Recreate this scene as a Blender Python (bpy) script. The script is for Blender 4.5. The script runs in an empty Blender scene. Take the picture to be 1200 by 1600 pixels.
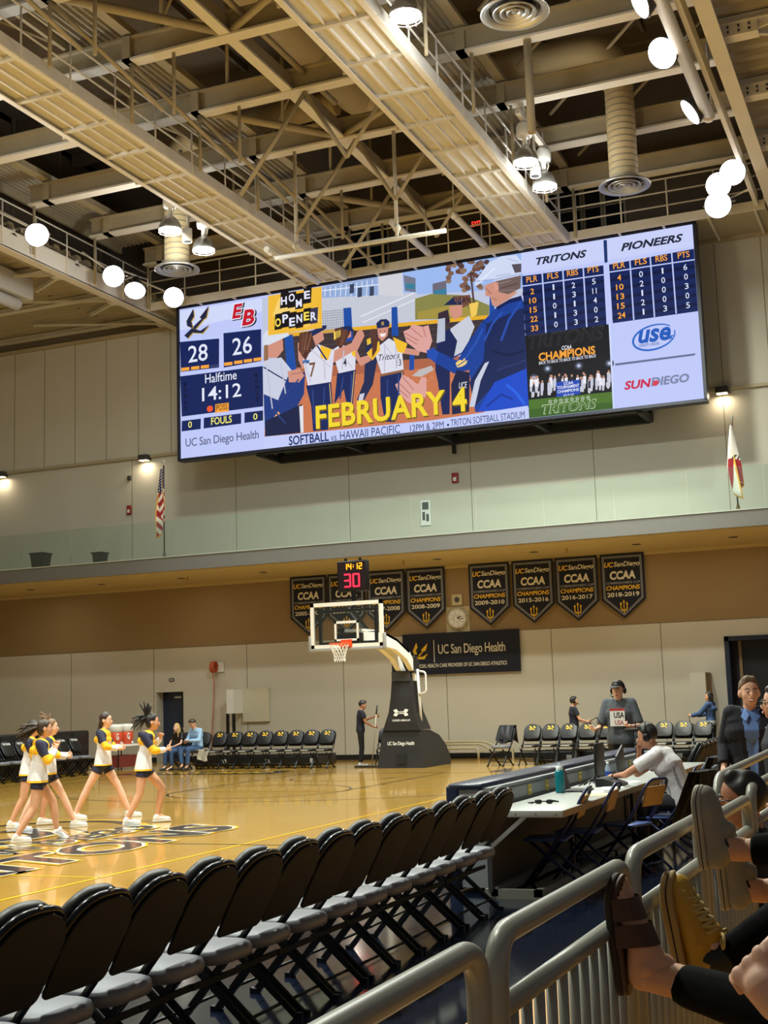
import bpy, bmesh, math, random
import numpy as np
from mathutils import Vector, Matrix

C = bpy.context.scene.collection
sc = bpy.context.scene
random.seed(7)
PI = math.pi

# ------------------------------------------------------------------ camera
CAM_H = 1.725
YAW, PITCH, ROLL, FPX = -0.395274, 0.142739, -0.0313544, 2046.8
fw = Vector((math.sin(YAW)*math.cos(PITCH), math.cos(YAW)*math.cos(PITCH), math.sin(PITCH)))
rt = Vector((math.cos(YAW), -math.sin(YAW), 0))
up = rt.cross(fw)
rt2 = math.cos(ROLL)*rt + math.sin(ROLL)*up
up2 = -math.sin(ROLL)*rt + math.cos(ROLL)*up
cd = bpy.data.cameras.new('camera')
cam = bpy.data.objects.new('camera', cd); C.objects.link(cam)
cam.matrix_world = Matrix(((rt2.x, up2.x, -fw.x, 0), (rt2.y, up2.y, -fw.y, 0), (rt2.z, up2.z, -fw.z, CAM_H), (0, 0, 0, 1)))
cd.sensor_fit = 'VERTICAL'; cd.sensor_height = 24.0
cd.lens = FPX/1600*24.0
cd.clip_end = 200; cd.clip_start = 0.05
sc.camera = cam

# ------------------------------------------------------------------ world, exposure, lights
w = bpy.data.worlds.new('hall_air'); sc.world = w; w.use_nodes = True
w.node_tree.nodes['Background'].inputs[0].default_value = (0.8, 0.9, 1.0, 1)
w.node_tree.nodes['Background'].inputs[1].default_value = 0.115
sc.view_settings.view_transform = 'Standard'
sc.view_settings.look = 'None'
sc.view_settings.exposure = 0.0
sc.view_settings.gamma = 1.0
sc.view_settings.use_curve_mapping = False

def area(name, loc, target, power, size=0.6, col=(1, 0.86, 0.62), spread=PI):
    l = bpy.data.lights.new(name, 'AREA'); l.shape = 'DISK'; l.size = size; l.energy = power; l.color = col; l.spread = spread
    o = bpy.data.objects.new(name, l); C.objects.link(o); o.location = loc
    d = Vector(target) - Vector(loc)
    o.rotation_euler = d.to_track_quat('-Z', 'Y').to_euler()
    return o
def add_roof_fill(loc, power, col=(0.92, 0.95, 0.92)):
    # point light added near the lamp bowls to brighten and cool the roof steel
    l = bpy.data.lights.new('roof_fill', 'POINT'); l.energy = power; l.color = col; l.shadow_soft_size = 0.3
    o = bpy.data.objects.new('roof_fill', l); C.objects.link(o); o.location = loc
for x, pw in ((-18.1, 190), (-7.5, 120)):
    for y in (7.2, 14.3, 21.6, 28.9): add_roof_fill((x, y, 13.45), pw)
WARM = (0.95, 1.0, 0.86)
COOL = (0.84, 0.96, 1.0)
# the high bay lamps over the court (pairs hung beside the two catwalks)
for x, pw in ((-17.5, 300), (-7.9, 1180)):
    for y in (21.6, 28.9):
        area('bay_lamp_light', (x, y, 13.5), (x, y, 0), pw, 0.8, WARM, 3.0)
for y in (7, 14.3):
    area('bay_lamp_light', (-17.5, y, 13.5), (-17.0, y, 0), 700, 0.8, WARM, 2.3)
    area('bay_lamp_light', (-7.9, y, 13.5), (-9.5, y, 0), 1000, 0.8, WARM, 2.2)
# floodlights clamped to the left and right gantries, washing the court
area('flood_light', (-20.6, 29.5, 13.6), (-12, 24, 0), 420, 0.6, COOL, 2.0)
area('flood_light', (-4.6, 30.5, 13.4), (-11, 32, 0), 300, 0.6, WARM, 1.6)
area('flood_light', (-4.4, 24.0, 13.6), (-10, 30, 0), 200, 0.6, WARM, 1.4)
# down lights in the balcony soffit
for x in (-26.6, -21.0, -15.5, -12.7, -7.1, -4.6):
    area('soffit_lamp_light', (x, 34.2, 5.55), (x, 34.2, 0), 18, 0.2, (1, 0.92, 0.76))

# ------------------------------------------------------------------ materials
def lin(c):
    return tuple(((v/255)/12.92 if v/255 <= 0.04045 else ((v/255+0.055)/1.055)**2.4) for v in c[:3])
MATS = {}
def mat(name, rgb, rough=0.6, metal=0.0, noise=0.06, scale=8.0, emit=0.0, alpha=1.0, spec=0.5, coat=0.0, bump=0.0):
    if name in MATS: return MATS[name]
    m = bpy.data.materials.new(name); m.use_nodes = True
    nt = m.node_tree; b = nt.nodes['Principled BSDF']
    c = lin(rgb)
    b.inputs['Base Color'].default_value = (*c, 1)
    b.inputs['Roughness'].default_value = rough; b.inputs['Metallic'].default_value = metal
    b.inputs['Specular IOR Level'].default_value = spec
    if coat: b.inputs['Coat Weight'].default_value = coat; b.inputs['Coat Roughness'].default_value = 0.08
    if emit:
        b.inputs['Emission Color'].default_value = (*c, 1); b.inputs['Emission Strength'].default_value = emit
    if alpha < 1: b.inputs['Alpha'].default_value = alpha
    if noise:
        tc = nt.nodes.new('ShaderNodeTexCoord'); n = nt.nodes.new('ShaderNodeTexNoise')
        n.inputs['Scale'].default_value = scale; n.inputs['Detail'].default_value = 4
        mx = nt.nodes.new('ShaderNodeMix'); mx.data_type = 'RGBA'
        mx.inputs[6].default_value = (*[v*(1-noise) for v in c], 1); mx.inputs[7].default_value = (*[min(1, v*(1+noise)) for v in c], 1)
        nt.links.new(tc.outputs['Object'], n.inputs['Vector']); nt.links.new(n.outputs['Fac'], mx.inputs[0])
        nt.links.new(mx.outputs[2], b.inputs['Base Color'])
        if bump:
            bp = nt.nodes.new('ShaderNodeBump'); bp.inputs['Strength'].default_value = bump; bp.inputs['Distance'].default_value = 0.02
            nt.links.new(n.outputs['Fac'], bp.inputs['Height']); nt.links.new(bp.outputs['Normal'], b.inputs['Normal'])
    MATS[name] = m
    return m

def wood_mat():
    m = bpy.data.materials.new('court_maple'); m.use_nodes = True
    nt = m.node_tree; b = nt.nodes['Principled BSDF']
    tc = nt.nodes.new('ShaderNodeTexCoord'); mp = nt.nodes.new('ShaderNodeMapping')
    mp.inputs['Rotation'].default_value = (0, 0, PI/2)
    br = nt.nodes.new('ShaderNodeTexBrick')
    br.inputs['Color1'].default_value = (*lin((204, 160, 72)), 1); br.inputs['Color2'].default_value = (*lin((194, 148, 60)), 1)
    br.inputs['Mortar'].default_value = (*lin((178, 132, 52)), 1)
    br.inputs['Scale'].default_value = 1.0; br.inputs['Mortar Size'].default_value = 0.002
    br.inputs['Brick Width'].default_value = 1.2; br.inputs['Row Height'].default_value = 0.06
    br.offset = 0.37
    n = nt.nodes.new('ShaderNodeTexNoise'); n.inputs['Scale'].default_value = 1.3; n.inputs['Detail'].default_value = 6
    mx = nt.nodes.new('ShaderNodeMix'); mx.data_type = 'RGBA'; mx.blend_type = 'MULTIPLY'; mx.inputs[0].default_value = 0.2
    nt.links.new(tc.outputs['Object'], mp.inputs['Vector']); nt.links.new(mp.outputs['Vector'], br.inputs['Vector'])
    nt.links.new(tc.outputs['Object'], n.inputs['Vector'])
    nt.links.new(br.outputs['Color'], mx.inputs[6]); nt.links.new(n.outputs['Color'], mx.inputs[7])
    nt.links.new(mx.outputs[2], b.inputs['Base Color'])
    b.inputs['Roughness'].default_value = 0.16
    b.inputs['Coat Weight'].default_value = 0.5; b.inputs['Coat Roughness'].default_value = 0.05
    return m

def glass_mat(name, tint, alpha):
    m = bpy.data.materials.new(name); m.use_nodes = True
    nt = m.node_tree; out = nt.nodes['Material Output']
    for nd in list(nt.nodes):
        if nd != out: nt.nodes.remove(nd)
    t = nt.nodes.new('ShaderNodeBsdfTransparent'); t.inputs[0].default_value = (*tint, 1)
    g = nt.nodes.new('ShaderNodeBsdfGlossy'); g.inputs['Roughness'].default_value = 0.03
    d = nt.nodes.new('ShaderNodeBsdfDiffuse'); d.inputs[0].default_value = (0.3, 0.36, 0.34, 1)
    n = nt.nodes.new('ShaderNodeTexNoise'); n.inputs['Scale'].default_value = 3
    mr = nt.nodes.new('ShaderNodeMapRange'); mr.inputs[3].default_value = alpha*0.85; mr.inputs[4].default_value = alpha*1.15
    m1 = nt.nodes.new('ShaderNodeMixShader'); m2 = nt.nodes.new('ShaderNodeMixShader'); f = nt.nodes.new('ShaderNodeFresnel')
    f.inputs[0].default_value = 1.3
    nt.links.new(n.outputs['Fac'], mr.inputs[0]); nt.links.new(mr.outputs[0], m1.inputs[0])
    nt.links.new(t.outputs[0], m1.inputs[1]); nt.links.new(d.outputs[0], m1.inputs[2])
    nt.links.new(f.outputs[0], m2.inputs[0]); nt.links.new(m1.outputs[0], m2.inputs[1]); nt.links.new(g.outputs[0], m2.inputs[2])
    nt.links.new(m2.outputs[0], out.inputs[0])
    MATS[name] = m
    return m

def led_mat():
    m = bpy.data.materials.new('led_display'); m.use_nodes = True
    nt = m.node_tree; b = nt.nodes['Principled BSDF']
    a = nt.nodes.new('ShaderNodeVertexColor'); a.layer_name = 'Col'
    b.inputs['Base Color'].default_value = (0.01, 0.01, 0.012, 1); b.inputs['Roughness'].default_value = 1.0; b.inputs['Specular IOR Level'].default_value = 0.0
    nt.links.new(a.outputs['Color'], b.inputs['Emission Color']); b.inputs['Emission Strength'].default_value = 0.95
    return m
LED = led_mat()
WOOD = wood_mat()

# ------------------------------------------------------------------ mesh building
def fillet(pts, r, n=5):
    out = [Vector(pts[0])]
    for i in range(1, len(pts)-1):
        p, a, b = Vector(pts[i]), Vector(pts[i-1]), Vector(pts[i+1])
        d1, d2 = (a-p), (b-p); rr = min(r, d1.length*0.49, d2.length*0.49)
        s, e = p+d1.normalized()*rr, p+d2.normalized()*rr
        for k in range(n+1):
            t = k/n; out.append((1-t)**2*s + 2*t*(1-t)*p + t*t*e)
    out.append(Vector(pts[-1]))
    return out

class MB:
    def __init__(s): s.v = []; s.f = []; s.m = []; s.s = []; s.c = []
    def face(s, idx, mi=0, sm=False, col=None): s.f.append(tuple(idx)); s.m.append(mi); s.s.append(sm); s.c.append(col)
    def poly(s, pts, mi=0, col=None):
        b = len(s.v); s.v += [tuple(p) for p in pts]; s.face(range(b, b+len(pts)), mi, False, col); return s
    def box(s, x0, x1, y0, y1, z0, z1, mi=0):
        x0, x1 = min(x0, x1), max(x0, x1); y0, y1 = min(y0, y1), max(y0, y1); z0, z1 = min(z0, z1), max(z0, z1)
        b = len(s.v)
        s.v += [(x0,y0,z0),(x1,y0,z0),(x1,y1,z0),(x0,y1,z0),(x0,y0,z1),(x1,y0,z1),(x1,y1,z1),(x0,y1,z1)]
        for q in ((3,2,1,0),(4,5,6,7),(0,1,5,4),(1,2,6,5),(2,3,7,6),(3,0,4,7)): s.face([b+i for i in q], mi)
        return s
    def bm(s, bm, mi=0, sm=True):
        b = len(s.v); bm.verts.index_update(); s.v += [tuple(v.co) for v in bm.verts]
        for f in bm.faces: s.face([b+v.index for v in f.verts], mi, sm)
        bm.free(); return s
    def rbox(s, x0, x1, y0, y1, z0, z1, r=0.02, seg=2, mi=0, sm=True, M=None):
        bm = bmesh.new(); bmesh.ops.create_cube(bm, size=1)
        for v in bm.verts: v.co = Vector(((x0+x1)/2+v.co.x*(x1-x0), (y0+y1)/2+v.co.y*(y1-y0), (z0+z1)/2+v.co.z*(z1-z0)))
        bmesh.ops.bevel(bm, geom=bm.edges[:]+bm.verts[:], offset=r, segments=seg, profile=0.5, affect='EDGES')
        if M is not None:
            for v in bm.verts: v.co = M @ v.co
        return s.bm(bm, mi, sm)
    def obox(s, p, q, wx, wz, mi=0, roll_up=(0, 0, 1)):
        # a bar of rectangular section from p to q
        p, q = Vector(p), Vector(q); d = (q-p).normalized(); u = Vector(roll_up)
        if abs(d.dot(u)) > 0.98: u = Vector((0, 1, 0))
        a = d.cross(u).normalized(); u2 = a.cross(d)
        b = len(s.v)
        for e in (p, q):
            for i, j in ((-1,-1),(1,-1),(1,1),(-1,1)): s.v.append(tuple(e + a*(i*wx/2) + u2*(j*wz/2)))
        for k in ((0,1,2,3),(7,6,5,4),(0,4,5,1),(1,5,6,2),(2,6,7,3),(3,7,4,0)): s.face([b+i for i in k], mi)
        return s
    def tube(s, pts, r, n=8, mi=0, cap=True, closed=False):
        pts = [Vector(p) for p in pts]; N = len(pts)
        rs = r if isinstance(r, (list, tuple)) else [r]*N
        b = len(s.v); ref = None
        for i, p in enumerate(pts):
            a = pts[i-1] if (i > 0 or closed) else p; c = pts[(i+1) % N] if (i < N-1 or closed) else p
            d = (c-a)
            d = d.normalized() if d.length > 1e-9 else Vector((0, 0, 1))
            if ref is None:
                ref = Vector((0, 0, 1)) if abs(d.z) < 0.9 else Vector((1, 0, 0))
            x = (ref - d*ref.dot(d)); x = x.normalized() if x.length > 1e-6 else d.orthogonal().normalized()
            ref = x; y = d.cross(x)
            for k in range(n):
                t = 2*PI*k/n; s.v.append(tuple(p + x*(rs[i]*math.cos(t)) + y*(rs[i]*math.sin(t))))
        for i in range(N if closed else N-1):
            i2 = (i+1) % N
            for k in range(n): s.face((b+i*n+k, b+i*n+(k+1)%n, b+i2*n+(k+1)%n, b+i2*n+k), mi, True)
        if cap and not closed:
            s.face([b+k for k in reversed(range(n))], mi); s.face([b+(N-1)*n+k for k in range(n)], mi)
        return s
    def lathe(s, prof, c=(0, 0, 0), n=24, mi=0, M=None):
        # prof: list of (r, z) around the z axis
        b = len(s.v)
        for r, z in prof:
            for k in range(n):
                t = 2*PI*k/n; p = Vector((r*math.cos(t), r*math.sin(t), z))
                if M is not None: p = M @ p
                s.v.append(tuple(p + Vector(c)))
        for i in range(len(prof)-1):
            for k in range(n): s.face((b+i*n+k, b+i*n+(k+1)%n, b+(i+1)*n+(k+1)%n, b+(i+1)*n+k), mi, True)
        return s
    def ell(s, c, r, n=12, m=8, mi=0, M=None):
        b = len(s.v); c = Vector(c)
        if not isinstance(r, (list, tuple)): r = (r, r, r)
        def P(x, y, z):
            p = Vector((x*r[0], y*r[1], z*r[2]))
            return tuple(c + (M @ p if M is not None else p))
        s.v.append(P(0, 0, -1))
        for i in range(1, m):
            f = -PI/2 + PI*i/m
            for k in range(n): t = 2*PI*k/n; s.v.append(P(math.cos(f)*math.cos(t), math.cos(f)*math.sin(t), math.sin(f)))
        s.v.append(P(0, 0, 1)); e = len(s.v)-1
        for k in range(n): s.face((b, b+1+(k+1)%n, b+1+k), mi, True)
        for i in range(m-2):
            for k in range(n): s.face((b+1+i*n+k, b+1+i*n+(k+1)%n, b+1+(i+1)*n+(k+1)%n, b+1+(i+1)*n+k), mi, True)
        o = b+1+(m-2)*n
        for k in range(n): s.face((o+k, o+(k+1)%n, e), mi, True)
        return s
    def cone(s, p, q, r1, r2, n=10, mi=0, flat=False):
        # a tapered capsule from p to q; flat leaves the q end square
        p, q = Vector(p), Vector(q); d = q-p; L = d.length
        if L < 1e-6: return s.ell(p, r1, mi=mi)
        d /= L; x = d.orthogonal().normalized(); y = d.cross(x); b = len(s.v)
        rings = [(-r1*math.sin(a), r1*math.cos(a)) for a in (1.25, 0.8, 0.4, 0)]
        rings += [(L, r2)] if flat else [(L+r2*math.sin(a), r2*math.cos(a)) for a in (0, 0.4, 0.8, 1.25)]
        for h, r in rings:
            for k in range(n): t = 2*PI*k/n; s.v.append(tuple(p + d*h + x*(r*math.cos(t)) + y*(r*math.sin(t))))
        R = len(rings)
        for i in range(R-1):
            for k in range(n): s.face((b+i*n+k, b+i*n+(k+1)%n, b+(i+1)*n+(k+1)%n, b+(i+1)*n+k), mi, True)
        s.face([b+k for k in reversed(range(n))], mi, True); s.face([b+(R-1)*n+k for k in range(n)], mi, not flat)
        return s
    def prism(s, pts, f0, f1, mi=0):
        # outline pts (2-D) mapped to two offset surfaces f0(p), f1(p)
        b = len(s.v); n = len(pts)
        s.v += [tuple(f0(p)) for p in pts] + [tuple(f1(p)) for p in pts]
        s.face(range(b, b+n), mi); s.face([b+n+i for i in reversed(range(n))], mi)
        for i in range(n): s.face((b+(i+1)%n, b+i, b+n+i, b+n+(i+1)%n), mi)
        return s
    def merge(s, o, mi=0):
        b = len(s.v); s.v += o.v
        for f, m, sm, c in zip(o.f, o.m, o.s, o.c): s.face([b+i for i in f], m+mi, sm, c)
        return s
    def shift(s, d): s.v = [(p[0]+d[0], p[1]+d[1], p[2]+d[2]) for p in s.v]; return s
    def xf(s, M): s.v = [tuple(M @ Vector(p)) for p in s.v]; return s

def mesh_from(name, mb, mats):
    me = bpy.data.meshes.new(name); me.from_pydata(mb.v, [], mb.f); 
    for m in (mats if isinstance(mats, (list, tuple)) else [mats]): me.materials.append(m)
    me.polygons.foreach_set('material_index', mb.m); me.polygons.foreach_set('use_smooth', mb.s)
    if any(c is not None for c in mb.c):
        at = me.color_attributes.new('Col', 'FLOAT_COLOR', 'CORNER'); buf = []
        for f, c in zip(mb.f, mb.c):
            for _ in f: buf += [*(c or (0, 0, 0)), 1.0]
        at.data.foreach_set('color', buf)
    me.update()
    return me
def obj(name, mb, mats, parent=None, world=False):
    if parent is not None and world: mb.shift((-parent.location.x, -parent.location.y, -parent.location.z))
    o = bpy.data.objects.new(name, mesh_from(name, mb, mats)); C.objects.link(o)
    if parent is not None: o.parent = parent
    return o
def tag(o, label, cat, group=None):
    o['label'] = label; o['category'] = cat
    if group: o['group'] = group
    return o
def thing(name, label, cat, loc=(0, 0, 0), rz=0.0, group=None):
    o = bpy.data.objects.new(name, None); C.objects.link(o); o.location = loc; o.rotation_euler = (0, 0, rz); o.empty_display_size = 0.1
    return tag(o, label, cat, group)
def struct(name, mb, mats):
    o = obj(name, mb, mats); o['kind'] = 'structure'; return o
def dup(root, loc, rz, label, group=None):
    r = root.copy(); C.objects.link(r); r.location = loc; r.rotation_euler = (0, 0, rz); r['label'] = label
    if group: r['group'] = group
    for ch in list(root.children):
        c = ch.copy(); C.objects.link(c); c.parent = r
        for g in ch.children:
            d = g.copy(); C.objects.link(d); d.parent = c
    return r

# lettering: returns flat 2-D geometry of a string
_tc = {}
def text_geo(s, bold=0.0, shear=0.0, space=1.0):
    key = (s, bold, shear, space)
    if key in _tc: return _tc[key]
    cu = bpy.data.curves.new('lettering', 'FONT'); cu.body = s; cu.size = 1; cu.offset = bold; cu.shear = shear; cu.space_character = space
    cu.resolution_u = 3; cu.fill_mode = 'FRONT'
    o = bpy.data.objects.new('lettering', cu); C.objects.link(o)
    dg = bpy.context.evaluated_depsgraph_get()
    me = bpy.data.meshes.new_from_object(o.evaluated_get(dg))
    vs = [(v.co.x, v.co.y) for v in me.vertices]; fs = [tuple(p.vertices) for p in me.polygons]
    bpy.data.objects.remove(o); bpy.data.curves.remove(cu); bpy.data.meshes.remove(me)
    x0 = min(v[0] for v in vs); x1 = max(v[0] for v in vs); y0 = min(v[1] for v in vs); y1 = max(v[1] for v in vs)
    _tc[key] = ([((x-x0)/(x1-x0), (y-y0)/max(1e-6, y1-y0)) for x, y in vs], fs)
    return _tc[key]
def put_text(mb, s, fn, x, y, wd, h, mi=0, col=None, bold=0.0, shear=0.0, space=1.0):
    # the string fitted into the rectangle (x, y, wd, h) of a surface fn(x, y)
    vs, fs = text_geo(s, bold, shear, space); b = len(mb.v)
    mb.v += [tuple(fn(x+u*wd, y+t*h)) for u, t in vs]
    for f in fs: mb.face([b+i for i in f], mi, False, col)
    return mb
TRIDENT = [  # an upright three-pronged spear, unit box
    [(0.46, 0), (0.54, 0), (0.54, 0.8), (0.62, 0.8), (0.5, 1.0), (0.38, 0.8), (0.46, 0.8)],
    [(0.12, 0.34), (0.3, 0.2), (0.7, 0.2), (0.88, 0.34), (0.88, 0.66), (0.96, 0.64), (0.84, 0.84), (0.7, 0.7), (0.78, 0.68), (0.78, 0.4), (0.66, 0.3), (0.34, 0.3), (0.22, 0.4), (0.22, 0.68), (0.3, 0.7), (0.16, 0.84), (0.04, 0.64), (0.12, 0.66)]]
def put_trident(mb, fn, x, y, wd, h, mi=0, col=None, ang=0.0):
    for pl in TRIDENT:
        q = []
        for u, t in pl:
            a, b = (u-0.5)*wd, (t-0.5)*h
            q.append(fn(x+wd/2 + a*math.cos(ang)-b*math.sin(ang), y+h/2 + a*math.sin(ang)+b*math.cos(ang)))
        mb.poly(q, mi, col)
def ordinal(n):
    return ['first', 'second', 'third', 'fourth', 'fifth', 'sixth', 'seventh', 'eighth', 'ninth', 'tenth', 'eleventh', 'twelfth', 'thirteenth', 'fourteenth', 'fifteenth', 'sixteenth'][n-1]

# shared materials
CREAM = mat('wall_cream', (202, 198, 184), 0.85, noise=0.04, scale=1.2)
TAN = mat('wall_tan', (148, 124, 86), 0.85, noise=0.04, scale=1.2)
BROWN = mat('wall_brown', (112, 100, 84), 0.9, noise=0.06, scale=1.0)
STEEL = mat('steel_cream_paint', (212, 208, 196), 0.6, noise=0.1, scale=3)
STEELW = mat('steel_pale_paint', (226, 222, 212), 0.55, noise=0.06, scale=3)
DECK = mat('deck_paint', (168, 158, 136), 0.7, noise=0.1, scale=2)
NAVY = mat('navy_paint', (22, 32, 58), 0.35, noise=0.1)
BLACK = mat('black_vinyl', (18, 18, 21), 0.45, noise=0.15)
BLACKM = mat('black_metal', (14, 14, 16), 0.4, metal=0.3)
RUBBER = mat('black_rubber', (20, 20, 20), 0.8)
GREYV = mat('grey_seat_vinyl', (112, 114, 124), 0.45, noise=0.08, scale=20)
GOLD = mat('gold_print', (238, 190, 40), 0.6, noise=0.03)
WHITE = mat('white_paint', (235, 235, 232), 0.5, noise=0.03)
SILVER = mat('silver_metal', (190, 190, 186), 0.35, metal=0.8)
GREYP = mat('grey_painted_rail', (150, 150, 142), 0.36, metal=0.1, noise=0.06)
DKGREY = mat('dark_grey_paint', (60, 60, 62), 0.5)
LAMPGLOW = mat('lamp_glow', (255, 246, 240), 0.5, emit=14, noise=0)
GLASS = glass_mat('balcony_glass', (0.9, 0.95, 0.93), 0.07)
CLEAR = glass_mat('clear_acrylic', (0.97, 0.98, 0.98), 0.03)
# ------------------------------------------------------------------ the setting
YW = 36.2            # inner face of the end wall
FL_NAVY = mat('apron_navy', (16, 24, 42), 0.12, noise=0.12, scale=2, coat=0.4)
FL_WOOD2 = mat('stand_plywood', (205, 150, 70), 0.5, noise=0.1, scale=4)
f = MB()
f.poly([(-5.1, -6, 0), (-2.5, -6, 0), (-2.5, 40, 0), (-5.1, 40, 0)], 1)
f.poly([(-2.5, -6, 0), (6, -6, 0), (6, 40, 0), (-2.5, 40, 0)], 2)
f.poly([(-33, -6, 0), (-5.1, -6, 0), (-5.1, 40, 0), (-33, 40, 0)], 0)
f.v = [(p[0], min(p[1], YW+1.5), p[2]) for p in f.v]
struct('floor', f, [WOOD, FL_NAVY, FL_WOOD2])

# court markings, thin paint films
LB = mat('line_black', (24, 24, 30), 0.2, noise=0, coat=0.4); LY = mat('line_yellow', (250, 196, 24), 0.2, noise=0, coat=0.4)
LW = mat('line_white', (240, 236, 220), 0.2, noise=0, coat=0.4); LN = mat('line_navy', (26, 32, 52), 0.16, noise=0.05, coat=0.5)
mk = MB(); Z1 = 0.003
def line(x0, y0, x1, y1, w=0.05, mi=0, z=Z1):
    d = Vector((x1-x0, y1-y0, 0)).normalized(); n = Vector((-d.y, d.x, 0))*w/2; a = Vector((x0, y0, z)); b = Vector((x1, y1, z))
    mk.poly([a-n, b-n, b+n, a+n], mi)
def arc(cx, cy, r, a0, a1, w=0.05, mi=0, n=40, z=Z1):
    for k in range(n):
        t0, t1 = math.radians(a0+(a1-a0)*k/n), math.radians(a0+(a1-a0)*(k+1)/n)
        mk.poly([(cx+(r-w/2)*math.cos(t0), cy+(r-w/2)*math.sin(t0), z), (cx+(r+w/2)*math.cos(t0), cy+(r+w/2)*math.sin(t0), z),
                 (cx+(r+w/2)*math.cos(t1), cy+(r+w/2)*math.sin(t1), z), (cx+(r-w/2)*math.cos(t1), cy+(r-w/2)*math.sin(t1), z)], mi)
HX, HY = -12.75, 27.75
line(-8.2, -4, -8.2, 23.7, 0.055, 1); line(-17.3, -4, -17.3, 23.7, 0.055, 1)
line(-17.3, 23.7, -8.2, 23.7, 0.05, 1); line(-17.3, 11.7, -8.2, 11.7, 0.05, 1)
line(-20.37, 14.72, -5.15, 14.72, 0.045, 0)
line(-20.37, 29.4, -5.15, 29.4, 0.07, 0); line(-5.15, -4, -5.15, 29.4, 0.06, 0); line(-20.37, -4, -20.37, 29.4, 0.06, 0)
arc(HX, HY, 6.75, 195, 345); line(HX-6.5, 29.4, HX-6.5, 26.0); line(HX+6.5, 29.4, HX+6.5, 26.0)
arc(HX, 23.65, 1.83, 0, 360); line(HX-1.83, 23.65, HX+1.83, 23.65)
line(HX-1.83, 23.65, HX-1.83, 29.4); line(HX+1.83, 23.65, HX+1.83, 29.4); arc(HX, HY, 1.25, 180, 360)
arc(HX, 14.72, 1.83, 0, 360)
for yy in (24.6, 25.5, 26.4, 27.1):
    for sx in (-1, 1): line(HX+sx*1.83, yy, HX+sx*2.0, yy, 0.05, 0)
# navy strip with gold lettering behind the baseline
mk.poly([(-20.3, 29.55, Z1), (-15.6, 29.55, Z1), (-15.6, 30.75, Z1), (-20.3, 30.75, Z1)], 3)
mk.poly([(-9.9, 29.55, Z1), (-5.2, 29.55, Z1), (-5.2, 30.75, Z1), (-9.9, 30.75, Z1)], 3)
flat = lambda z: (lambda u, t: (u, t, z))
put_text(mk, 'UC SAN DIEGO', flat(Z1+0.003), -20.0, 29.8, 4.1, 0.7, 1, bold=0.03, shear=0.2)
put_text(mk, 'TRITONS', flat(Z1+0.003), -9.6, 29.8, 4.1, 0.7, 1, bold=0.03, shear=0.2)
# centre court lettering: baseline along the near edge, read from the stands
ctr = lambda z: (lambda u, t: (-9.35-t, u, z))
for off, mi, z in ((0.085, 1, 0.006), (0.06, 2, 0.009), (0.03, 3, 0.012)):
    g = (off-0.03)
    put_text(mk, 'TRITONS', ctr(z), 10.0-g*3, 0.0-g, 7.0+g*6, 1.05+2*g, mi, bold=off, shear=0.25)
    put_text(mk, 'UC SAN DIEGO', ctr(z), 11.2-g*3, 1.3-g, 5.6+g*6, 0.62+2*g, mi, bold=off, shear=0.25)
def ellipse_ring(cx, cy, a, b, w, mi, z):
    n = 48
    for k in range(n):
        t0, t1 = 2*PI*k/n, 2*PI*(k+1)/n
        mk.poly([(cx+(a-w)*math.cos(t0), cy+(b-w)*math.sin(t0), z), (cx+a*math.cos(t0), cy+b*math.sin(t0), z),
                 (cx+a*math.cos(t1), cy+b*math.sin(t1), z), (cx+(a-w)*math.cos(t1), cy+(b-w)*math.sin(t1), z)], mi)
ctr2 = lambda z: (lambda u, t: (-11.2-t, u, z))
for g, mi, z in ((0.16, 1, 0.006), (0.1, 2, 0.009), (0.0, 3, 0.012)):
    put_trident(mk, ctr2(z), 13.2-g, 0.1-g, 3.2+2*g, 2.6+2*g, mi, ang=-0.5)
ellipse_ring(-12.3, 15.6, 1.7, 2.1, 0.12, 1, 0.005); ellipse_ring(-12.3, 15.6, 1.55, 1.95, 0.2, 3, 0.0055)
struct('trim_1', mk, [LB, LY, LW, LN])

# end wall with two door openings
wb = MB()
def wq(x0, x1, z0, z1, mi, y=YW): wb.poly([(x0, y, z0), (x1, y, z0), (x1, y, z1), (x0, y, z1)], mi)
XL, XR = -33.0, 6.0
D1 = (-23.2, -22.2, 2.2); D2 = (-5.3, -1.9, 3.14)
for x0, x1 in ((XL, D1[0]), (D1[1], D2[0]), (D2[1], XR)): wq(x0, x1, 0, 3.6, 0)
wq(D1[0], D1[1], D1[2], 3.6, 0); wq(D2[0], D2[1], D2[2], 3.6, 0)
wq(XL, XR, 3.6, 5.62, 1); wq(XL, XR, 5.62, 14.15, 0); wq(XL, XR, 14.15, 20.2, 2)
for x in (D1[0], D1[1]): wb.poly([(x, YW, 0), (x, YW+0.45, 0), (x, YW+0.45, D1[2]), (x, YW, D1[2])], 0)
wb.poly([(D1[0], YW, D1[2]), (D1[1], YW, D1[2]), (D1[1], YW+0.45, D1[2]), (D1[0], YW+0.45, D1[2])], 0)
struct('wall_back', wb, [CREAM, TAN, BROWN])
wl = MB(); wl.box(-33.2, -33, -6, YW, 0, 14.6); struct('wall_left', wl, CREAM)
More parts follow.
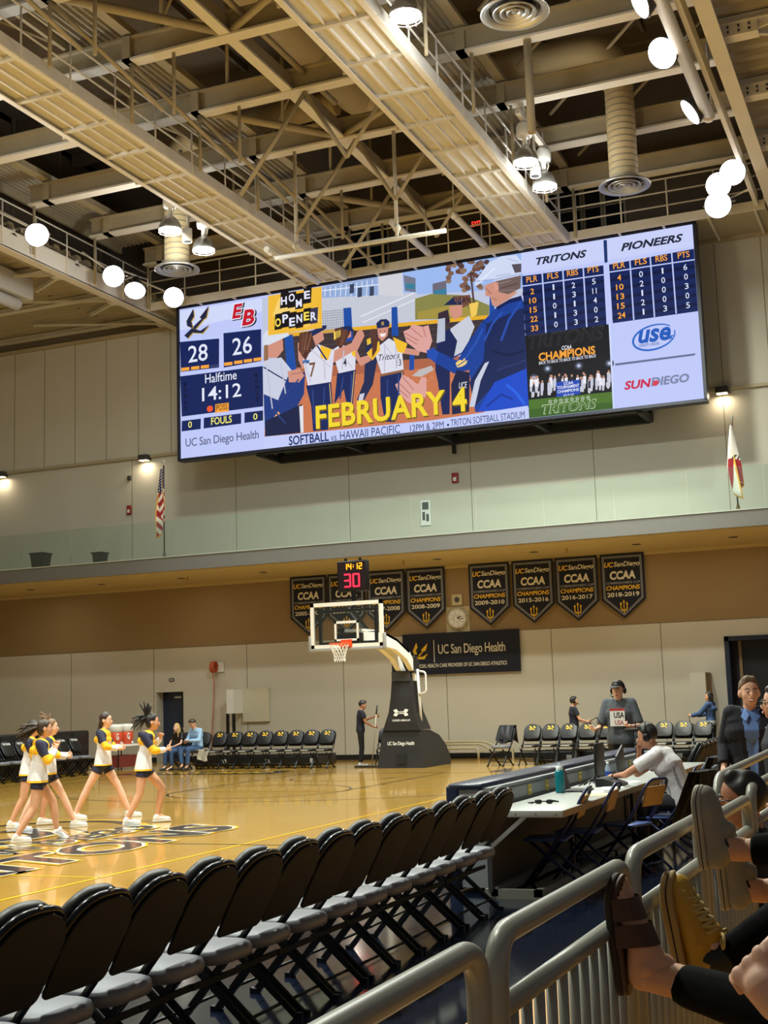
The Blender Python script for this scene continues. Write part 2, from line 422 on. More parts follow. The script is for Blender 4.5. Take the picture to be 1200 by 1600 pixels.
# doors
d = MB(); d.box(D1[0], D1[1], YW+0.4, YW+0.46, 0, D1[2]); dr = struct('door_1', d, mat('door_navy', (38, 50, 74), 0.4))
h = MB(); h.box(D1[0]+0.45, D1[1]-0.3, YW+0.36, YW+0.4, 2.0, 2.06); h.box(D1[1]-0.25, D1[1]-0.05, YW+0.35, YW+0.4, 1.0, 1.06); obj('door_closer', h, SILVER, dr)
d = MB(); d.box(D2[0]+0.12, D2[1], YW+0.5, YW+0.56, 0, D2[2]); dr = struct('door_2', d, mat('door_dark', (22, 24, 32), 0.5))
h = MB(); h.box(D2[0], D2[0]+0.12, YW-0.05, YW+0.5, 0, D2[2]); h.box(D2[0], D2[1], YW-0.05, YW+0.5, D2[2]-0.12, D2[2]); obj('door_frame', h, mat('frame_navy', (30, 40, 62), 0.4), dr)
h = MB(); h.box(D2[0]+0.3, D2[0]+0.38, YW+0.42, YW+0.5, 0, D2[2]-0.12); obj('door_edge', h, mat('edge_tan', (150, 130, 96), 0.5), dr)
# baseboard, wall seams, ledge
bb = MB()
for x0, x1 in ((XL, D1[0]), (D1[1], D2[0]-0.02), (D2[1], XR)): bb.box(x0, x1, YW-0.025, YW, 0, 0.15)
struct('baseboard_back', bb, RUBBER)
tr = MB()
for i in range(28):
    x = -32.7+1.265*i; tr.box(x, x+0.02, YW-0.004, YW, 9.95, 14.1)
for x in (-26.5, -23.3, -19.9, -16.6, -13.3, -10.1, -7.0): tr.box(x, x+0.018, YW-0.004, YW, 0.15, 3.6)
for x in (-24.1, -20.2, -16.25, -12.3, -8.6, -4.9): tr.box(x, x+0.018, YW-0.004, YW, 6.05, 9.9)
tr.box(XL, XR, YW-0.004, YW, 3.585, 3.61)
struct('trim_2', tr, mat('seam_dark', (120, 112, 92), 0.9))
tr = MB(); tr.box(XL, XR, YW-0.1, YW, 9.86, 9.95); tr.box(XL, XR, YW-0.12, YW, 14.08, 14.2); struct('trim_3', tr, mat('ledge_tan', (176, 164, 134), 0.7))

# balcony: slab with grey fascia, tan soffit, frameless glass balustrade
sl = MB(); sl.box(XL, XR, 32.4, YW, 5.62, 6.02); struct('trim_4', sl, mat('fascia_grey', (104, 104, 102), 0.55))
so = MB(); so.box(XL, XR, 32.46, YW, 5.585, 5.62); so.box(XL, XR, YW-0.06, YW, 5.5, 5.585); struct('trim_5', so, mat('soffit_tan', (190, 172, 124), 0.7))
lip = MB(); lip.box(XL, XR, 32.38, 32.44, 6.02, 6.05); struct('trim_6', lip, mat('lip_pale', (190, 200, 190), 0.3, metal=0.4))
root = thing('glass_balustrade', 'long frameless clear glass balustrade along the edge of the upper balcony', 'railing', (0, 32.46, 6.05))
gx = XL
k = 0
while gx < 5:
    p = MB(); p.box(gx+0.008, gx+1.832, 0, 0.015, 0, 1.06); obj('glass_panel', p, GLASS, root).location = (0, 0, 0)
    gx += 1.84; k += 1

# ceiling: high roof over the court, dark monitor side walls, lower aisle roofs left and right
ce = MB(); ce.box(-26, 0.5, -6, YW, 19.8, 20.0, 0)
for i in range(14):
    y = 2.9+2.83*i
    if y < YW: ce.box(-26, 0.5, y-0.06, y+0.06, 19.35, 19.8, 1)
for i in range(10): ce.box(-25+2.7*i, -24.9+2.7*i, -6, YW, 19.6, 19.8, 1)
struct('ceiling', ce, [BROWN, mat('purlin_brown', (120, 108, 90), 0.8)])
ws = MB()
for x, s in ((-25.0, 1), (-1.6, -1)):
    ws.box(x, x+0.1*s, -6, YW, 14.7, 19.8, 0)
    for i in range(16):
        y = 1+2.3*i; ws.box(x, x+0.18*s, y, y+0.12, 14.7, 19.8, 1)
    ws.box(x, x+0.16*s, -6, YW, 17.3, 17.45, 1)
struct('wall_upper', ws, [BROWN, MATS['purlin_brown']])
def corrugate(mb, x0, x1, y0, y1, z, per, dep, along='X', mi=0):
    L = (y1-y0) if along == 'X' else (x1-x0); n = int(L/per); b = len(mb.v)
    for i in range(n*4+1):
        t = (i//4 + (0, 0.35, 0.5, 0.85)[i % 4])*per; zz = z - (dep if i % 4 in (0, 1) else 0)
        for e in (0, 1):
            mb.v.append((x0 if e == 0 else x1, y0+t, zz) if along == 'X' else (x0+t, y0 if e == 0 else y1, zz))
    for i in range(n*4): mb.face((b+2*i, b+2*i+1, b+2*i+3, b+2*i+2), mi)
ad = MB(); corrugate(ad, -3.1, 8, -4, YW, 14.75, 0.5, 0.12); corrugate(ad, -33, -22.0, -4, YW, 14.75, 0.5, 0.12)
struct('ceiling_aisle', ad, DECK)
# each aisle edge: a channel beam and cross joists with gusset plates
for x, s, nm in ((-3.1, 1, 'right'), (-22.0, -1, 'left')):
    e = MB(); e.box(x, x+0.1*s, -4, YW, 14.0, 14.5); e.box(x, x+0.3*s, -4, YW, 13.98, 14.03)
    o = struct('roof_edge_beam', e, STEELW)
    for i in range(13):
        y = 2.0+2.83*i
        j = MB(); j.box(x, x+9*s, y-0.05, y+0.05, 14.45, 14.6); j.box(x, x+9*s, y-0.12, y+0.12, 14.43, 14.46)
        j.obox((x+0.6*s, y+0.1, 14.3), (x+2.6*s, y+1.5, 14.5), 0.1, 0.1); j.obox((x+0.6*s, y+0.1, 14.28), (x+5.0*s, y-1.2, 14.5), 0.06, 0.06)
        j.box(x+0.2*s, x+0.9*s, y-0.06, y+0.25, 14.2, 14.45, 1)
        for bx in (0.35, 0.55, 0.75):
            for bz in (14.27, 14.37): j.box(x+(bx-0.02)*s, x+(bx+0.02)*s, y-0.09, y-0.06, bz-0.02, bz+0.02, 2)
        struct('aisle_joist', j, [STEEL, STEELW, DKGREY])
# roof beams across the hall
BY = [8.35+2.833*k for k in range(10)]     # ... 22.5, 25.35, 28.2, 31.05, 33.9
for y in BY:
    b = MB(); b.box(-22.0, -3.1, y-0.03, y+0.03, 15.5, 16.0, 0); b.box(-22.0, -3.1, y-0.16, y+0.16, 15.47, 15.52, 1); b.box(-22.0, -3.1, y-0.14, y+0.14, 15.98, 16.03, 0)
    for x in (-21.4, -15.0, -8.4): b.box(x-0.1, x+0.1, y-0.16, y+0.16, 15.47, 16.03, 0)
    struct('roof_beam', b, [mat('beam_paint', (172, 160, 132), 0.65, noise=0.1, scale=2), STEELW])
# corrugated strips over the walkways, with pale edge flanges
for x0, x1 in ((-16.6, -15.0), (-10.0, -8.4), (-23.0, -21.45)):
    s = MB(); corrugate(s, x0, x1, -4, 34, 16.35, 0.16, 0.06, 'Y'); struct('roof_deck_strip', s, DECK)
    s = MB(); s.box(x1-0.03, x1+0.06, -4, 34, 16.1, 16.3); s.box(x1-0.12, x1+0.12, -4, 34, 16.08, 16.12)
    s.box(x0-0.06, x0+0.03, -4, 34, 16.1, 16.3); struct('roof_purlin', s, MATS['beam_paint'])
# long tie girder down the middle, hangers and diagonal braces
g = MB(); g.box(-12.7, -12.45, -4, 34, 15.5, 15.56, 1); g.box(-12.6, -12.54, -4, 34, 15.56, 15.95, 0); g.tube([(-12.2, -4, 15.9), (-12.2, 27, 15.9)], 0.07, 8, 0)
struct('roof_tie_girder', g, [MATS['beam_paint'], STEELW])
br = []
for k, y in enumerate(BY):
    for x in (-16.7, -14.95, -9.95, -8.2, -21.9, -13.9):
        br.append(((x, y, 15.5), (x, y, 14.1), 0.04))
    for x in (-14.2, -18.8): br.append(((x, y, 16.0), (x, y, 19.4), 0.045))
br.append(((-6.95, BY[6], 15.5), (-6.95, BY[6], 13.4), 0.09))
for k, y in enumerate(BY[:-1]):
    if k % 2 == 0:
        br.append(((-15.0, y, 15.6), (-12.57, y+2.83, 15.6), 0.1)); br.append(((-12.57, y+2.83, 15.6), (-9.9, y+1.2, 15.6), 0.08))
    br.append(((-15.0, y, 15.5), (-13.9, y+2.4, 14.0), 0.045))
    if k >= 6: br.append(((-12.2, y, 15.45), (-13.9, y, 13.3), 0.05)); br.append(((-12.2, y, 15.45), (-11.2, y, 13.7), 0.05)); br.append(((-9.9, y, 15.45), (-11.2, y, 13.7), 0.045))
    if k % 2: br.append(((-22, y, 19.4), (-16, y+2.83, 16.4), 0.045)); br.append(((-12.5, y, 19.4), (-15.5, y+1.4, 16.4), 0.04))
    br.append(((-2.5, y, 19.4), (-8, y+2.83, 16.4), 0.045))
for p, q, r in br:
    b = MB(); b.tube([p, q], r, 8); struct('roof_brace', b, MATS['beam_paint'])
b = MB(); b.tube([(-14.5, 28.2, 12.78), (-9.95, 28.2, 12.72)], 0.06, 8); b.ell((-13.9, 28.2, 13.0), 0.1); b.ell((-11.2, 28.2, 13.0), 0.1)
b.tube([(-13.9, 28.2, 12.8), (-13.9, 28.2, 15.5)], 0.05); b.tube([(-11.2, 28.2, 12.8), (-11.2, 28.2, 15.5)], 0.05)
struct('trim_7', b, STEEL)
# dark high windows on the end wall above the rear walkway
for n, (x0, x1) in enumerate(((-15.95, -15.4), (-15.25, -14.7), (-9.65, -9.3), (-9.15, -8.58), (-8.42, -7.98), (-7.82, -7.3))):
    wn = MB(); wn.box(x0-0.07, x1+0.07, YW-0.06, YW, 14.95, 16.5); o = struct('window_%d' % (n+1), wn, DECK)
    p = MB(); p.box(x0, x1, YW-0.08, YW-0.055, 15.02, 16.42); p2 = obj('window_pane', p, mat('night_glass', (26, 32, 42), 0.15, noise=0.05), o)
    q = MB(); q.box(x0, x1, YW-0.1, YW-0.075, 15.7, 15.75); obj('window_bar', q, DECK, o)

# ------------------------------------------------------------------ walkways under the roof
def rail_run(mb, p, q, posts, h=(0.55, 1.05), r=0.024, kick=True):
    p, q = Vector(p), Vector(q)
    for k in range(posts+1):
        a = p.lerp(q, k/posts); mb.tube([a, a+Vector((0, 0, h[-1]))], r, 6)
    for z in h: mb.tube([p+Vector((0, 0, z)), q+Vector((0, 0, z))], r, 6)
def catwalk(x0, x1, label):
    root = thing('catwalk', label, 'catwalk', (x0, 0, 14.0))
    y0, y1 = 3.0, 33.9
    p = MB(); p.box(x0, x1, y0, y1, 14.1, 14.13)
    obj('floor_pan', p, STEEL, root, True)
    for x in (x0, x1):
        b = MB(); s = 1 if x == x0 else -1
        b.box(x-0.015, x+0.015, y0, y1, 14.0, 14.26); b.box(x, x+0.12*s, y0, y1, 13.985, 14.01); b.box(x, x+0.1*s, y0, y1, 14.24, 14.26)
        obj('side_channel', b, STEELW, root, True)
    for k in range(20):
        y = 3.445+1.555*k; b = MB(); b.box(x0+0.04, x1-0.04, y-0.05, y+0.05, 14.01, 14.1); obj('cross_member', b, STEEL, root, True)
    b = MB()
    for i in range(1, 4): x = x0+(x1-x0)*(i+0.2)/4.4; b.box(x-0.02, x+0.02, y0, y1, 14.04, 14.1)
    obj('pan_ribs', b, STEELW, root, True)
    for x in (x0, x1):
        b = MB(); rail_run(b, (x, 3.445, 14.0), (x, 32.99, 14.0), 19); obj('guard_rail', b, STEELW, root, True)
catwalk(-16.5, -15.1, 'steel lighting catwalk with ribbed underside on the left of the roof')
catwalk(-9.82, -8.4, 'steel lighting catwalk with ribbed underside on the right of the roof')
root = thing('rear_walkway', 'narrow steel walkway with three-bar rail along the end wall under the roof', 'catwalk', (-12.5, 34.0, 14.1))
b = MB(); b.box(-21.9, -3.2, 34.0, YW-0.02, 14.2, 14.26); obj('floor_pan', b, DECK, root, True)
b = MB(); b.box(-21.9, -3.2, 33.95, 34.0, 14.05, 14.3); obj('side_channel', b, STEELW, root, True)
b = MB(); rail_run(b, (-21.9, 33.98, 14.2), (-3.2, 33.98, 14.2), 15, (0.4, 0.78, 1.15)); obj('guard_rail', b, STEELW, root, True)
for k in range(16):
    b = MB(); x = -21.5+1.2*k; b.box(x, x+0.06, 34, YW-0.02, 14.1, 14.2); obj('cross_member', b, STEEL, root, True)
root = thing('gantry_walkway', 'steel gantry walkway carrying floodlights along the left roof edge', 'catwalk', (-22, 0, 14.5))
b = MB(); b.box(-23.4, -22.05, 3, 34, 14.5, 14.54); obj('floor_pan', b, DECK, root, True)
b = MB(); rail_run(b, (-21.98, 3, 14.05), (-21.98, 34, 14.05), 22, (0.45, 0.8, 1.2)); obj('guard_rail', b, STEELW, root, True)
root = thing('light_pipe', 'long round steel pipe carrying floodlights along the right roof edge', 'pipe', (-3.62, 0, 14))
b = MB(); b.tube([(-3.62, 3, 14.0), (-3.62, 27.5, 14.0)], 0.13, 14); obj('pipe', b, STEEL, root, True)
for y in (12, 21.3, 27.4): b = MB(); b.tube([(-3.62, y, 14.0), (-3.62, y+0.2, 14.0)], 0.145, 14); obj('collar', b, STEELW, root, True)
b = MB(); b.box(-3.45, -3.35, 3, 34, 14.15, 14.5); obj('cable_tray', b, STEELW, root, True)
for y in (11, 17, 22.5, 27.2):
    b = MB(); b.tube([(-3.5, y, 14.1), (-3.5, y, 15.5)], 0.03); obj('hanger', b, STEELW, root, True)
# fluorescent tubes hung behind the display
for i, (x, y0, y1, lb) in enumerate(((-12.45, 31.0, 33.9, 'white tube lamp hung behind the display, left of the two'), (-10.8, 31.0, 33.9, 'white tube lamp hung behind the display, right of the two'),
                                    (-15.9, 30.4, 33.6, 'white tube lamp fixed under the far end of the left catwalk'))):
    z = 14.3 if i < 2 else 13.95
    root = thing('tube_lamp', lb, 'lamp', (x, (y0+y1)/2, z))
    b = MB(); b.tube([(x, y0, z), (x, y1, z)], 0.09, 10); obj('tube', b, WHITE, root, True)
    for yy in (y0+0.3, y1-0.3):
        b = MB(); b.tube([(x, yy, z), (x, yy, 15.5)], 0.02, 6); b.tube([(x, yy-0.05, z), (x, yy+0.05, z)], 0.105, 10); obj('bracket', b, STEELW, root, True)

# ------------------------------------------------------------------ ducts and diffusers
def diffuser(x, y, zb, zt, label, elbow):
    root = thing('air_diffuser', label, 'air diffuser', (x, y, zb))
    b = MB(); b.lathe([(0.62, 0.03), (0.63, 0), (0.6, -0.01), (0.47, 0.05), (0.46, 0.09), (0.62, 0.05), (0.62, 0.03)], n=40); obj('outer_ring', b, SILVER, root)
    for r in (0.4, 0.27, 0.15):
        b = MB(); b.lathe([(r, 0.02), (r+0.005, 0.0), (r-0.02, -0.005), (r-0.1, 0.07), (r-0.09, 0.09), (r, 0.02)], n=36); obj('cone_ring', b, SILVER, root)
    b = MB(); b.lathe([(0.44, 0.09), (0.01, 0.12)], n=24); obj('dark_core', b, DKGREY, root)
    b = MB(); b.lathe([(0.05, 0.01), (0.06, 0.03), (0.05, 0.08)], n=16); b.lathe([(0.0, 0.01), (0.05, 0.01)], n=16); obj('hub', b, SILVER, root)
    dk = thing('air_duct', label.replace('round silver air diffuser on a vertical duct', 'ribbed round beige duct dropping to the diffuser').replace('large nearest round silver air diffuser at the top of the view', 'round beige duct above the nearest diffuser'), 'duct', (x, y, zb))
    b = MB()
    pts = [(0, 0, 0.1), (0, 0, zt-zb)] if not elbow else fillet([(0, 0, 0.1), (0, 0, 17.6-zb), (-5.6 if elbow < 0 else 5.0, 0, 17.7-zb)], 1.0, 10)
    b.tube(pts, 0.35, 24)
    obj('duct', b, mat('duct_paint', (190, 172, 132), 0.6, noise=0.05, scale=30), dk)
    b = MB(); b.lathe([(0.35, 0), (0.375, 0.03), (0.375, 0.1), (0.35, 0.13)], (0, 0, 2.5), n=24)
    for k in range(14): b.lathe([(0.35, 0), (0.357, 0.02), (0.35, 0.04)], (0, 0, 0.2+0.16*k), n=24)
    obj('duct_bands', b, DECK, dk)
    return root
diffuser(-6.09, 30.42, 13.9, 19, 'round silver air diffuser on a vertical duct above the right of the display', -1)
diffuser(-18.71, 30.39, 13.8, 19, 'round silver air diffuser on a vertical duct above the left of the display', 1)
diffuser(-6.13, 21.6, 14.0, 19, 'large nearest round silver air diffuser at the top of the view', 0)
root = thing('main_duct', 'big beige main air duct running away under the roof centre', 'duct', (-12.8, 26, 17.9))
b = MB(); b.tube(fillet([(-13.1, 3, 17.9), (-13.1, 30.7, 17.9), (-12.4, 30.7, 17.9)], 0.5, 8), 0.62, 24); obj('duct', b, MATS['duct_paint'], root, True)
b = MB()
for y in (8, 13, 18, 23, 27.5): b.tube([(-13.1, y, 17.9), (-13.1, y+0.1, 17.9)], 0.65, 24)
obj('duct_bands', b, DECK, root, True)
# ------------------------------------------------------------------ lamps
V = Vector
def bay_lamp(loc, label, group='bell shaped lamps over the court'):
    root = thing('high_bay_lamp', label, 'lamp', loc, 0, group)
    b = MB(); b.lathe([(0.3, 0), (0.31, 0.02), (0.29, 0.1), (0.24, 0.22), (0.15, 0.33), (0.08, 0.38), (0.0, 0.39)], n=24); obj('bowl', b, SILVER, root)
    b = MB(); b.lathe([(0.0, -0.04), (0.16, -0.02), (0.29, 0.03)], n=24); obj('lens', b, LAMPGLOW, root)
    b = MB(); b.tube([(0.3*math.cos(2*PI*k/20), 0.3*math.sin(2*PI*k/20), -0.05) for k in range(20)], 0.01, 5, closed=True)
    for k in range(10): t = 2*PI*k/10; b.tube([(0.3*math.cos(t), 0.3*math.sin(t), 0.0), (0.3*math.cos(t), 0.3*math.sin(t), -0.08)], 0.008, 5)
    obj('wire_guard', b, WHITE, root)
    b = MB(); b.lathe([(0.0, 0.38), (0.06, 0.38), (0.06, 0.6), (0.17, 0.62), (0.19, 0.7), (0.19, 0.88), (0.15, 0.95), (0.0, 0.95)], n=16); obj('ballast', b, WHITE, root)
    b = MB(); b.tube([(0, 0, 0.95), (0, 0, 1.5)], 0.03, 8); b.tube([(0.07, 0.0, 0.36), (0.12, 0, 0.5), (0.1, 0, 0.64)], 0.02, 6); obj('hook', b, STEELW, root)
    return root
bay_lamp((-17.5, 28.1, 14.0), 'bell shaped lamp hung left of the left catwalk, left one of the pair')
bay_lamp((-17.5, 29.8, 14.0), 'bell shaped lamp hung left of the left catwalk, right one of the pair')
bay_lamp((-7.9, 28.15, 14.0), 'bell shaped lamp hung right of the right catwalk, left one of the pair')
bay_lamp((-7.9, 29.75, 14.0), 'bell shaped lamp hung right of the right catwalk, right one of the pair')
bay_lamp((-7.95, 20.8, 14.0), 'single bell shaped lamp at the top edge of the view beside the right catwalk')
for x, y, lb in ((-17.5, 28.95, 'small white can light hanging between the two bell lamps on the left'), (-7.9, 28.95, 'small white can light hanging between the two bell lamps on the right')):
    root = thing('can_light', lb, 'lamp', (x, y, 13.95))
    b = MB(); b.lathe([(0.0, 0.02), (0.11, 0.02), (0.13, 0.0), (0.13, 0.36), (0.0, 0.36)], n=16); obj('can', b, WHITE, root)
    b = MB(); b.lathe([(0.0, 0.01), (0.1, 0.01)], n=16); obj('lens', b, DKGREY, root)
    b = MB(); b.tube([(0, 0, 0.36), (0, 0, 0.6), (0, 0, 1.06)], 0.03, 6); obj('arm', b, STEELW, root)
for x, y in ((-17.5, 28.95), (-7.9, 28.95)):
    root = thing('lamp_mount', 'steel mounting bar carrying the bell lamp pair beside the %s catwalk' % ('left' if x < -10 else 'right'), 'bracket', (x, y, 15.0))
    b = MB(); b.box(x-0.06, x+0.06, y-1.3, y+1.2, 15.0, 15.12); b.tube([(x+(1.0 if x < -10 else -0.5), y, 15.06), (x, y, 15.06)], 0.04); b.tube([(x, y-0.3, 15.06), (x, y-0.3, 16.4)], 0.05); obj('bar', b, STEELW, root, True)
def flood(loc, target, label, r=0.3, group='round floodlights on the roof edges'):
    rail = V((-21.98 if loc[0] < -12 else -3.4, loc[1], loc[2]+(0.9 if loc[0] < -12 else 0.3)))-V(loc)
    root = thing('floodlight', label, 'lamp', loc, 0, group)
    M = (Vector(target)-Vector(loc)).to_track_quat('-Z', 'Y').to_matrix()
    b = MB(); b.lathe([(r, 0), (r+0.02, 0.0), (r+0.02, 0.05), (r*0.9, 0.15), (r*0.5, 0.35), (r*0.45, 0.55), (0, 0.56)], n=24, M=M); obj('housing', b, DKGREY, root)
    b = MB(); b.lathe([(0, -0.05), (r*0.6, -0.035), (r, 0.0)], n=24, M=M); obj('lens', b, LAMPGLOW, root)
    b = MB(); b.tube([M @ Vector((r+0.05, 0, 0.2)), M @ Vector((r+0.05, 0, 0.55)), M @ Vector((0, 0, 0.75)), M @ Vector((-r-0.05, 0, 0.55)), M @ Vector((-r-0.05, 0, 0.2))], 0.02, 6)
    obj('yoke', b, STEELW, root)
    b = MB(); b.tube([M @ Vector((0, 0, 0.75)), rail], 0.03, 6); obj('bracket', b, STEELW, root)
camd = lambda p, k=0.8: (p[0]*k + (-12)*(1-k), p[1]*0.2, 0)
flood((-20.73, 26.8, 14.0), (-14, 20, 8), 'tilted white floodlight on the left gantry, highest and leftmost')
flood((-20.9, 30.5, 14.0), (-6, 4, 3), 'brightest round floodlight on the left gantry rail')
flood((-21.1, 31.9, 14.0), (-17, 24, 2), 'flattened looking floodlight just right of the brightest left one')
flood((-20.45, 33.0, 14.0), (-7, 4, 2), 'round floodlight at the upper left corner of the display')
flood((-3.98, 22.2, 14.0), (-11, 19, 10), 'topmost sliver of a floodlight behind the right light pipe')
flood((-3.98, 24.3, 14.0), (-9, 14, 6), 'second floodlight down the right light pipe, half hidden')
flood((-3.95, 27.2, 14.0), (-12, 25, 8), 'thin edge-on floodlight on the right light pipe')
flood((-3.6, 31.0, 14.0), (-2, 6, 4), 'round glaring floodlight right of the pipe end')
flood((-4.0, 31.4, 13.9), (-5, 8, 4), 'half hidden bright floodlight at the far end of the right pipe')
flood((-4.25, 33.0, 14.0), (-4, 6, 2), 'lowest round floodlight on the right, above the display corner', 0.33)
# loudspeakers at the top right, divider roll and fittings at the left
for x, y, lb in ((-2.3, 22.2, 'grey round-faced loudspeaker at the top right edge of the roof'), (-1.9, 21.6, 'grey loudspeaker in the top right corner of the view')):
    root = thing('loudspeaker', lb, 'loudspeaker', (x, y, 14.0))
    b = MB(); b.tube([(0, 0, 0.4), (0, 0, 0.6)], 0.03); obj('hanger', b, STEELW, root)
    b = MB(); b.rbox(-0.35, 0.35, -0.3, 0.3, 0.0, 0.45, 0.05); obj('box', b, WHITE, root)
    b = MB(); b.lathe([(0.0, -0.02), (0.22, -0.012), (0.26, 0.0)], n=24); obj('grille', b, GREYV, root)
root = thing('curtain_housing', 'pale boxed housing of a rolled divider curtain at the left edge under the roof', 'housing', (-24.2, 28, 13.9))
b = MB(); b.rbox(-24.35, -24.0, 20, 30.9, 13.85, 14.5, 0.03); obj('box', b, mat('housing_white', (206, 204, 196), 0.5), root, True)
b = MB(); b.tube([(-24.2, 20, 13.62), (-24.2, 30.4, 13.62)], 0.17, 14); obj('roller', b, WHITE, root, True)
b = MB(); b.tube([(-24.1, 28.4, 13.3), (-24.1, 28.4, 13.6)], 0.2, 14); b.ell((-24.1, 28.4, 13.3), 0.24); obj('float', b, GREYV, root, True)
# ------------------------------------------------------------------ LED scoreboard on the end wall
SX0, SX1, SZ0, SZ1, SY = -21.15, -5.08, 9.27, 14.14, 34.4
# tracing frame -> board metres (homography of the four corners of the display)
def homog(src, dst):
    A = []; B = []
    for (x, y), (u, v) in zip(src, dst):
        A.append([x, y, 1, 0, 0, 0, -u*x, -u*y]); B.append(u)
        A.append([0, 0, 0, x, y, 1, -v*x, -v*y]); B.append(v)
    return np.append(np.linalg.solve(np.array(A, float), np.array(B, float)), 1).reshape(3, 3)
HB = homog([(268, 485), (1082, 347), (1105, 625), (292, 718)], [(SX0, SZ1), (SX1, SZ1), (SX1, SZ0), (SX0, SZ0)])
def onb(x, y):
    q = HB @ np.array([x, y, 1.0]); return min(max(q[0]/q[2], SX0+0.05), SX1-0.05), min(max(q[1]/q[2], SZ0+0.05), SZ1-0.05)
A = lambda x, y: onb(250+0.375*x, 340+0.375*y)
B = lambda x, y: onb(680+0.375*x, 340+0.375*y)
D = lambda x, y: onb(x, y)
scr = MB(); lay = [0]
def L(col): return lin(col)
def pg(fr, pts, col):
    lay[0] += 1; y = SY-0.01-0.00006*lay[0]
    pts = [fr(*p) for p in pts]
    ar = sum(pts[i][0]*pts[(i+1) % len(pts)][1]-pts[(i+1) % len(pts)][0]*pts[i][1] for i in range(len(pts)))
    if ar < 0: pts = pts[::-1]
    scr.poly([(p[0], y, p[1]) for p in pts], 0, L(col))
def blob(fr, x, y, rx, ry, col, n=12):
    pg(fr, [(x+rx*math.cos(2*PI*k/n), y+ry*math.sin(2*PI*k/n)) for k in range(n)], col)
def tx(fr, s, x0, y0, x1, y1, h, col, bold=0.000, shear=0.0, space=1.0):
    # baseline from (x0, y0) to (x1, y1), height h, all in tracing units
    lay[0] += 1; y = SY-0.01-0.00006*lay[0]
    a, b = fr(x0, y0), fr(x1, y1); t = fr(x0, y0-h)
    zb = (a[1]+b[1])/2; hh = t[1]-a[1]
    put_text(scr, s, lambda u, v: (u, y, v), a[0], zb, b[0]-a[0], hh, 0, L(col), bold, shear, space)
def stroke(fr, pts, w, col):
    for (x0, y0), (x1, y1) in zip(pts, pts[1:]):
        l = math.hypot(x1-x0, y1-y0) or 1; nx, ny = -(y1-y0)/l*w/2, (x1-x0)/l*w/2
        pg(fr, [(x0-nx, y0-ny), (x1-nx, y1-ny), (x1+nx, y1+ny), (x0+nx, y0+ny)], col)
WB = (196, 206, 255); NV = (22, 38, 92); NV2 = (14, 26, 66); ORG = (255, 170, 60); SK = (214, 150, 130); SKD = (170, 105, 90)
pg(D, [(268, 485), (1082, 347), (1105, 625), (292, 718)], WB)
# left column
pg(A, [(52, 400), (400, 345), (402, 400), (58, 480)], (214, 222, 255))
for pts in ([(84, 500), (150, 430), (142, 425), (176, 376), (170, 425), (160, 432), (100, 512)], [(92, 460), (88, 440), (112, 388), (118, 420), (108, 440), (118, 470)], [(116, 470), (150, 480), (186, 455), (160, 490), (112, 488)]):
    pg(A, [(x+4, y+3) for x, y in pts], (196, 160, 70)); pg(A, pts, (34, 40, 66))
for off, c in ((6, (30, 30, 40)), (0, (235, 235, 255))):
    tx(A, 'E', 275+off, 436+off*.5, 328+off, 428+off*.5, 70, c, 0.08, 0.2); tx(A, 'B', 318+off, 466+off*.5, 380+off, 456+off*.5, 76, c, 0.08, 0.2)
tx(A, 'E', 279, 431, 324, 424, 60, (200, 24, 44), 0.0360, 0.2); tx(A, 'B', 323, 460, 375, 452, 66, (200, 24, 44), 0.0360, 0.2)
pg(A, [(68, 527), (232, 512), (242, 632), (84, 650)], NV); pg(A, [(248, 490), (405, 473), (416, 605), (262, 632)], NV)
tx(A, '28', 112, 612, 192, 603, 70, (230, 236, 255), 0.0072); tx(A, '26', 294, 582, 375, 572, 72, (230, 236, 255), 0.0072)
for x, y in ((84, 648), (125, 643), (165, 638)): pg(A, [(x, y-14), (x+34, y-18), (x+35, y-5), (x+1, y-1)], ORG)
pg(A, [(205, 622), (238, 618), (239, 630), (206, 634)], (60, 66, 110))
for x, y in ((262, 626), (303, 619), (343, 613), (383, 607)): pg(A, [(x, y-14), (x+34, y-18), (x+35, y-5), (x+1, y-1)], ORG)
pg(A, [(72, 670), (424, 625), (440, 790), (105, 832)], NV)
tx(A, 'Halftime', 190, 697, 320, 680, 38, (235, 240, 255), 0.0048); tx(A, '14:12', 184, 770, 345, 750, 56, (235, 240, 255), 0.0072)
blob(A, 219, 800, 13, 13, (250, 90, 50)); pg(A, [(240, 782), (295, 775), (298, 810), (242, 817)], ORG); tx(A, 'POSS', 246, 808, 292, 803, 24, (60, 40, 30), 0.0060)
for k, ch in enumerate('BONUS'):
    tx(A, ch, 102+3*k, 710+24*k, 114+3*k, 708+24*k, 16, (6, 10, 30), 0.0180); tx(A, ch, 396+3*k, 673+24*k, 408+3*k, 671+24*k, 16, (6, 10, 30), 0.0180)
pg(A, [(107, 850), (185, 840), (188, 882), (110, 892)], NV); pg(A, [(197, 837), (350, 818), (354, 860), (200, 880)], NV); pg(A, [(364, 815), (440, 806), (444, 847), (367, 857)], NV)
YL = (248, 240, 120)
tx(A, '0', 136, 878, 151, 876, 26, YL, 0.01); tx(A, 'FOULS', 230, 866, 315, 856, 30, YL, 0.015); tx(A, '0', 403, 845, 420, 843, 26, YL, 0.01)
tx(A, 'UC San Diego Health', 133, 962, 433, 932, 44, (92, 98, 130), 0.0072, 0, 0.95)
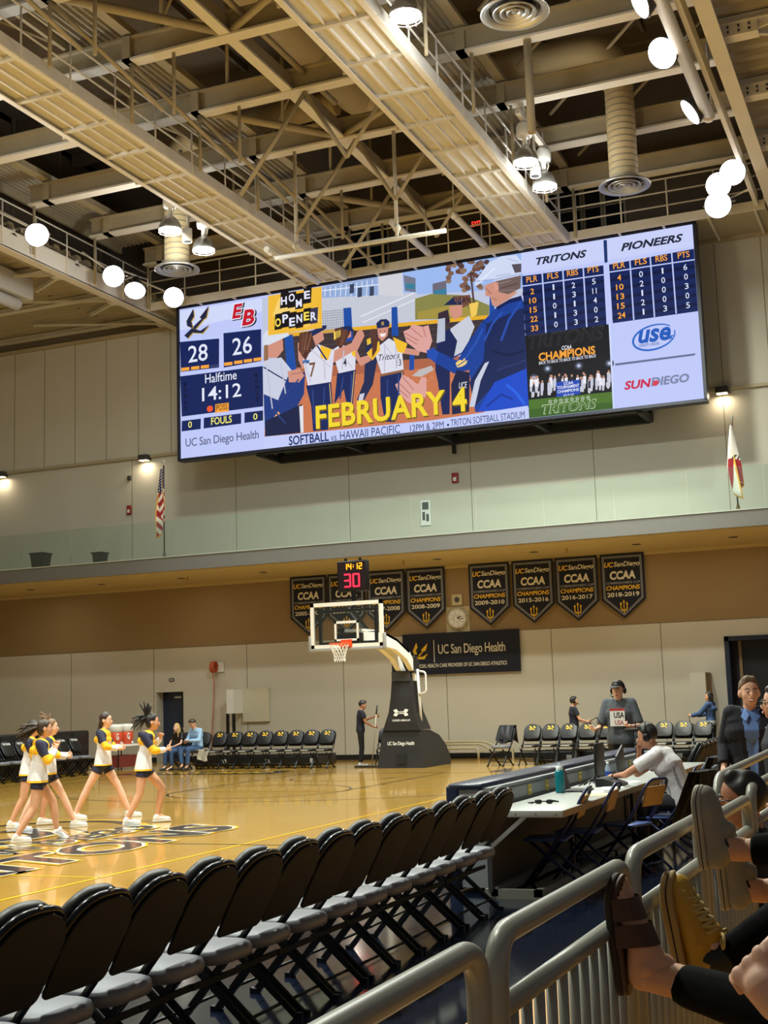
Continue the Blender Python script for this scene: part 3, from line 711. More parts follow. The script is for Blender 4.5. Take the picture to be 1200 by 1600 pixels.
# the promotional picture: ball field, players greeting, a man in a blue jacket
pg(A, [(398, 345), (1240, 190), (1310, 180), (1489, 150), (1545, 785), (1146, 845), (455, 915)], (196, 204, 228))
pg(A, [(985, 232), (1489, 150), (1500, 300), (990, 330)], (160, 190, 245))
pg(A, [(655, 340), (1052, 318), (1052, 430), (655, 470)], (202, 206, 220))
pg(A, [(650, 296), (880, 252), (888, 330), (652, 342)], (150, 176, 222)); pg(A, [(885, 250), (985, 235), (995, 335), (892, 330)], (214, 214, 224))
for x in range(662, 880, 22): stroke(A, [(x, 300-(x-650)*.17), (x+1, 336)], 3, (235, 240, 255))
stroke(A, [(652, 312), (888, 285)], 4, (236, 240, 255)); stroke(A, [(820, 420), (1040, 320)], 5, (236, 236, 246)); stroke(A, [(830, 445), (1052, 345)], 4, (236, 236, 246))
for x, y in ((765, 285), (800, 300), (850, 295)): pg(A, [(x, y), (x+18, y-3), (x+20, y+36), (x+2, y+40)], (60, 70, 96))
pg(A, [(990, 245), (1042, 258), (1046, 318), (1000, 312)], (120, 122, 142)); pg(A, [(1000, 280), (1040, 282), (1042, 305), (1002, 303)], (60, 130, 160)); pg(A, [(1115, 282), (1172, 268), (1178, 330), (1120, 338)], (112, 108, 124)); pg(A, [(1122, 310), (1174, 302), (1176, 325), (1124, 332)], (60, 130, 160))
pg(A, [(1045, 345), (1110, 325), (1260, 330), (1360, 372), (1360, 425), (1050, 432)], (140, 138, 76)); pg(A, [(1060, 400), (1250, 360), (1300, 420), (1060, 432)], (168, 150, 70))
for k in range(46): blob(B, 25+random.random()*175, 180+random.random()*150*(0.6+0.4*random.random()), 13, 11, random.choice([(108, 74, 66), (128, 96, 80), (84, 62, 60), (150, 120, 96)]), 7)
stroke(B, [(130, 250), (150, 380)], 8, (84, 62, 56))
pg(A, [(480, 506), (1360, 425), (1360, 590), (480, 650)], (66, 54, 58)); pg(A, [(480, 492), (1360, 412), (1360, 428), (480, 508)], (236, 178, 44))
for k in range(9): stroke(A, [(500+75*k, 505-7*k), (505+75*k, 640-6*k)], 3, (40, 36, 46))
for k in range(4): stroke(A, [(480, 530+26*k), (1360, 450+26*k)], 2, (92, 76, 76))
pg(A, [(440, 640), (1360, 575), (1360, 830), (455, 912)], (206, 122, 82)); pg(A, [(440, 640), (1360, 575), (1360, 610), (450, 690)], (178, 104, 74))
for k in range(60): blob(A, 600+random.random()*640, 660+random.random()*170, 7, 3, random.choice([(190, 108, 70), (222, 142, 100)]), 6)
for pts in ([(745, 385), (778, 382), (795, 520), (760, 525)], [(948, 382), (972, 378), (985, 500), (956, 500)], [(505, 500), (540, 495), (566, 640), (528, 645)], [(1035, 560), (1055, 558), (1058, 640), (1038, 642)], [(1360, 330), (1380, 325), (1384, 420), (1362, 425)]): pg(A, pts, (32, 80, 168))
for k in range(10): stroke(A, [(660+9*k, 398-k), (670+9*k, 488-k)], 1.5, (120, 126, 140)); stroke(A, [(655, 400+10*k), (750, 392+10*k)], 1.5, (120, 126, 140))
pg(A, [(1080, 640), (1130, 622), (1140, 640), (1090, 668), (1050, 665)], (196, 190, 190))
JN = (26, 42, 96)
def player(body, sleeves, pants, face, hair, cap, arms):
    for a in arms: pg(A, a, SK)
    pg(A, pants, JN)
    x0 = sum(p[0] for p in pants)/len(pants); stroke(A, [(pants[1][0]-6, pants[1][1]+6), (pants[2][0]-6, pants[2][1])], 3, (236, 200, 120))
    pg(A, body, (226, 226, 240)); stroke(A, [((body[0][0]+body[1][0])/2, body[1][1]+20), (body[2][0]-12, body[2][1]+70)], 3, (190, 190, 214))
    for s in sleeves: pg(A, s, (250, 196, 52))
    pg(A, face, SK)
    if hair: pg(A, hair, (92, 56, 44))
    if cap: pg(A, cap, (34, 46, 92))
player([(710, 560), (745, 535), (810, 560), (812, 640), (745, 655)], [[(790, 548), (816, 560), (815, 592), (795, 580)]], [(738, 655), (815, 640), (812, 780), (785, 775), (770, 720), (735, 780)], [(760, 480), (784, 478), (786, 505), (766, 512)], [(715, 470), (770, 460), (782, 486), (746, 560), (720, 520)], [(740, 464), (776, 458), (800, 480), (770, 482)], [[(785, 540), (812, 480), (830, 475), (842, 500), (812, 570)]])
pg(A, [(712, 485), (740, 475), (743, 502), (715, 518)], (250, 214, 90)); tx(A, '4', 762, 628, 776, 626, 34, (50, 40, 60), 0.0120)
pg(A, [(850, 530), (890, 510), (902, 600), (890, 700), (845, 790), (828, 762), (852, 690)], (36, 46, 86)); pg(A, [(862, 480), (890, 470), (892, 510), (866, 516)], (92, 60, 56)); pg(A, [(852, 515), (868, 508), (872, 530), (856, 540)], (236, 196, 60)); pg(A, [(838, 740), (858, 735), (846, 800), (828, 800)], (210, 210, 226))
player([(590, 600), (650, 535), (720, 560), (715, 690), (620, 705)], [[(660, 540), (708, 556), (696, 602), (664, 590)]], [(612, 705), (715, 690), (728, 780), (716, 884), (655, 890), (640, 790)], [(622, 498), (665, 482), (674, 515), (640, 542)], [(568, 490), (622, 478), (628, 540), (602, 604), (570, 560)], [(612, 484), (660, 458), (680, 456), (680, 470), (625, 502)], [[(700, 570), (790, 530), (815, 480), (840, 488), (806, 560), (720, 612)], [(564, 530), (600, 520), (622, 600), (592, 640), (572, 600)]])
tx(A, '7', 624, 672, 650, 668, 60, (120, 84, 60), 0.0120); pg(A, [(590, 602), (618, 600), (618, 614), (592, 616)], (60, 110, 170)); stroke(A, [(646, 540), (690, 600)], 6, JN)
player([(902, 545), (945, 510), (1000, 540), (1015, 640), (925, 660), (893, 580)], [[(855, 572), (905, 520), (912, 560), (882, 602)], [(962, 505), (1024, 532), (1012, 572), (985, 566)]], [(918, 660), (1015, 640), (1020, 760), (992, 852), (950, 852), (925, 750)], [(893, 466), (941, 460), (938, 500), (918, 522), (900, 506)], [(875, 520), (900, 498), (897, 560), (880, 592)], [(888, 448), (905, 432), (930, 430), (944, 442), (944, 462), (893, 470)], [[(805, 540), (830, 590), (868, 578), (876, 602), (835, 626), (810, 592)], [(1010, 548), (1080, 560), (1074, 582), (1000, 572)]])
tx(A, 'Tritons', 908, 606, 996, 590, 26, (40, 36, 60), 0.0060, 0.3); tx(A, '13', 984, 626, 1004, 622, 28, (70, 60, 70), 0.0120); pg(A, [(918, 658), (1016, 638), (1017, 648), (920, 668)], (150, 100, 70))
pg(A, [(905, 492), (932, 489), (926, 503), (912, 504)], (250, 244, 244)); tx(A, 'S', 910, 456, 922, 455, 14, (236, 190, 80), 0.0180)
for ex in (907, 926): blob(A, ex, 480, 3, 2.5, (40, 28, 30), 6)
# fan at the left in a white cap with raised fist
pg(A, [(425, 604), (500, 590), (545, 640), (565, 720), (520, 836), (445, 852)], (206, 212, 230)); stroke(A, [(428, 630), (536, 690)], 5, JN)
pg(A, [(430, 530), (500, 515), (506, 560), (482, 592), (440, 592)], SK); pg(A, [(415, 500), (430, 478), (520, 486), (526, 500), (442, 540), (420, 545)], (222, 228, 240)); pg(A, [(424, 540), (440, 538), (446, 600), (428, 606)], (150, 110, 80))
pg(A, [(438, 740), (500, 765), (536, 660), (604, 650), (606, 740), (560, 834), (500, 884), (455, 884)], (34, 60, 132)); pg(A, [(470, 860), (505, 810), (512, 820), (480, 868)], (240, 170, 110)); pg(A, [(455, 850), (600, 780), (615, 895), (458, 912)], (28, 36, 72)); pg(A, [(590, 790), (606, 786), (616, 895), (604, 897)], (230, 230, 240))
pg(A, [(530, 648), (580, 634), (602, 665), (582, 692), (540, 692)], SK); stroke(A, [(545, 660), (590, 652)], 3, SKD)
# clapping hands
def hand(pts, lines):
    pg(A, pts, (226, 168, 160))
    for l in lines: stroke(A, l, 4, (190, 122, 118))
hand([(1004, 482), (1030, 470), (1040, 452), (1085, 462), (1108, 455), (1128, 520), (1112, 572), (1070, 562), (1020, 526)], [[(1010, 488), (1070, 520)], [(1016, 506), (1066, 535)], [(1036, 468), (1085, 505)], [(1085, 462), (1100, 505)]])
hand([(983, 700), (1000, 690), (1010, 660), (1040, 672), (1078, 700), (1092, 668), (1112, 672), (1116, 740), (1088, 790), (1040, 772), (1000, 735)], [[(1000, 695), (1050, 740)], [(1012, 668), (1062, 722)], [(990, 712), (1040, 752)]])
# visor player and the man in the blue jacket
pg(B, [(0, 405), (40, 390), (52, 440), (0, 480)], (60, 44, 60)); pg(B, [(55, 470), (130, 415), (156, 462), (112, 582), (52, 588)], (206, 210, 224)); pg(B, [(0, 520), (48, 468), (86, 520), (76, 584), (62, 645), (70, 820), (40, 822), (14, 690), (0, 640)], (28, 40, 88))
pg(B, [(60, 335), (130, 328), (138, 365), (98, 385)], (120, 80, 66)); pg(B, [(45, 376), (100, 370), (102, 412), (72, 432), (50, 412)], SK); pg(B, [(22, 372), (60, 338), (112, 346), (96, 370)], (34, 44, 84)); pg(B, [(128, 365), (168, 358), (162, 412), (140, 424)], (248, 206, 96)); pg(B, [(0, 430), (30, 425), (35, 520), (0, 530)], (190, 196, 214))
pg(B, [(-40, 560), (0, 560), (90, 602), (180, 450), (240, 385), (345, 330), (358, 360), (396, 792), (176, 812), (142, 640), (80, 655), (0, 612), (-30, 590)], (26, 66, 156))
pg(B, [(-40, 560), (-10, 548), (10, 570), (0, 606), (-36, 590)], (34, 80, 180))
pg(B, [(205, 450), (360, 380), (380, 640), (250, 700), (172, 790), (146, 690), (200, 600)], (26, 40, 88)); pg(B, [(250, 690), (388, 630), (397, 790), (186, 810)], (26, 76, 204)); pg(B, [(206, 612), (224, 604), (192, 684), (172, 790), (150, 790), (168, 684)], (206, 212, 232))
pg(B, [(90, 640), (145, 650), (150, 810), (80, 822), (70, 700)], (30, 36, 72)); stroke(B, [(188, 440), (240, 470), (200, 600)], 4, (16, 36, 96))
pg(B, [(242, 380), (300, 345), (345, 332), (350, 350), (290, 365), (250, 392)], (20, 34, 88))
pg(B, [(190, 288), (235, 272), (330, 318), (300, 342), (246, 378), (226, 372), (216, 336), (196, 332)], (210, 150, 130)); pg(B, [(236, 268), (342, 246), (342, 300), (292, 326), (252, 316)], (116, 96, 92)); pg(B, [(228, 280), (246, 274), (250, 306), (235, 312)], (226, 160, 140))
pg(B, [(148, 272), (205, 190), (258, 165), (318, 160), (342, 188), (342, 246), (240, 270), (200, 263), (150, 293)], (212, 222, 248)); pg(B, [(300, 200), (342, 196), (342, 232), (316, 236)], (90, 80, 90)); stroke(B, [(148, 272), (240, 262), (342, 240)], 4, (160, 172, 214))
for pts, w_, c in (([(345, 360), (300, 430), (270, 520)], 10, (36, 80, 176)), ([(270, 400), (230, 450), (200, 520)], 8, (40, 86, 184)), ([(120, 600), (170, 520), (190, 470)], 9, (40, 84, 182)), ([(300, 700), (340, 730), (380, 780)], 12, (40, 100, 232)), ([(220, 790), (280, 740), (330, 760)], 9, (20, 56, 160)), ([(230, 560), (300, 580), (370, 560)], 10, (18, 30, 70)), ([(260, 640), (320, 620), (375, 600)], 7, (40, 56, 108)), ([(60, 595), (110, 570), (150, 500)], 6, (18, 50, 130))): stroke(B, pts, w_, c)
for pts, w_, c in (([(196, 300), (214, 316)], 4, (176, 112, 98)), ([(204, 318), (222, 322)], 3, (160, 92, 84)), ([(225, 340), (245, 352)], 6, (186, 124, 108)), ([(240, 285), (300, 268)], 4, (150, 130, 124)), ([(262, 300), (330, 280)], 4, (84, 68, 66)), ([(255, 312), (320, 306)], 4, (140, 120, 114)), ([(172, 270), (230, 215)], 5, (236, 242, 255)), ([(235, 250), (300, 240)], 5, (180, 192, 226)), ([(280, 175), (330, 190)], 5, (188, 200, 232))): stroke(B, pts, w_, c)
for k in range(16): stroke(B, [(62+4.5*k, 336+(k % 3)*4), (66+4.5*k, 352+(k % 4)*5)], 3, random.choice([(80, 52, 46), (146, 104, 88), (60, 40, 40)]))
for k in range(14): stroke(A, [(574+3.5*k, 492-(k % 3)*4), (580+2*k, 560+(k % 4)*9)], 2.5, random.choice([(120, 78, 60), (70, 42, 36), (146, 100, 78)]))
for k in range(9): stroke(A, [(720+6*k, 474), (728+3*k, 540)], 2.5, random.choice([(120, 78, 60), (60, 38, 34)]))
for pts in ([(600, 610), (630, 690)], [(680, 600), (690, 680)], [(760, 560), (758, 640)], [(930, 540), (936, 650)], [(975, 540), (985, 636)], [(440, 620), (480, 800)], [(500, 610), (530, 740)]): stroke(A, pts, 5, (196, 198, 218))
for pts in ([(640, 720), (660, 860)], [(690, 710), (690, 850)], [(765, 670), (758, 760)], [(800, 660), (802, 770)], [(950, 680), (960, 830)], [(995, 660), (1004, 800)], [(480, 800), (540, 860)], [(500, 780), (580, 680)]): stroke(A, pts, 6, (48, 68, 132))
put = [(84, 612), (100, 598), (112, 602), (120, 590), (126, 604), (134, 600), (128, 616), (112, 626), (92, 630)]; pg(B, put, (250, 214, 130)); stroke(B, [(92, 624), (124, 602)], 4, (26, 66, 156))
tx(B, 'UCE', 104, 718, 138, 712, 26, (230, 226, 236), 0.0120, 0.3)
tx(D, 'FEBRUARY 4', 501.5, 672, 735, 646, 36, (120, 96, 20), 0.03, 0, 1.05); tx(D, 'FEBRUARY 4', 500, 670, 733.5, 644, 36, (250, 222, 50), 0.026, 0, 1.05)
# title tile
pg(A, [(425, 335), (648, 295), (662, 468), (438, 500)], (246, 192, 60)); pg(A, [(470, 345), (520, 330), (560, 390), (450, 420)], (252, 216, 120)); pg(A, [(570, 400), (640, 380), (650, 440), (590, 470)], (252, 206, 90))
BK = (26, 22, 26)
for i, ch in enumerate('HOME'):
    x = 477+32*i; y = 322-5*i+(0, 4, 14, -4)[i]; pg(A, [(x, y), (x+33, y-6), (x+35, y+60), (x+2, y+66)], BK)
    tx(A, ch, x+5, y+(52, 40, 58, 46)[i], x+30, y+(48, 36, 54, 42)[i], 34, (236, 236, 255), 0.0300)
for i, ch in enumerate('OPENER'):
    x = 461+29.5*i; y = 412-5*i+(0, -4, 3, 8, -3, 0)[i]; pg(A, [(x, y), (x+31, y-6), (x+33, y+60), (x+2, y+66)], BK if i != 5 else (60, 56, 80))
    tx(A, ch, x+4, y+(54, 46, 58, 44, 50, 52)[i], x+28, y+(50, 42, 54, 40, 46, 48)[i], 36, (236, 236, 255) if i not in (0, 4) else (250, 226, 90), 0.0300)
# caption strip
pg(A, [(455, 915), (1146, 845), (1541, 785), (1546, 842), (1146, 897), (460, 972)], (200, 210, 255))
tx(A, 'SOFTBALL', 560, 948, 724, 930, 38, (26, 46, 106), 0.0210); tx(A, 'vs.', 733, 930, 760, 927, 20, (60, 76, 130), 0.0000, 0.2); tx(A, 'HAWAII PACIFIC', 770, 925, 1016, 897, 34, (40, 62, 120), 0.0000)
tx(A, '12PM & 2PM', 1058, 893, 1196, 876, 28, (40, 62, 120), 0.0); blob(B, 66, 864, 5, 5, (30, 40, 80), 8); tx(B, 'TRITON SOFTBALL STADIUM', 78, 869, 383, 836, 28, (40, 62, 120), 0.0)
# right columns
pg(B, [(338, 152), (1069, 25), (1076, 120), (345, 240)], (206, 214, 255))
tx(B, 'TRITONS', 405, 200, 620, 172, 32, (36, 42, 62), 0.0360, 0.3); tx(B, 'PIONEERS', 763, 141, 1028, 104, 34, (36, 42, 62), 0.0360, 0.3)
pg(B, [(687, 97), (702, 95), (708, 190), (695, 193)], (30, 54, 110))
pg(B, [(347, 250), (690, 203), (711, 452), (372, 500)], NV); pg(B, [(714, 200), (1081, 131), (1101, 394), (737, 446)], NV)
for k in range(5):
    pg(B, [(352+4*k, 318+39*k), (694+3*k, 262+39*k), (695+3*k, 276+39*k), (353+4*k, 332+39*k)], NV2)
    pg(B, [(722+3*k, 258+40*k), (1084+3*k, 198+40*k), (1085+3*k, 212+40*k), (723+3*k, 272+40*k)], NV2)
stroke(B, [(350, 292), (692, 243)], 5, WB); stroke(B, [(716, 232), (1084, 177)], 5, WB)
for p, q in (((432, 238), (457, 486)), ((519, 226), (543, 474)), ((605, 214), (628, 462)), ((802, 180), (825, 432)), ((888, 165), (912, 420)), ((979, 150), (1003, 405))): stroke(B, [p, q], 6, (190, 204, 255))
for i, s in enumerate(('PLR', 'FLS', 'RBS', 'PTS')):
    x = (367, 455, 538, 625)[i]; y = (277, 263, 250, 236)[i]; tx(B, s, x, y, x+47, y-6, 25, ORG, 0.012)
    x = (733, 825, 912, 1006)[i]; y = (219, 203, 189, 174)[i]; tx(B, s, x, y, x+50, y-7, 26, ORG, 0.012)
rowsL = [('2', '1', '2', '5'), ('10', '1', '3', '11'), ('15', '0', '1', '4'), ('22', '1', '3', '0'), ('33', '0', '3', '2')]
rowsR = [('4', '0', '1', '6'), ('10', '2', '0', '0'), ('13', '1', '0', '3'), ('15', '2', '0', '0'), ('24', '1', '3', '5')]
for r, row in enumerate(rowsL):
    for c, s in enumerate(row):
        wd = {'1': 7, '11': 18}.get(s, 15*len(s)); x = (394, 483, 567, 653)[c]+4*r; y = (326, 308, 300, 284)[c]+(38.5, 39, 38.5, 39.5)[c]*r
        tx(B, s, x-wd/2, y, x+wd/2, y-1.5, 24, ORG if c == 0 else (220, 228, 255), 0.016 if c == 0 else 0.008)
for r, row in enumerate(rowsR):
    for c, s in enumerate(row):
        wd = {'1': 7}.get(s, 16*len(s)); x = (760, 852, 943, 1039)[c]+3.6*r; y = (268, 253, 239, 223)[c]+(39.5, 39.5, 39.5, 40)[c]*r
        tx(B, s, x-wd/2, y, x+wd/2, y-1.5, 25, ORG if c == 0 else (220, 228, 255), 0.016 if c == 0 else 0.008)
# champions picture
pg(B, [(370, 500), (720, 450), (748, 800), (402, 842)], (20, 20, 24)); pg(B, [(396, 762), (744, 728), (748, 800), (402, 842)], (78, 118, 40)); pg(B, [(400, 800), (747, 770), (748, 800), (402, 842)], (60, 100, 34))
tx(B, 'TRITONS', 388, 556, 704, 512, 60, (50, 50, 54), 0.0300, 0.25); tx(B, 'TRITONS', 392, 553, 700, 510, 52, (30, 30, 33), 0.0120, 0.25)
tx(B, 'CCAA', 526, 558, 568, 552, 17, (226, 226, 240), 0.0300, 0.2); tx(B, 'CHAMPIONS', 432, 602, 668, 575, 34, (250, 168, 60), 0.0300); tx(B, 'BACK TO BACK TO BACK TO BACK TO BACK', 433, 617, 672, 588, 13, (226, 226, 240), 0.0180, 0.2)
for x, y in ((470, 634), (600, 622), (727, 612), (415, 672)):
    for r, c in ((20, (50, 54, 66)), (13, (96, 104, 124)), (7, (190, 200, 230))): blob(B, x, y, r, r*.9, c)
for k in range(44):
    x = 400+random.random()*335; row = random.random(); y = 690-(x-400)*0.085+row*30-14
    if 512 < x < 606 and row > 0.4: continue
    c = random.choice([(226, 228, 240), (200, 204, 222), (240, 240, 250), (40, 44, 60)])
    pg(B, [(x-6, y), (x+6, y-1), (x+7, y+30), (x-6, y+31)], c); pg(B, [(x-5, y+30), (x+5, y+29), (x+4, y+50), (x-4, y+51)], (206, 206, 220)); blob(B, x, y-6, 4.5, 6, (196, 146, 120), 7)
pg(B, [(508, 690), (606, 679), (610, 738), (512, 751)], (34, 74, 180))
tx(B, 'CCAA', 540, 701, 580, 697, 12, (230, 236, 255), 0.0300); tx(B, 'TOURNAMENT', 513, 719, 605, 709, 13, (230, 236, 255), 0.0240); tx(B, 'CHAMPIONS', 515, 735, 604, 725, 12, (230, 236, 255), 0.0240); tx(B, '2019-20', 540, 748, 584, 743, 9, (200, 210, 250), 0.0180)
for k in range(8):
    x, y = 486+22.5*k, 769-2.4*k; star = [(x+(10 if i % 2 == 0 else 4.5)*math.sin(2*PI*i/10), y-(10 if i % 2 == 0 else 4.5)*math.cos(2*PI*i/10)) for i in range(10)]
    pg(B, star, (220, 232, 214)); pg(B, [(x+(a-x)*.6, y+(b-y)*.6) for a, b in star], (78, 118, 40))
tx(B, 'TRITONS', 455, 822, 682, 796, 40, (196, 214, 186), 0.0360, 0.25); tx(B, 'TRITONS', 458, 819, 679, 794, 35, (80, 118, 44), 0.0150, 0.25)
# sponsor tiles
tx(B, 'use', 848, 534, 985, 512, 56, (30, 92, 190), 0.0300, 0.25)
n = 40
for k in range(n):
    t0, t1 = 2*PI*k/n, 2*PI*(k+1)/n
    if 5.45 < t0 < 5.9: continue
    wv = 5+4*(0.5+0.5*math.cos(t0-2.6)); e = lambda t, d: (912+(90+d)*math.cos(t)*0.97+18*math.sin(-t)*0.35, 504+(52+d)*math.sin(t)-34*math.cos(t)*0.42)
    pg(B, [e(t0, -wv/2), e(t1, -wv/2), e(t1, wv/2), e(t0, wv/2)], (36, 104, 200))
tx(B, 'CREDIT UNION', 850, 547, 936, 534, 12, (60, 90, 160), 0.0060)
pg(B, [(978, 505), (983, 496), (998, 494), (986, 504), (996, 516), (982, 509), (974, 520)], (36, 104, 200))
pg(B, [(752, 613), (1090, 570), (1082, 579), (753, 622)], (100, 112, 150))
tx(B, 'SUN', 794, 722, 906, 708, 36, (206, 36, 70), 0.0360, 0.2); tx(B, 'DIEGO', 904, 707, 1064, 687, 36, (128, 136, 170), 0.0360, 0.2); pg(B, [(914, 683), (932, 681), (936, 692), (926, 704), (910, 703)], (220, 60, 80))
pg(B, [(720, 448), (728, 447), (755, 800), (748, 801)], (210, 220, 255))
root = thing('scoreboard', 'huge wide LED video scoreboard mounted high on the end wall', 'scoreboard', ((SX0+SX1)/2, SY, SZ0))
obj('screen', scr, LED, root, True)
b = MB(); b.box(SX0, SX1, SY, SY+0.28, SZ0, SZ1); obj('casing', b, BLACKM, root, True)
b = MB()
for x0, x1, z0, z1 in ((SX0-0.03, SX1+0.03, SZ1-0.03, SZ1+0.04), (SX0-0.03, SX1+0.03, SZ0-0.04, SZ0+0.03), (SX0-0.04, SX0+0.03, SZ0, SZ1), (SX1-0.03, SX1+0.04, SZ0, SZ1)): b.box(x0, x1, SY-0.06-0.0004*lay[0]*0, SY+0.3, z0, z1)
obj('bezel', b, mat('bezel_dark', (28, 32, 52), 0.4), root, True)
b = MB()
b.box(-18.5, -6.9, 35.9, 36.1, 9.16, 9.4); b.box(-18.5, -6.9, 34.5, 34.68, 9.2, 9.34)
for x in (-18.5, -15.6, -12.7, -9.8, -6.9): b.obox((x, 34.6, 9.26), (x, 36.0, 9.28), 0.14, 0.18); b.box(x-0.07, x+0.07, 35.95, 36.19, 9.2, 13.6)
b.box(-18.5, -6.9, 35.9, 36.1, 13.3, 13.5); b.box(-12.78, -12.7, 36.0, 36.15, 8.9, 9.2)
obj('mounting_frame', b, mat('frame_dark', (34, 34, 36), 0.6), root, True)
for x in (-18.5, -6.9):
    b = MB(); b.obox((x, 34.7, 9.3), (x, 36.1, 10.6), 0.12, 0.12); obj('strut', b, MATS['frame_dark'], root, True)

# ------------------------------------------------------------------ championship pennants
PX = [(-18.28, '2005-2006'), (-17.0, '2006-2007'), (-15.7, '2007-2008'), (-14.43, '2008-2009'), (-12.45, '2009-2010'), (-11.14, '2015-2016'), (-9.86, '2016-2017'), (-8.55, '2018-2019')]
CLOTHN = mat('banner_navy', (22, 26, 40), 0.85, noise=0.1, scale=6); BGREY = mat('banner_grey', (150, 152, 158), 0.85, noise=0); BWHITE = mat('banner_cream', (226, 220, 196), 0.85, noise=0)
for x0, yr in PX:
    y0 = 36.09; P = lambda dy: (lambda u, v: (x0+u, y0-dy, 5.57-1.8+v))
    root = MB(); W_ = 1.23
    out = [(0, 1.8), (0, 0.52), (W_/2, 0), (W_, 0.52), (W_, 1.8)]
    root.prism([(W_-a, b) for a, b in out], lambda p: (x0+p[0], y0, 3.77+p[1]), lambda p: (x0+p[0], y0+0.02, 3.77+p[1]), 0)
    def border(i, wd):
        o = [(i, 1.8-i), (i, 0.52+i*0.5), (W_/2, i*1.15), (W_-i, 0.52+i*0.5), (W_-i, 1.8-i)]; j = i+wd
        n = [(j, 1.8-j), (j, 0.52+j*0.5), (W_/2, j*1.15), (W_-j, 0.52+j*0.5), (W_-j, 1.8-j)]
        for k in range(5): a, b = k, (k+1) % 5; root.poly([P(0.003)(*o[a]), P(0.003)(*o[b]), P(0.003)(*n[b]), P(0.003)(*n[a])], 1)
    border(0.06, 0.018); border(0.095, 0.018)
    put_text(root, 'UC', P(0.004), 0.12, 1.43, 0.26, 0.15, 2, bold=0.028, shear=0.25); put_text(root, 'SanDiego', P(0.004), 0.385, 1.4, 0.73, 0.18, 3, bold=0.017, shear=0.2)
    put_text(root, 'CCAA', P(0.004), 0.26, 1.08, 0.72, 0.24, 3, bold=0.039, shear=0.1)
    put_text(root, "COMMISSIONER'S CUP", P(0.004), 0.14, 0.955, 0.96, 0.07, 1, bold=0.017, shear=0.15)
    put_text(root, 'CHAMPIONS', P(0.004), 0.14, 0.79, 0.95, 0.125, 2, bold=0.025, shear=0.15); put_text(root, yr, P(0.004), 0.16, 0.6, 0.9, 0.125, 3, bold=0.022)
    put_trident(root, P(0.004), W_/2-0.13, 0.12, 0.26, 0.4, 2)
    tag(obj('pennant_banner', root, [CLOTHN, BGREY, GOLD, BWHITE]), 'navy championship pennant reading %s hung on the tan wall band' % yr, 'banner', 'championship pennants under the balcony')
# sponsor cloth banner
y0 = 36.1; P = lambda u, v: (-14.6+u, y0-0.012, 2.43+v)
b = MB(); nx = 24
for i in range(nx):
    for j in range(6):
        q = []
        for a, c in ((i, j), (i+1, j), (i+1, j+1), (i, j+1)): u = 3.6*a/nx; v = 1.2*c/6; q.append((-14.6+u, y0+0.008*math.sin(u*5+v*2)*math.sin(PI*c/6), 2.43+v))
        b.poly(q, 0)
b.box(-14.6, -11.0, y0+0.02, y0+0.03, 2.43, 3.63, 0)
for pts in ([(0.33, 0.42), (0.62, 0.68), (0.58, 0.72), (0.8, 0.92), (0.72, 0.68), (0.68, 0.7), (0.38, 0.38)], [(0.36, 0.6), (0.32, 0.7), (0.44, 0.95), (0.48, 0.8), (0.42, 0.72), (0.46, 0.6)], [(0.47, 0.55), (0.62, 0.52), (0.8, 0.62), (0.68, 0.45), (0.46, 0.46)]): b.poly([P(*p) for p in pts], 2)
b.poly([P(0.98, 0.35), P(1.0, 0.35), P(1.0, 1.0), P(0.98, 1.0)], 3)
put_text(b, 'UC San Diego Health', P, 1.12, 0.5, 2.05, 0.36, 3, bold=0.007, space=0.95); put_text(b, 'OFFICIAL HEALTH CARE PROVIDER OF UC SAN DIEGO ATHLETICS', P, 0.35, 0.2, 2.85, 0.11, 3, bold=0.014)
tag(obj('sponsor_banner', b, [CLOTHN, BGREY, GOLD, BWHITE]), 'wide navy cloth sponsor banner reading UC San Diego Health behind the hoop', 'banner')

# ------------------------------------------------------------------ basketball goal
PADB = mat('pad_black', (30, 30, 32), 0.55, noise=0.1, scale=5)
root = thing('basketball_goal', 'portable basketball hoop with glass backboard and black padded base', 'basketball hoop', (-12.75, 31.5, 0))
bx, by = -12.75, 28.05
b = MB(); b.box(bx-0.9, bx+0.9, by, by+0.015, 3.0, 4.03); obj('backboard_glass', b, CLEAR, root, True)
b = MB()
for x0, x1, z0, z1 in ((bx-0.93, bx+0.93, 3.96, 4.05), (bx-0.93, bx+0.93, 2.97, 3.06), (bx-0.93, bx-0.84, 2.97, 4.05), (bx+0.84, bx+0.93, 2.97, 4.05)): b.box(x0, x1, by-0.012, by+0.05, z0, z1)
for x0, x1, z0, z1 in ((bx-0.31, bx+0.31, 3.54, 3.6), (bx-0.31, bx+0.31, 3.13, 3.18), (bx-0.31, bx-0.26, 3.13, 3.6), (bx+0.26, bx+0.31, 3.13, 3.6)): b.box(x0, x1, by-0.006, by+0.02, z0, z1)
obj('backboard_frame', b, WHITE, root, True)
b = MB(); b.rbox(bx-0.97, bx+0.97, by-0.03, by+0.06, 2.9, 2.98, 0.02); b.rbox(bx-0.99, bx-0.92, by-0.03, by+0.06, 2.9, 3.28, 0.02); b.rbox(bx+0.92, bx+0.99, by-0.03, by+0.06, 2.9, 3.28, 0.02); obj('edge_padding', b, mat('pad_grey', (150, 152, 152), 0.6), root, True)
ORR = mat('rim_orange', (226, 84, 40), 0.4)
b = MB(); ry = 27.63; b.tube([(bx+0.229*math.cos(2*PI*k/28), ry+0.229*math.sin(2*PI*k/28), 3.05) for k in range(28)], 0.014, 8, closed=True)
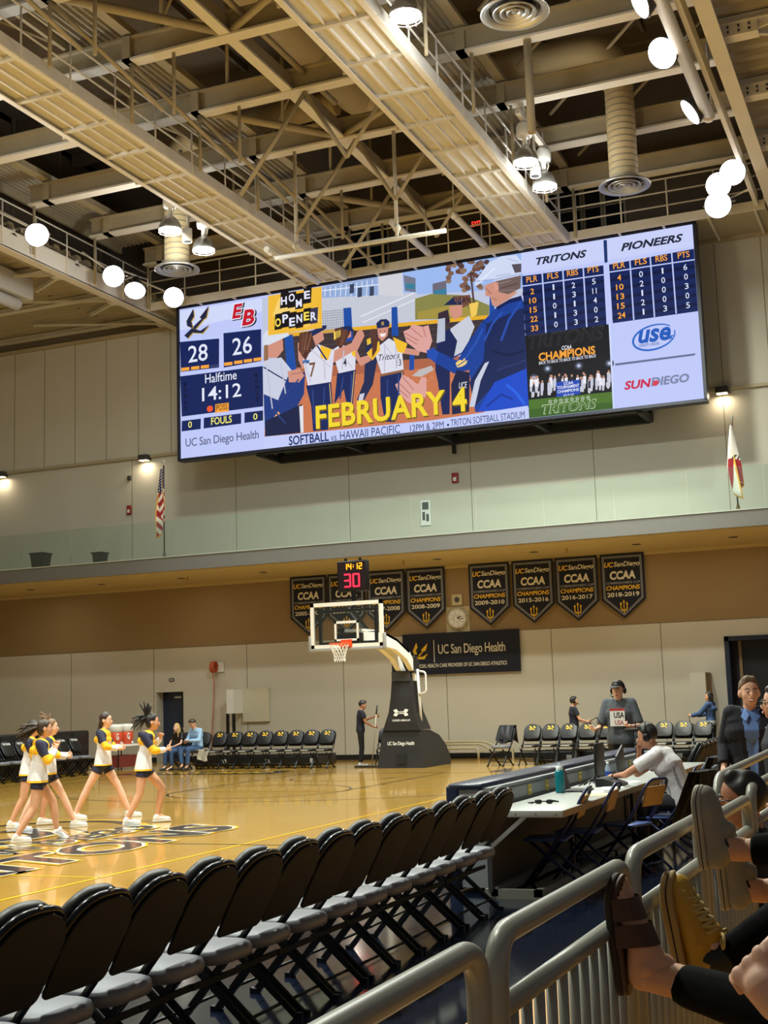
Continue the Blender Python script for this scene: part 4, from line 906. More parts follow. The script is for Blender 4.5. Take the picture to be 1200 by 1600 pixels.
b.box(bx-0.1, bx+0.1, ry+0.2, by-0.01, 3.0, 3.07); b.box(bx-0.14, bx+0.14, by-0.03, by-0.012, 2.98, 3.16); b.tube([(bx-0.16, ry+0.17, 3.03), (bx-0.05, by-0.03, 2.98)], 0.01); b.tube([(bx+0.16, ry+0.17, 3.03), (bx+0.05, by-0.03, 2.98)], 0.01)
rim = obj('rim', b, ORR, root, True)
b = MB(); nn = 14; lv = [(0.225, 3.04), (0.2, 2.96), (0.165, 2.88), (0.14, 2.8), (0.125, 2.72), (0.13, 2.64)]
for i in range(len(lv)-1):
    for k in range(nn):
        for s in (0, 1):
            t0 = 2*PI*(k+0.5*(i % 2))/nn; t1 = 2*PI*(k+0.5*(i % 2)+(0.5 if s else -0.5))/nn
            b.tube([(bx+lv[i][0]*math.cos(t0), ry+lv[i][0]*math.sin(t0), lv[i][1]), (bx+lv[i+1][0]*math.cos(t1), ry+lv[i+1][0]*math.sin(t1), lv[i+1][1])], 0.007, 4, cap=False)
obj('net', b, WHITE, root, True)
b = MB(); b.box(bx-0.8, bx+0.8, by+0.1, by+0.16, 3.82, 3.88); b.box(bx-0.7, bx+0.7, by+0.1, by+0.16, 3.05, 3.12)
for x in (-0.72, 0.72): b.box(bx+x-0.03, bx+x+0.03, by+0.06, by+0.14, 3.05, 3.88)
b.box(bx-0.3, bx+0.3, by+0.05, by+0.3, 3.08, 3.32); b.obox((bx, by+0.2, 3.9), (bx+0.05, by+1.3, 3.3), 0.08, 0.12); b.obox((bx-0.3, by+0.2, 3.4), (bx+0.1, by+1.2, 3.2), 0.05, 0.1)
obj('board_bracket', b, BLACKM, root, True)
b = MB(); ap = [(by+0.3, 3.34), (29.6, 3.42), (30.6, 3.24), (31.4, 2.95), (31.95, 2.45), (31.9, 2.2), (31.75, 2.2), (31.7, 2.4), (31.2, 2.75), (30.5, 2.98), (29.5, 3.06), (by+0.3, 3.08)]
for x0, x1 in ((bx-0.24, bx-0.1), (bx+0.1, bx+0.24)): b.prism(ap, lambda p: (x0, p[0], p[1]), lambda p: (x1, p[0], p[1]))
b.box(bx-0.24, bx+0.24, 28.4, 29.7, 3.36, 3.42); b.prism([(29.6, 3.42), (30.6, 3.24), (31.4, 2.95), (31.36, 2.9), (30.56, 3.18), (29.58, 3.36)], lambda p: (bx-0.24, p[0], p[1]), lambda p: (bx+0.24, p[0], p[1]))
b.tube(fillet([(bx+0.3, 31.8, 2.45), (bx+0.5, 31.8, 2.42), (bx+0.5, 31.8, 1.9), (bx+0.3, 31.8, 1.85)], 0.08, 4), 0.025, 6); b.tube([(bx+0.28, 31.8, 2.5), (bx+0.3, 31.9, 1.0)], 0.04, 8)
obj('arm', b, WHITE, root, True)
# padded tower: flared front pad
b = MB(); prof = [(0.95, 0.51, 31.5), (1.15, 0.44, 31.5), (1.4, 0.35, 31.52), (1.8, 0.29, 31.55), (2.2, 0.27, 31.6), (2.46, 0.26, 31.63)]
for (z0, w0, y0_), (z1, w1, y1_) in zip(prof, prof[1:]):
    k0, k1 = 32.3-(z0-0.95)*0.17, 32.3-(z1-0.95)*0.17; c = bx-0.1
    b.poly([(c-w0, y0_, z0), (c+w0, y0_, z0), (c+w1, y1_, z1), (c-w1, y1_, z1)]); b.poly([(c+w0, y0_, z0), (c+w0, k0, z0), (c+w1, k1, z1), (c+w1, y1_, z1)])
    b.poly([(c-w0, k0, z0), (c-w0, y0_, z0), (c-w1, y1_, z1), (c-w1, k1, z1)]); b.poly([(c+w0, k0, z0), (c-w0, k0, z0), (c-w1, k1, z1), (c+w1, k1, z1)])
b.poly([(bx-0.1-0.26, 31.63, 2.46), (bx-0.1+0.26, 31.63, 2.46), (bx-0.1+0.26, 32.04, 2.46), (bx-0.1-0.26, 32.04, 2.46)])
for x in (bx-0.36, bx+0.13): b.prism([(31.62, 2.4), (31.62, 2.8), (31.75, 2.85), (32.0, 2.7), (32.05, 2.4)], lambda p: (x, p[0], p[1]), lambda p: (x+0.13, p[0], p[1]))
F = lambda u, v: (bx-0.1+u, 31.49+max(0, (v-1.15))*0.06-0.004, v)
def ua(cx, cz, w, h, sgn):
    pts = []; n = 10
    for k in range(n+1): t = PI*(0.06+0.88*k/n); pts.append((cx-w/2*math.cos(t), cz+sgn*(h*0.55-h*0.68*math.sin(t)**0.55)))
    for k in range(n+1): t = PI*(0.94-0.88*k/n); pts.append((cx-w*0.27*math.cos(t), cz+sgn*(h*0.55-h*0.46*math.sin(t)**0.55)))
    b.poly([F(*p) for p in pts], 1)
ua(0, 1.4, 0.42, 0.26, 1); ua(0, 1.4, 0.42, 0.26, -1)
put_text(b, 'UNDER ARMOUR', F, -0.24, 1.18, 0.5, 0.05, 1, bold=0.017)
b.box(bx-0.35, bx+0.15, 31.56, 31.66, 2.2, 2.44, 2)
obj('tower_pad', b, [PADB, WHITE, mat('pad_slate', (56, 60, 64), 0.5)], root, True)
b = MB(); fz = [(-0.66, -0.47), (0.66, 0.45)]
base = [(bx-0.78, 0.0), (bx+0.52, 0.0), (bx+0.38, 0.95), (bx-0.64, 0.95)]
q = [(p[0], 31.45+0.1*(p[1]/0.95), p[1]) for p in base]; b.poly(q, 0)
sp = [(31.45, 0.0), (31.55, 0.95), (32.3, 0.93), (32.9, 0.78), (33.3, 0.5), (33.45, 0.2), (33.42, 0.0)]
tpr = lambda z: 0.14*z/0.95
for s in (1, -1):
    pp = [((bx+0.52-tpr(z)) if s > 0 else (bx-0.78+tpr(z)), y, z) for y, z in sp]; b.poly(pp if s > 0 else pp[::-1], 0)
for (ya, za), (yb, zb) in zip(sp[1:], sp[2:]): b.poly([(bx+0.52-tpr(za), ya, za), (bx+0.52-tpr(zb), yb, zb), (bx-0.78+tpr(zb), yb, zb), (bx-0.78+tpr(za), ya, za)], 0)
put_text(b, 'UC San Diego Health', lambda u, v: (bx-0.13+u, 31.445+0.1*v/0.95, v), -0.37, 0.55, 0.74, 0.12, 1, bold=0.011, space=0.93)
b.box(bx-0.22, bx+0.02, 31.43, 31.47, 0.1, 0.34, 2)
obj('base_pad', b, [PADB, WHITE, RUBBER], root, True)
# shot clock on top of the backboard
root = thing('shot_clock', 'black shot clock above the backboard showing 14:12 and 30', 'shot clock', (bx+0.08, 28.35, 4.05))
b = MB(); b.rbox(-0.4, 0.4, -0.06, 0.06, 0.25, 0.99, 0.03); obj('case', b, BLACKM, root)
b = MB(); b.box(-0.35, 0.35, -0.07, -0.055, 0.3, 0.95); obj('face', b, mat('clock_face', (34, 22, 26), 0.3, noise=0), root)
SEG = {'0': 'abcdef', '1': 'bc', '2': 'abged', '3': 'abgcd', '4': 'fgbc'}
def seven(mb, s, x, z, w, h, t, y=-0.075, lean=0.06):
    xx = x
    for ch in s:
        if ch == ':':
            for zz in (0.3, 0.62): mb.box(xx, xx+t, y-0.004, y, z+h*zz, z+h*zz+t)
            xx += t*2.2; continue
        R = {'a': (0.1, 1, 0.9, 1), 'd': (0.1, 0, 0.9, 0), 'g': (0.1, .5, 0.9, .5), 'f': (0, .55, 0, .95), 'b': (1, .55, 1, .95), 'e': (0, .05, 0, .45), 'c': (1, .05, 1, .45)}
        for sg in SEG[ch]:
            a0, b0, a1, b1 = R[sg]; mb.box(xx+a0*w-t/2, xx+a1*w+t/2, y-0.004, y, z+b0*h-t/2, z+b1*h+t/2)
        xx += w+t*2.2
b = MB(); seven(b, '14:12', -0.2, 0.78, 0.065, 0.13, 0.022); obj('time_digits', b, mat('led_amber', (255, 150, 20), emit=2.2, noise=0), root)
b = MB(); seven(b, '30', -0.2, 0.37, 0.15, 0.29, 0.036); obj('shot_digits', b, mat('led_red', (255, 30, 60), emit=2.4, noise=0), root)
b = MB(); b.box(-0.22, -0.16, -0.03, 0.03, 0.98, 1.05); b.box(0.16, 0.22, -0.03, 0.03, 0.98, 1.05); b.box(-0.05, 0.05, -0.03, 0.03, -0.15, 0.28); obj('mount', b, BLACKM, root)

# ------------------------------------------------------------------ things on the end wall
root = thing('wall_clock', 'round white wall clock in a wire guard below the wall speaker', 'clock', (-12.86, 36.18, 4.03))
Mx = Matrix.Rotation(PI/2, 3, 'X')
b = MB(); b.box(-0.36, 0.36, 0.0, 0.02, -0.4, 0.34); obj('back_plate', b, mat('plate_tan', (186, 176, 140), 0.7), root)
b = MB(); b.lathe([(0.0, 0.06), (0.27, 0.06), (0.3, 0.07), (0.31, 0.0)], n=32, M=Mx); obj('case', b, mat('clock_rim', (196, 190, 170), 0.5), root)
b = MB(); b.lathe([(0.0, 0.075), (0.26, 0.075)], n=32, M=Mx); obj('dial', b, WHITE, root)
b = MB(); b.obox((0, -0.08, 0), (0.13, -0.08, 0.06), 0.004, 0.025); b.obox((0, -0.08, 0), (0.2, -0.08, -0.03), 0.004, 0.018)
for k in range(12): t = 2*PI*k/12; b.obox((0.2*math.sin(t), -0.078, 0.2*math.cos(t)), (0.235*math.sin(t), -0.078, 0.235*math.cos(t)), 0.003, 0.015, roll_up=(0, 1, 0))
obj('hands', b, BLACKM, root)
b = MB()
for k in range(8): t = 2*PI*k/8+0.2; b.tube([(0.36*math.cos(t), -0.01, 0.36*math.sin(t)), (0.29*math.cos(t), -0.13, 0.29*math.sin(t)), (0.1*math.cos(t), -0.14, 0.1*math.sin(t))], 0.006, 4)
for r in (0.1, 0.29, 0.36): b.tube([(r*math.cos(2*PI*k/24), -0.14 if r < 0.3 else -0.02, r*math.sin(2*PI*k/24)) for k in range(24)], 0.006, 4, closed=True)
obj('wire_guard', b, MATS['plate_tan'], root)
root = thing('wall_speaker', 'small tan square wall speaker above the clock', 'speaker', (-12.86, 36.18, 4.57))
b = MB(); b.box(-0.16, 0.16, -0.03, 0.01, -0.16, 0.16); obj('box', b, MATS['plate_tan'], root)
b = MB(); b.lathe([(0.0, 0.035), (0.08, 0.032)], n=16, M=Mx); obj('cone', b, DKGREY, root)
for x, lb in ((-23.49, 'small grey wall downlight under the ledge above the striped flag'), (-4.88, 'small grey wall downlight right of the display above the white flag'), (-29.3, 'wall downlight at the far left edge under the ledge')):
    root = thing('wall_downlight', lb, 'lamp', (x, 36.1, 9.78), 0, 'wall downlights under the ledge')
    b = MB(); b.rbox(-0.17, 0.17, -0.22, 0.08, -0.02, 0.16, 0.015); obj('housing', b, DKGREY, root)
    b = MB(); b.box(-0.14, 0.14, -0.2, 0.0, -0.035, -0.021); obj('lens', b, mat('lens_warm', (255, 224, 170), emit=6, noise=0), root)
    area('downlight', (x, 35.98, 9.72), (x, 36.0, 6), 9, 0.2, (1, 0.84, 0.6))
for x, z, w_, h_, mm, nm, lb, ct in ((-24.17, 9.26, .13, .15, DKGREY, 'wall_box', 'small dark square box on the upper wall left of the striped flag', 'box'),
        (-24.18, 8.19, .16, .3, mat('alarm_red', (150, 36, 26), 0.5), 'fire_alarm', 'red fire alarm on the upper wall left of the striped flag', 'alarm'), (-12.77, 8.18, .2, .3, MATS['alarm_red'], 'fire_alarm', 'red fire alarm on the upper wall under the display', 'alarm')):
    root = thing(nm, lb, ct, (x, 36.19, z)); b = MB(); b.rbox(-w_/2, w_/2, -0.07, 0.0, -h_/2, h_/2, 0.012); obj('case', b, mm, root)
    if nm == 'fire_alarm': b = MB(); b.box(-w_*.25, w_*.25, -0.085, -0.07, -h_*.32, h_*.05); obj('lens', b, WHITE, root)
root = thing('wall_notice', 'white framed notice with dark text on the balcony wall', 'notice', (-13.75, 36.19, 7.2))
b = MB(); b.box(-0.16, 0.16, -0.02, 0.0, -0.36, 0.4); obj('sheet', b, WHITE, root)
b = MB(); b.box(-0.1, 0.1, -0.026, -0.021, 0.12, 0.34); b.box(-0.1, -0.02, -0.026, -0.021, -0.2, 0.05); b.box(0.02, 0.1, -0.026, -0.021, -0.24, -0.02); obj('print', b, DKGREY, root)
root = thing('exit_sign', 'red lit EXIT sign beyond the right catwalk', 'sign', (-11.75, 36.15, 15.85))
b = MB(); b.box(-0.2, 0.2, -0.05, 0.03, -0.13, 0.13); obj('box', b, DKGREY, root)
b = MB(); put_text(b, 'EXIT', lambda u, v: (u, -0.055, v), -0.15, -0.08, 0.3, 0.16, bold=0.017); obj('letters', b, mat('exit_red', (255, 60, 40), emit=2, noise=0), root)
root = thing('door_sign', 'small dark sign plate on the wall above the navy door', 'sign', (-22.62, 36.19, 2.58)); b = MB(); b.box(-0.09, 0.09, -0.015, 0.0, -0.05, 0.05); obj('plate', b, DKGREY, root)
b = MB(); b.box(-0.06, 0.06, -0.018, -0.0155, -0.012, 0.012); obj('mark', b, WHITE, root)
# hose reel with orange cord
root = thing('cord_reel', 'orange cord reel on a wall bracket with the cord hanging down', 'cord reel', (-20.95, 36.15, 2.9))
b = MB(); b.box(-0.02, 0.26, -0.02, 0.03, -0.13, 0.16); b.tube([(0.0, 0, 0.16), (0.25, -0.25, 0.16), (0.25, -0.25, -0.13), (0.0, 0, -0.13)], 0.015, 6); obj('bracket', b, WHITE, root)
OC = mat('cord_orange', (190, 90, 50), 0.6)
b = MB()
for k in range(5): b.tube([(-0.07+0.03*k, -0.16+0.14*math.cos(2*PI*i/16), 0.02+0.16*math.sin(2*PI*i/16)) for i in range(16)], 0.02, 5, closed=True)
obj('coil', b, OC, root); b = MB(); b.tube([(-0.05, -0.2, -0.1), (-0.06, -0.05, -0.5), (-0.1, -0.04, -1.2), (-0.16, -0.04, -2.0), (-0.18, -0.04, -2.6)], 0.014, 6); obj('cord', b, OC, root)
root = thing('wall_cabinet', 'white wall cabinet on two black posts behind the left chair row', 'cabinet', (-20.1, 35.9, 0))
b = MB(); b.box(-20.24, -20.0, 35.5, YW-0.02, 1.47, 2.2); obj('body', b, WHITE, root, True)
b = MB(); b.box(-20.0, -19.1, YW-0.12, YW-0.02, 1.2, 2.22); obj('side_panel', b, mat('panel_cream', (206, 200, 176), 0.7), root, True)
for x in (-20.23, -20.02):
    b = MB(); b.box(x-0.03, x+0.03, 35.5, 35.6, 0, 1.47); obj('post', b, BLACKM, root, True)
root = thing('pillar_box', 'tall cream boxed pillar beside the dark double doorway', 'pillar', (-5.7, 35.7, 0))
b = MB(); b.box(-6.12, -5.72, 35.3, YW-0.03, 0.0, 2.2); obj('body', b, CREAM, root, True)
b = MB(); b.box(-5.715, -5.7, 35.32, YW-0.03, 0.02, 2.18); obj('side_panel', b, mat('panel_tan', (150, 126, 84), 0.7), root, True)
root = thing('tube_barrier', 'low pale bent tube barrier on the floor by the end wall behind the hoop', 'barrier', (-12.6, 35.8, 0))
b = MB(); b.tube(fillet([(-14.2, 35.8, 0.49), (-12.0, 35.8, 0.49), (-11.55, 35.8, 0.2)], 0.3, 5), 0.035, 8); b.tube(fillet([(-14.2, 35.75, 0.42), (-12.1, 35.75, 0.42), (-11.8, 35.75, 0.15)], 0.3, 5), 0.035, 8); obj('upper_rail', b, mat('barrier_cream', (200, 190, 158), 0.5), root, True)
b = MB(); b.tube(fillet([(-14.2, 35.6, 0.31), (-12.2, 35.6, 0.31), (-12.2, 35.6, 0)], 0.12, 5), 0.035, 8); obj('lower_rail', b, MATS['barrier_cream'], root, True)
b = MB(); b.box(-12.15, -11.2, 35.7, 35.74, 0.22, 0.27); b.box(-11.24, -11.2, 35.68, 35.76, 0, 0.27); obj('brace', b, MATS['barrier_cream'], root, True)

# ------------------------------------------------------------------ balcony: flags and bins
def flag(loc, label, us):
    root = thing('flag_on_pole', label, 'flag', loc, 0)
    H = 2.8 if us else 2.3
    b = MB(); b.tube([(0, 0, 0.02), (0, 0, H)], 0.02, 8); obj('pole', b, BLACKM if us else mat('pole_wood', (60, 44, 34), 0.4), root)
    b = MB(); b.lathe([(0.0, 0), (0.2, 0.0), (0.18, 0.04), (0.05, 0.1), (0.03, 0.22), (0.0, 0.22)], n=16); obj('base', b, SILVER if us else mat('brass', (190, 150, 70), 0.35, metal=0.8), root)
    b = MB(); b.lathe([(0.0, H), (0.025, H+0.02), (0.02, H+0.06), (0.035, H+0.09), (0.0, H+0.2)], n=10); obj('finial', b, SILVER, root)
    R_, W_, N_, G_ = mat('flag_red', (156, 32, 40), 0.8), mat('flag_white', (232, 228, 220), 0.8), mat('flag_blue', (32, 40, 84), 0.8), mat('flag_fringe', (222, 164, 50), 0.7)
    b = MB(); nu, nv = 26, 44; top, bot = H-0.12, H-(1.95 if us else 1.75)
    def S(i, j):
        u, v = i/nu, j/nv
        wd = 0.04+(0.24 if us else 0.2)*min(1, v*1.5)*(1-0.35*max(0, v-0.55)/0.45)
        x = -wd*0.9 + wd*1.25*(0.5+0.5*math.sin(u*9.5+v*1.5)) if us else -wd*0.95 + wd*1.5*(0.5-0.5*math.cos(u*7.5+v*1.2)) + 0.1*v*v
        y = -0.05-0.13*u-0.04*math.cos(u*9.5); z = top-(top-bot)*(v + 0.3*(u-0.5)*v*v)
        return (x, y, z)
    for i in range(nu):
        for j in range(nv):
            u, v = (i+0.5)/nu, (j+0.5)/nv
            if i == 0 or i == nu-1 or j == nv-1: m = 3
            elif us:
                if v < 0.34+0.08*u: m = 1 if (i*7+j*3) % 6 == 0 else 2
                else: m = 0 if int((u*0.9+v*1.5)*9) % 2 == 0 else 1
            else: m = 0 if (v > 0.6-0.15*u and u < 0.7) else (4 if (0.46 < v < 0.53 and u < 0.6 and (i*5+j*3) % 4 < 2) else 1)
            b.poly([S(i, j), S(i, j+1), S(i+1, j+1), S(i+1, j)], m)
    obj('cloth', b, [R_, W_, N_, G_, DKGREY], root)
flag((-20.75, 32.85, 6.03), 'furled stars and stripes flag with gold fringe on the balcony edge', True)
flag((-4.27, 32.95, 6.03), 'furled white and red flag with gold fringe on the right of the balcony', False)
for x, s, lb in ((-25.45, 1.0, 'larger black waste bin on the balcony edge, far left'), (-23.25, 0.75, 'smaller black bin behind the balcony glass left of the striped flag')):
    root = thing('waste_bin', lb, 'bin', (x, 33.2, 6.03))
    b = MB(); r0, r1, h = 0.18*s, 0.24*s, 0.55*s
    for (ra, za), (rb, zb) in (((r0, 0), (r1, h)),):
        c0 = [(-ra, -ra, za), (ra, -ra, za), (ra, ra, za), (-ra, ra, za)]; c1 = [(-rb, -rb, zb), (rb, -rb, zb), (rb, rb, zb), (-rb, rb, zb)]
        for k in range(4): b.poly([c0[k], c0[(k+1) % 4], c1[(k+1) % 4], c1[k]])
        b.poly(c0[::-1])
    obj('body', b, RUBBER, root); b = MB(); b.box(-r1-0.02, r1+0.02, -r1-0.02, -r1+0.02, h-0.04, h); b.box(-r1-0.02, r1+0.02, r1-0.02, r1+0.02, h-0.04, h); b.box(-r1-0.02, -r1+0.02, -r1, r1, h-0.04, h); b.box(r1-0.02, r1+0.02, -r1, r1, h-0.04, h); obj('rim', b, BLACKM, root)
# soffit fittings
n_ = 0
for i, x in enumerate((-26.6, -23.9, -21.0, -18.2, -15.5, -12.7, -9.9, -7.1, -4.6)):
    b = MB(); b.lathe([(0.0, -0.015), (0.11, -0.012), (0.13, 0.0)], (x, 34.2, 5.583), n=14)
    tag(obj('soffit_downlight', b, DKGREY), 'dark round recessed downlight in the tan balcony soffit', 'lamp', 'recessed downlights in the balcony soffit')
for x, lb in ((-20.6, 'left'), (-13.6, 'middle'), (-8.9, 'right')):
    root = thing('sprinkler', 'small brass sprinkler under the balcony soffit, %s one of three' % lb, 'sprinkler', (x, 33.9, 5.58))
    b = MB(); b.tube([(0, 0, 0), (0, 0, -0.1)], 0.02, 6); b.lathe([(0, -0.12), (0.05, -0.12), (0.05, -0.11), (0, -0.1)], n=10); obj('head', b, MATS['brass'], root)
# ------------------------------------------------------------------ padded folding chairs
def make_chair(label, group, badge):
    # the sitter looks along +y; origin on the floor under the seat
    root = thing('folding_chair', label, 'chair', (0, 0, 0), 0, group)
    def slab(outline, thick, z0, M=None, r=0.02):
        bm = bmesh.new(); vs = [bm.verts.new((x, y, 0)) for x, y in outline]; fc = bm.faces.new(vs)
        ex = bmesh.ops.extrude_face_region(bm, geom=[fc])
        for v in [g for g in ex['geom'] if isinstance(g, bmesh.types.BMVert)]: v.co.z += thick
        bmesh.ops.recalc_face_normals(bm, faces=bm.faces[:])
        ed = [e for e in bm.edges if abs(e.verts[0].co.z-e.verts[1].co.z) < 1e-6]
        bmesh.ops.bevel(bm, geom=ed, offset=r, segments=2, profile=0.5, affect='EDGES')
        for v in bm.verts:
            v.co.z += z0
            if M is not None: v.co = M @ v.co
        return bm
    def rr(w0, w1, y0, y1, c, n=5):
        # rounded outline, width w0 at y0 and w1 at y1
        pts = []
        for cx, cy, w, a0 in ((1, y0, w0, -90), (1, y1, w1, 0), (-1, y1, w1, 90), (-1, y0, w0, 180)):
            for k in range(n+1):
                a = math.radians(a0+90*k/n); ox = cx*(w/2-c); oy = cy + (c if cy == y0 else -c)
                pts.append((ox+c*math.cos(a), oy+c*math.sin(a)))
        return pts
    def rr2(w0, w1, y0, y1, c0, c1, n=6):
        pts = []
        for cx, bot, w, a0, c in ((1, 1, w0, -90, c0), (1, 0, w1, 0, c1), (-1, 0, w1, 90, c1), (-1, 1, w0, 180, c0)):
            for k in range(n+1):
                a = math.radians(a0+90*k/n); pts.append((cx*(w/2-c)+c*math.cos(a), (y0+c if bot else y1-c)+c*math.sin(a)))
        return pts
    b = MB(); b.bm(slab(rr(0.42, 0.42, -0.345, 0.1, 0.13), 0.075, 0.435, r=0.026)); obj('seat', b, GREYV if not badge else BLACK, root)
    # backrest plane: from (y=-.235, z=.56) to (y=-.43, z=.985)
    d = Vector((0, -0.23, 0.43)).normalized(); nrm = Vector((0, 0.43, 0.23)).normalized(); Lb = 0.488
    Mb = Matrix(((1, d.x, nrm.x, 0), (0, d.y, nrm.y, -0.27), (0, d.z, nrm.z, 0.55), (0, 0, 0, 1)))
    b = MB(); b.bm(slab(rr2(0.42, 0.445, 0.06, Lb, 0.1, 0.19), 0.06, 0.014, Mb, 0.022)); obj('backrest', b, BLACK, root)
    b = MB(); b.bm(slab(rr2(0.43, 0.455, 0.05, Lb-0.012, 0.04, 0.19), 0.014, -0.042, Mb, 0.004)); obj('back_cover', b, mat('back_shell', (16, 15, 14), 0.75, noise=0.1), root)
    # the frame: a tube round the back, running down to the front feet
    P_ = lambda x, t: Mb @ Vector((x, t, -0.01))
    b = MB(); b.tube(fillet([(-0.225, -0.22, 0.5), P_(-0.222, 0.1), P_(-0.218, Lb-0.004), P_(0.218, Lb-0.004), P_(0.222, 0.1), (0.225, -0.22, 0.5)], 0.19, 7), 0.017, 8)
    obj('back_frame', b, mat('frame_gloss', (30, 32, 38), 0.22, metal=0.5, noise=0), root)
    b = MB(); q = P_(0, Lb+0.004); b.ell(q+Vector((0, -0.004, 0.008)), 0.011); obj('rivet', b, SILVER, root)
    for s in (-1, 1):
        b = MB(); b.obox((0.225*s, -0.22, 0.5), (0.225*s, 0.2, 0.0), 0.022, 0.034); b.box(0.225*s-0.016, 0.225*s+0.016, 0.175, 0.225, 0, 0.03); obj('front_leg', b, BLACKM, root)
        b = MB(); b.obox((0.195*s, 0.14, 0.42), (0.195*s, -0.34, 0.0), 0.022, 0.034); b.box(0.195*s-0.016, 0.195*s+0.016, -0.365, -0.315, 0, 0.03); obj('rear_leg', b, BLACKM, root)
    b = MB(); b.tube([(-0.225, 0.1, 0.13), (0.225, 0.1, 0.13)], 0.01, 6); obj('front_crossbar', b, BLACKM, root); b = MB(); b.obox((-0.24, -0.2, 0.34), (0.24, -0.2, 0.34), 0.018, 0.03); obj('ganging_bar', b, RUBBER, root); b = MB(); b.tube([(-0.195, -0.25, 0.08), (0.195, -0.25, 0.08)], 0.01, 6); obj('rear_crossbar', b, BLACKM, root)
    if badge:
        b = MB(); Q = lambda x, t: Mb @ Vector((x, t, 0.0745)); b.poly([Q(-0.11, 0.29), Q(0.11, 0.29), Q(0.11, 0.435), Q(-0.11, 0.435)], 0)
        Q2 = lambda x, t: Mb @ Vector((x, t, 0.077))
        for pts in ([(0.085, 0.3), (-0.03, 0.385), (0.0, 0.39), (-0.075, 0.43), (-0.07, 0.385), (-0.045, 0.375), (0.06, 0.3)], [(0.075, 0.36), (0.09, 0.38), (0.04, 0.43), (0.02, 0.4), (0.05, 0.385), (0.03, 0.36)], [(0.0, 0.345), (-0.05, 0.34), (-0.09, 0.365), (-0.06, 0.315), (-0.01, 0.315)]):
            b.poly([Q2(-x, t) for x, t in pts][::-1], 1)
        obj('emblem_patch', b, [BLACK, GOLD], root)
        b = MB(); b.box(-0.11, 0.11, 0.09, 0.112, 0.46, 0.49); obj('seat_label', b, mat('label_grey', (170, 170, 166), 0.6), root)
    return root
near0 = make_chair('black padded folding chair, nearest in the courtside row, cut by the lower left corner', 'courtside row of black chairs', False)
near0.location = (-3.74, 4.22, 0); near0.rotation_euler = (0, 0, PI/2)
lab = lambda i: 'black padded folding chair, %s from the near end of the courtside row' % ordinal(i+1)
for i in range(1, 14):
    dup(near0, (-3.74-0.006*i+random.uniform(-.01, .01), 4.22+0.4705*i, 0), PI/2+random.uniform(-.02, .02), lab(i) if i < 13 else 'black padded folding chair, far end of the courtside row by the white table', 'courtside row of black chairs')
for i in range(8):
    dup(near0, (-3.64-0.02*i, 18.82+0.475*i, 0), PI/2, 'dark folding chair seen edge-on beyond the white table, %s from the table' % ordinal(i+1), 'chairs in the far courtside row')
# chairs along the end wall, gold emblem on the back
far0 = make_chair('black chair with gold emblem beside the seated couple, first of the left row', 'black emblem chairs by the end wall', True)
def face_cam(x, y, extra=0): return PI + extra
for i in range(8):
    x = -18.62+0.472*i
    lb = 'black chair with gold emblem in the left wall row, %s from the seated couple' % ordinal(i+1)
    if i == 0: far0.location = (x, 31.9, 0); far0.rotation_euler = (0, 0, PI); far0['label'] = lb
    else: dup(far0, (x, 31.9, 0), PI, lb)
for i in range(10):
    x = -9.72+0.475*i
    dup(far0, (x, 32.3+0.02*i, 0), PI, 'black chair with gold emblem in the right wall row, %s from the hoop side' % ordinal(i+1))
c1 = dup(near0, (-10.42, 32.0, 0), PI-0.25, 'single black chair with a dark coat over its back, left of the right wall row', 'loose black chairs')
c2 = dup(near0, (-13.86, 32.75, 0), PI+0.2, 'black folding chair half hidden behind the padded hoop base', 'loose black chairs')
c3 = dup(near0, (-19.72, 31.9, 0), PI, 'black folding chair under the seated blonde person', 'loose black chairs')
c4 = dup(near0, (-19.15, 31.9, 0), PI, 'black folding chair under the seated person in light blue', 'loose black chairs')
def coat(loc, rz, label, m, w=0.42, top=0.98, drop=0.42):
    b = MB(); nu, nv = 14, 12
    def S(i, j, side):
        u, v = i/nu-0.5, j/nv; f = 0.02*math.sin(u*14+v*3)
        y = -0.47+ (v*0.2*side if side > 0 else -0.02-0.05*v); z = top+0.02 - v*(drop+0.05*math.sin(u*7+side))
        return (u*(w+0.06*v), y+f+(0.05*side), z)
    for side in (-1, 1):
        for i in range(nu):
            for j in range(nv): q = [S(i, j, side), S(i+1, j, side), S(i+1, j+1, side), S(i, j+1, side)]; b.poly(q if side < 0 else q[::-1], 0); b.s[-1] = True
    for i in range(nu): b.poly([S(i, 0, -1), S(i, 0, 1), S(i+1, 0, 1), S(i+1, 0, -1)], 0)
    o = obj('coat', b, m); o.location = loc; o.rotation_euler = (0, 0, rz); return tag(o, label, 'coat')
coat((-10.42, 32.0, 0), PI-0.25, 'dark coat hung over the single chair right of the hoop', mat('coat_dark', (26, 27, 32), 0.9))
b = MB(); nu, nv = 10, 12
def TW(i, j):
    u, v = i/nu, j/nv
    if v < 0.5: return (-0.2+0.42*u, 0.2-0.5*v*0.9+0.25, 0.53+0.02*math.sin(u*9+v*5))
    return (-0.2+0.3*u+0.03*math.sin(v*9), 0.47+0.02*math.sin(u*8), 0.53-(v-0.5)*0.55-0.03*math.sin(u*5))
for i in range(nu):
    for j in range(nv):
        b.poly([TW(i, nv-j), TW(i+1, nv-j), TW(i+1, nv-j-1), TW(i, nv-j-1)]); b.s[-1] = True
o = obj('draped_jacket', b, mat('jacket_grey', (176, 172, 160), 0.9)); o.location = (-18.75, 31.55, 0); o.rotation_euler = (0, 0, PI); o.location.y = 31.95
tag(o, 'pale grey jacket draped over the chair seat beside the man in light blue', 'jacket')
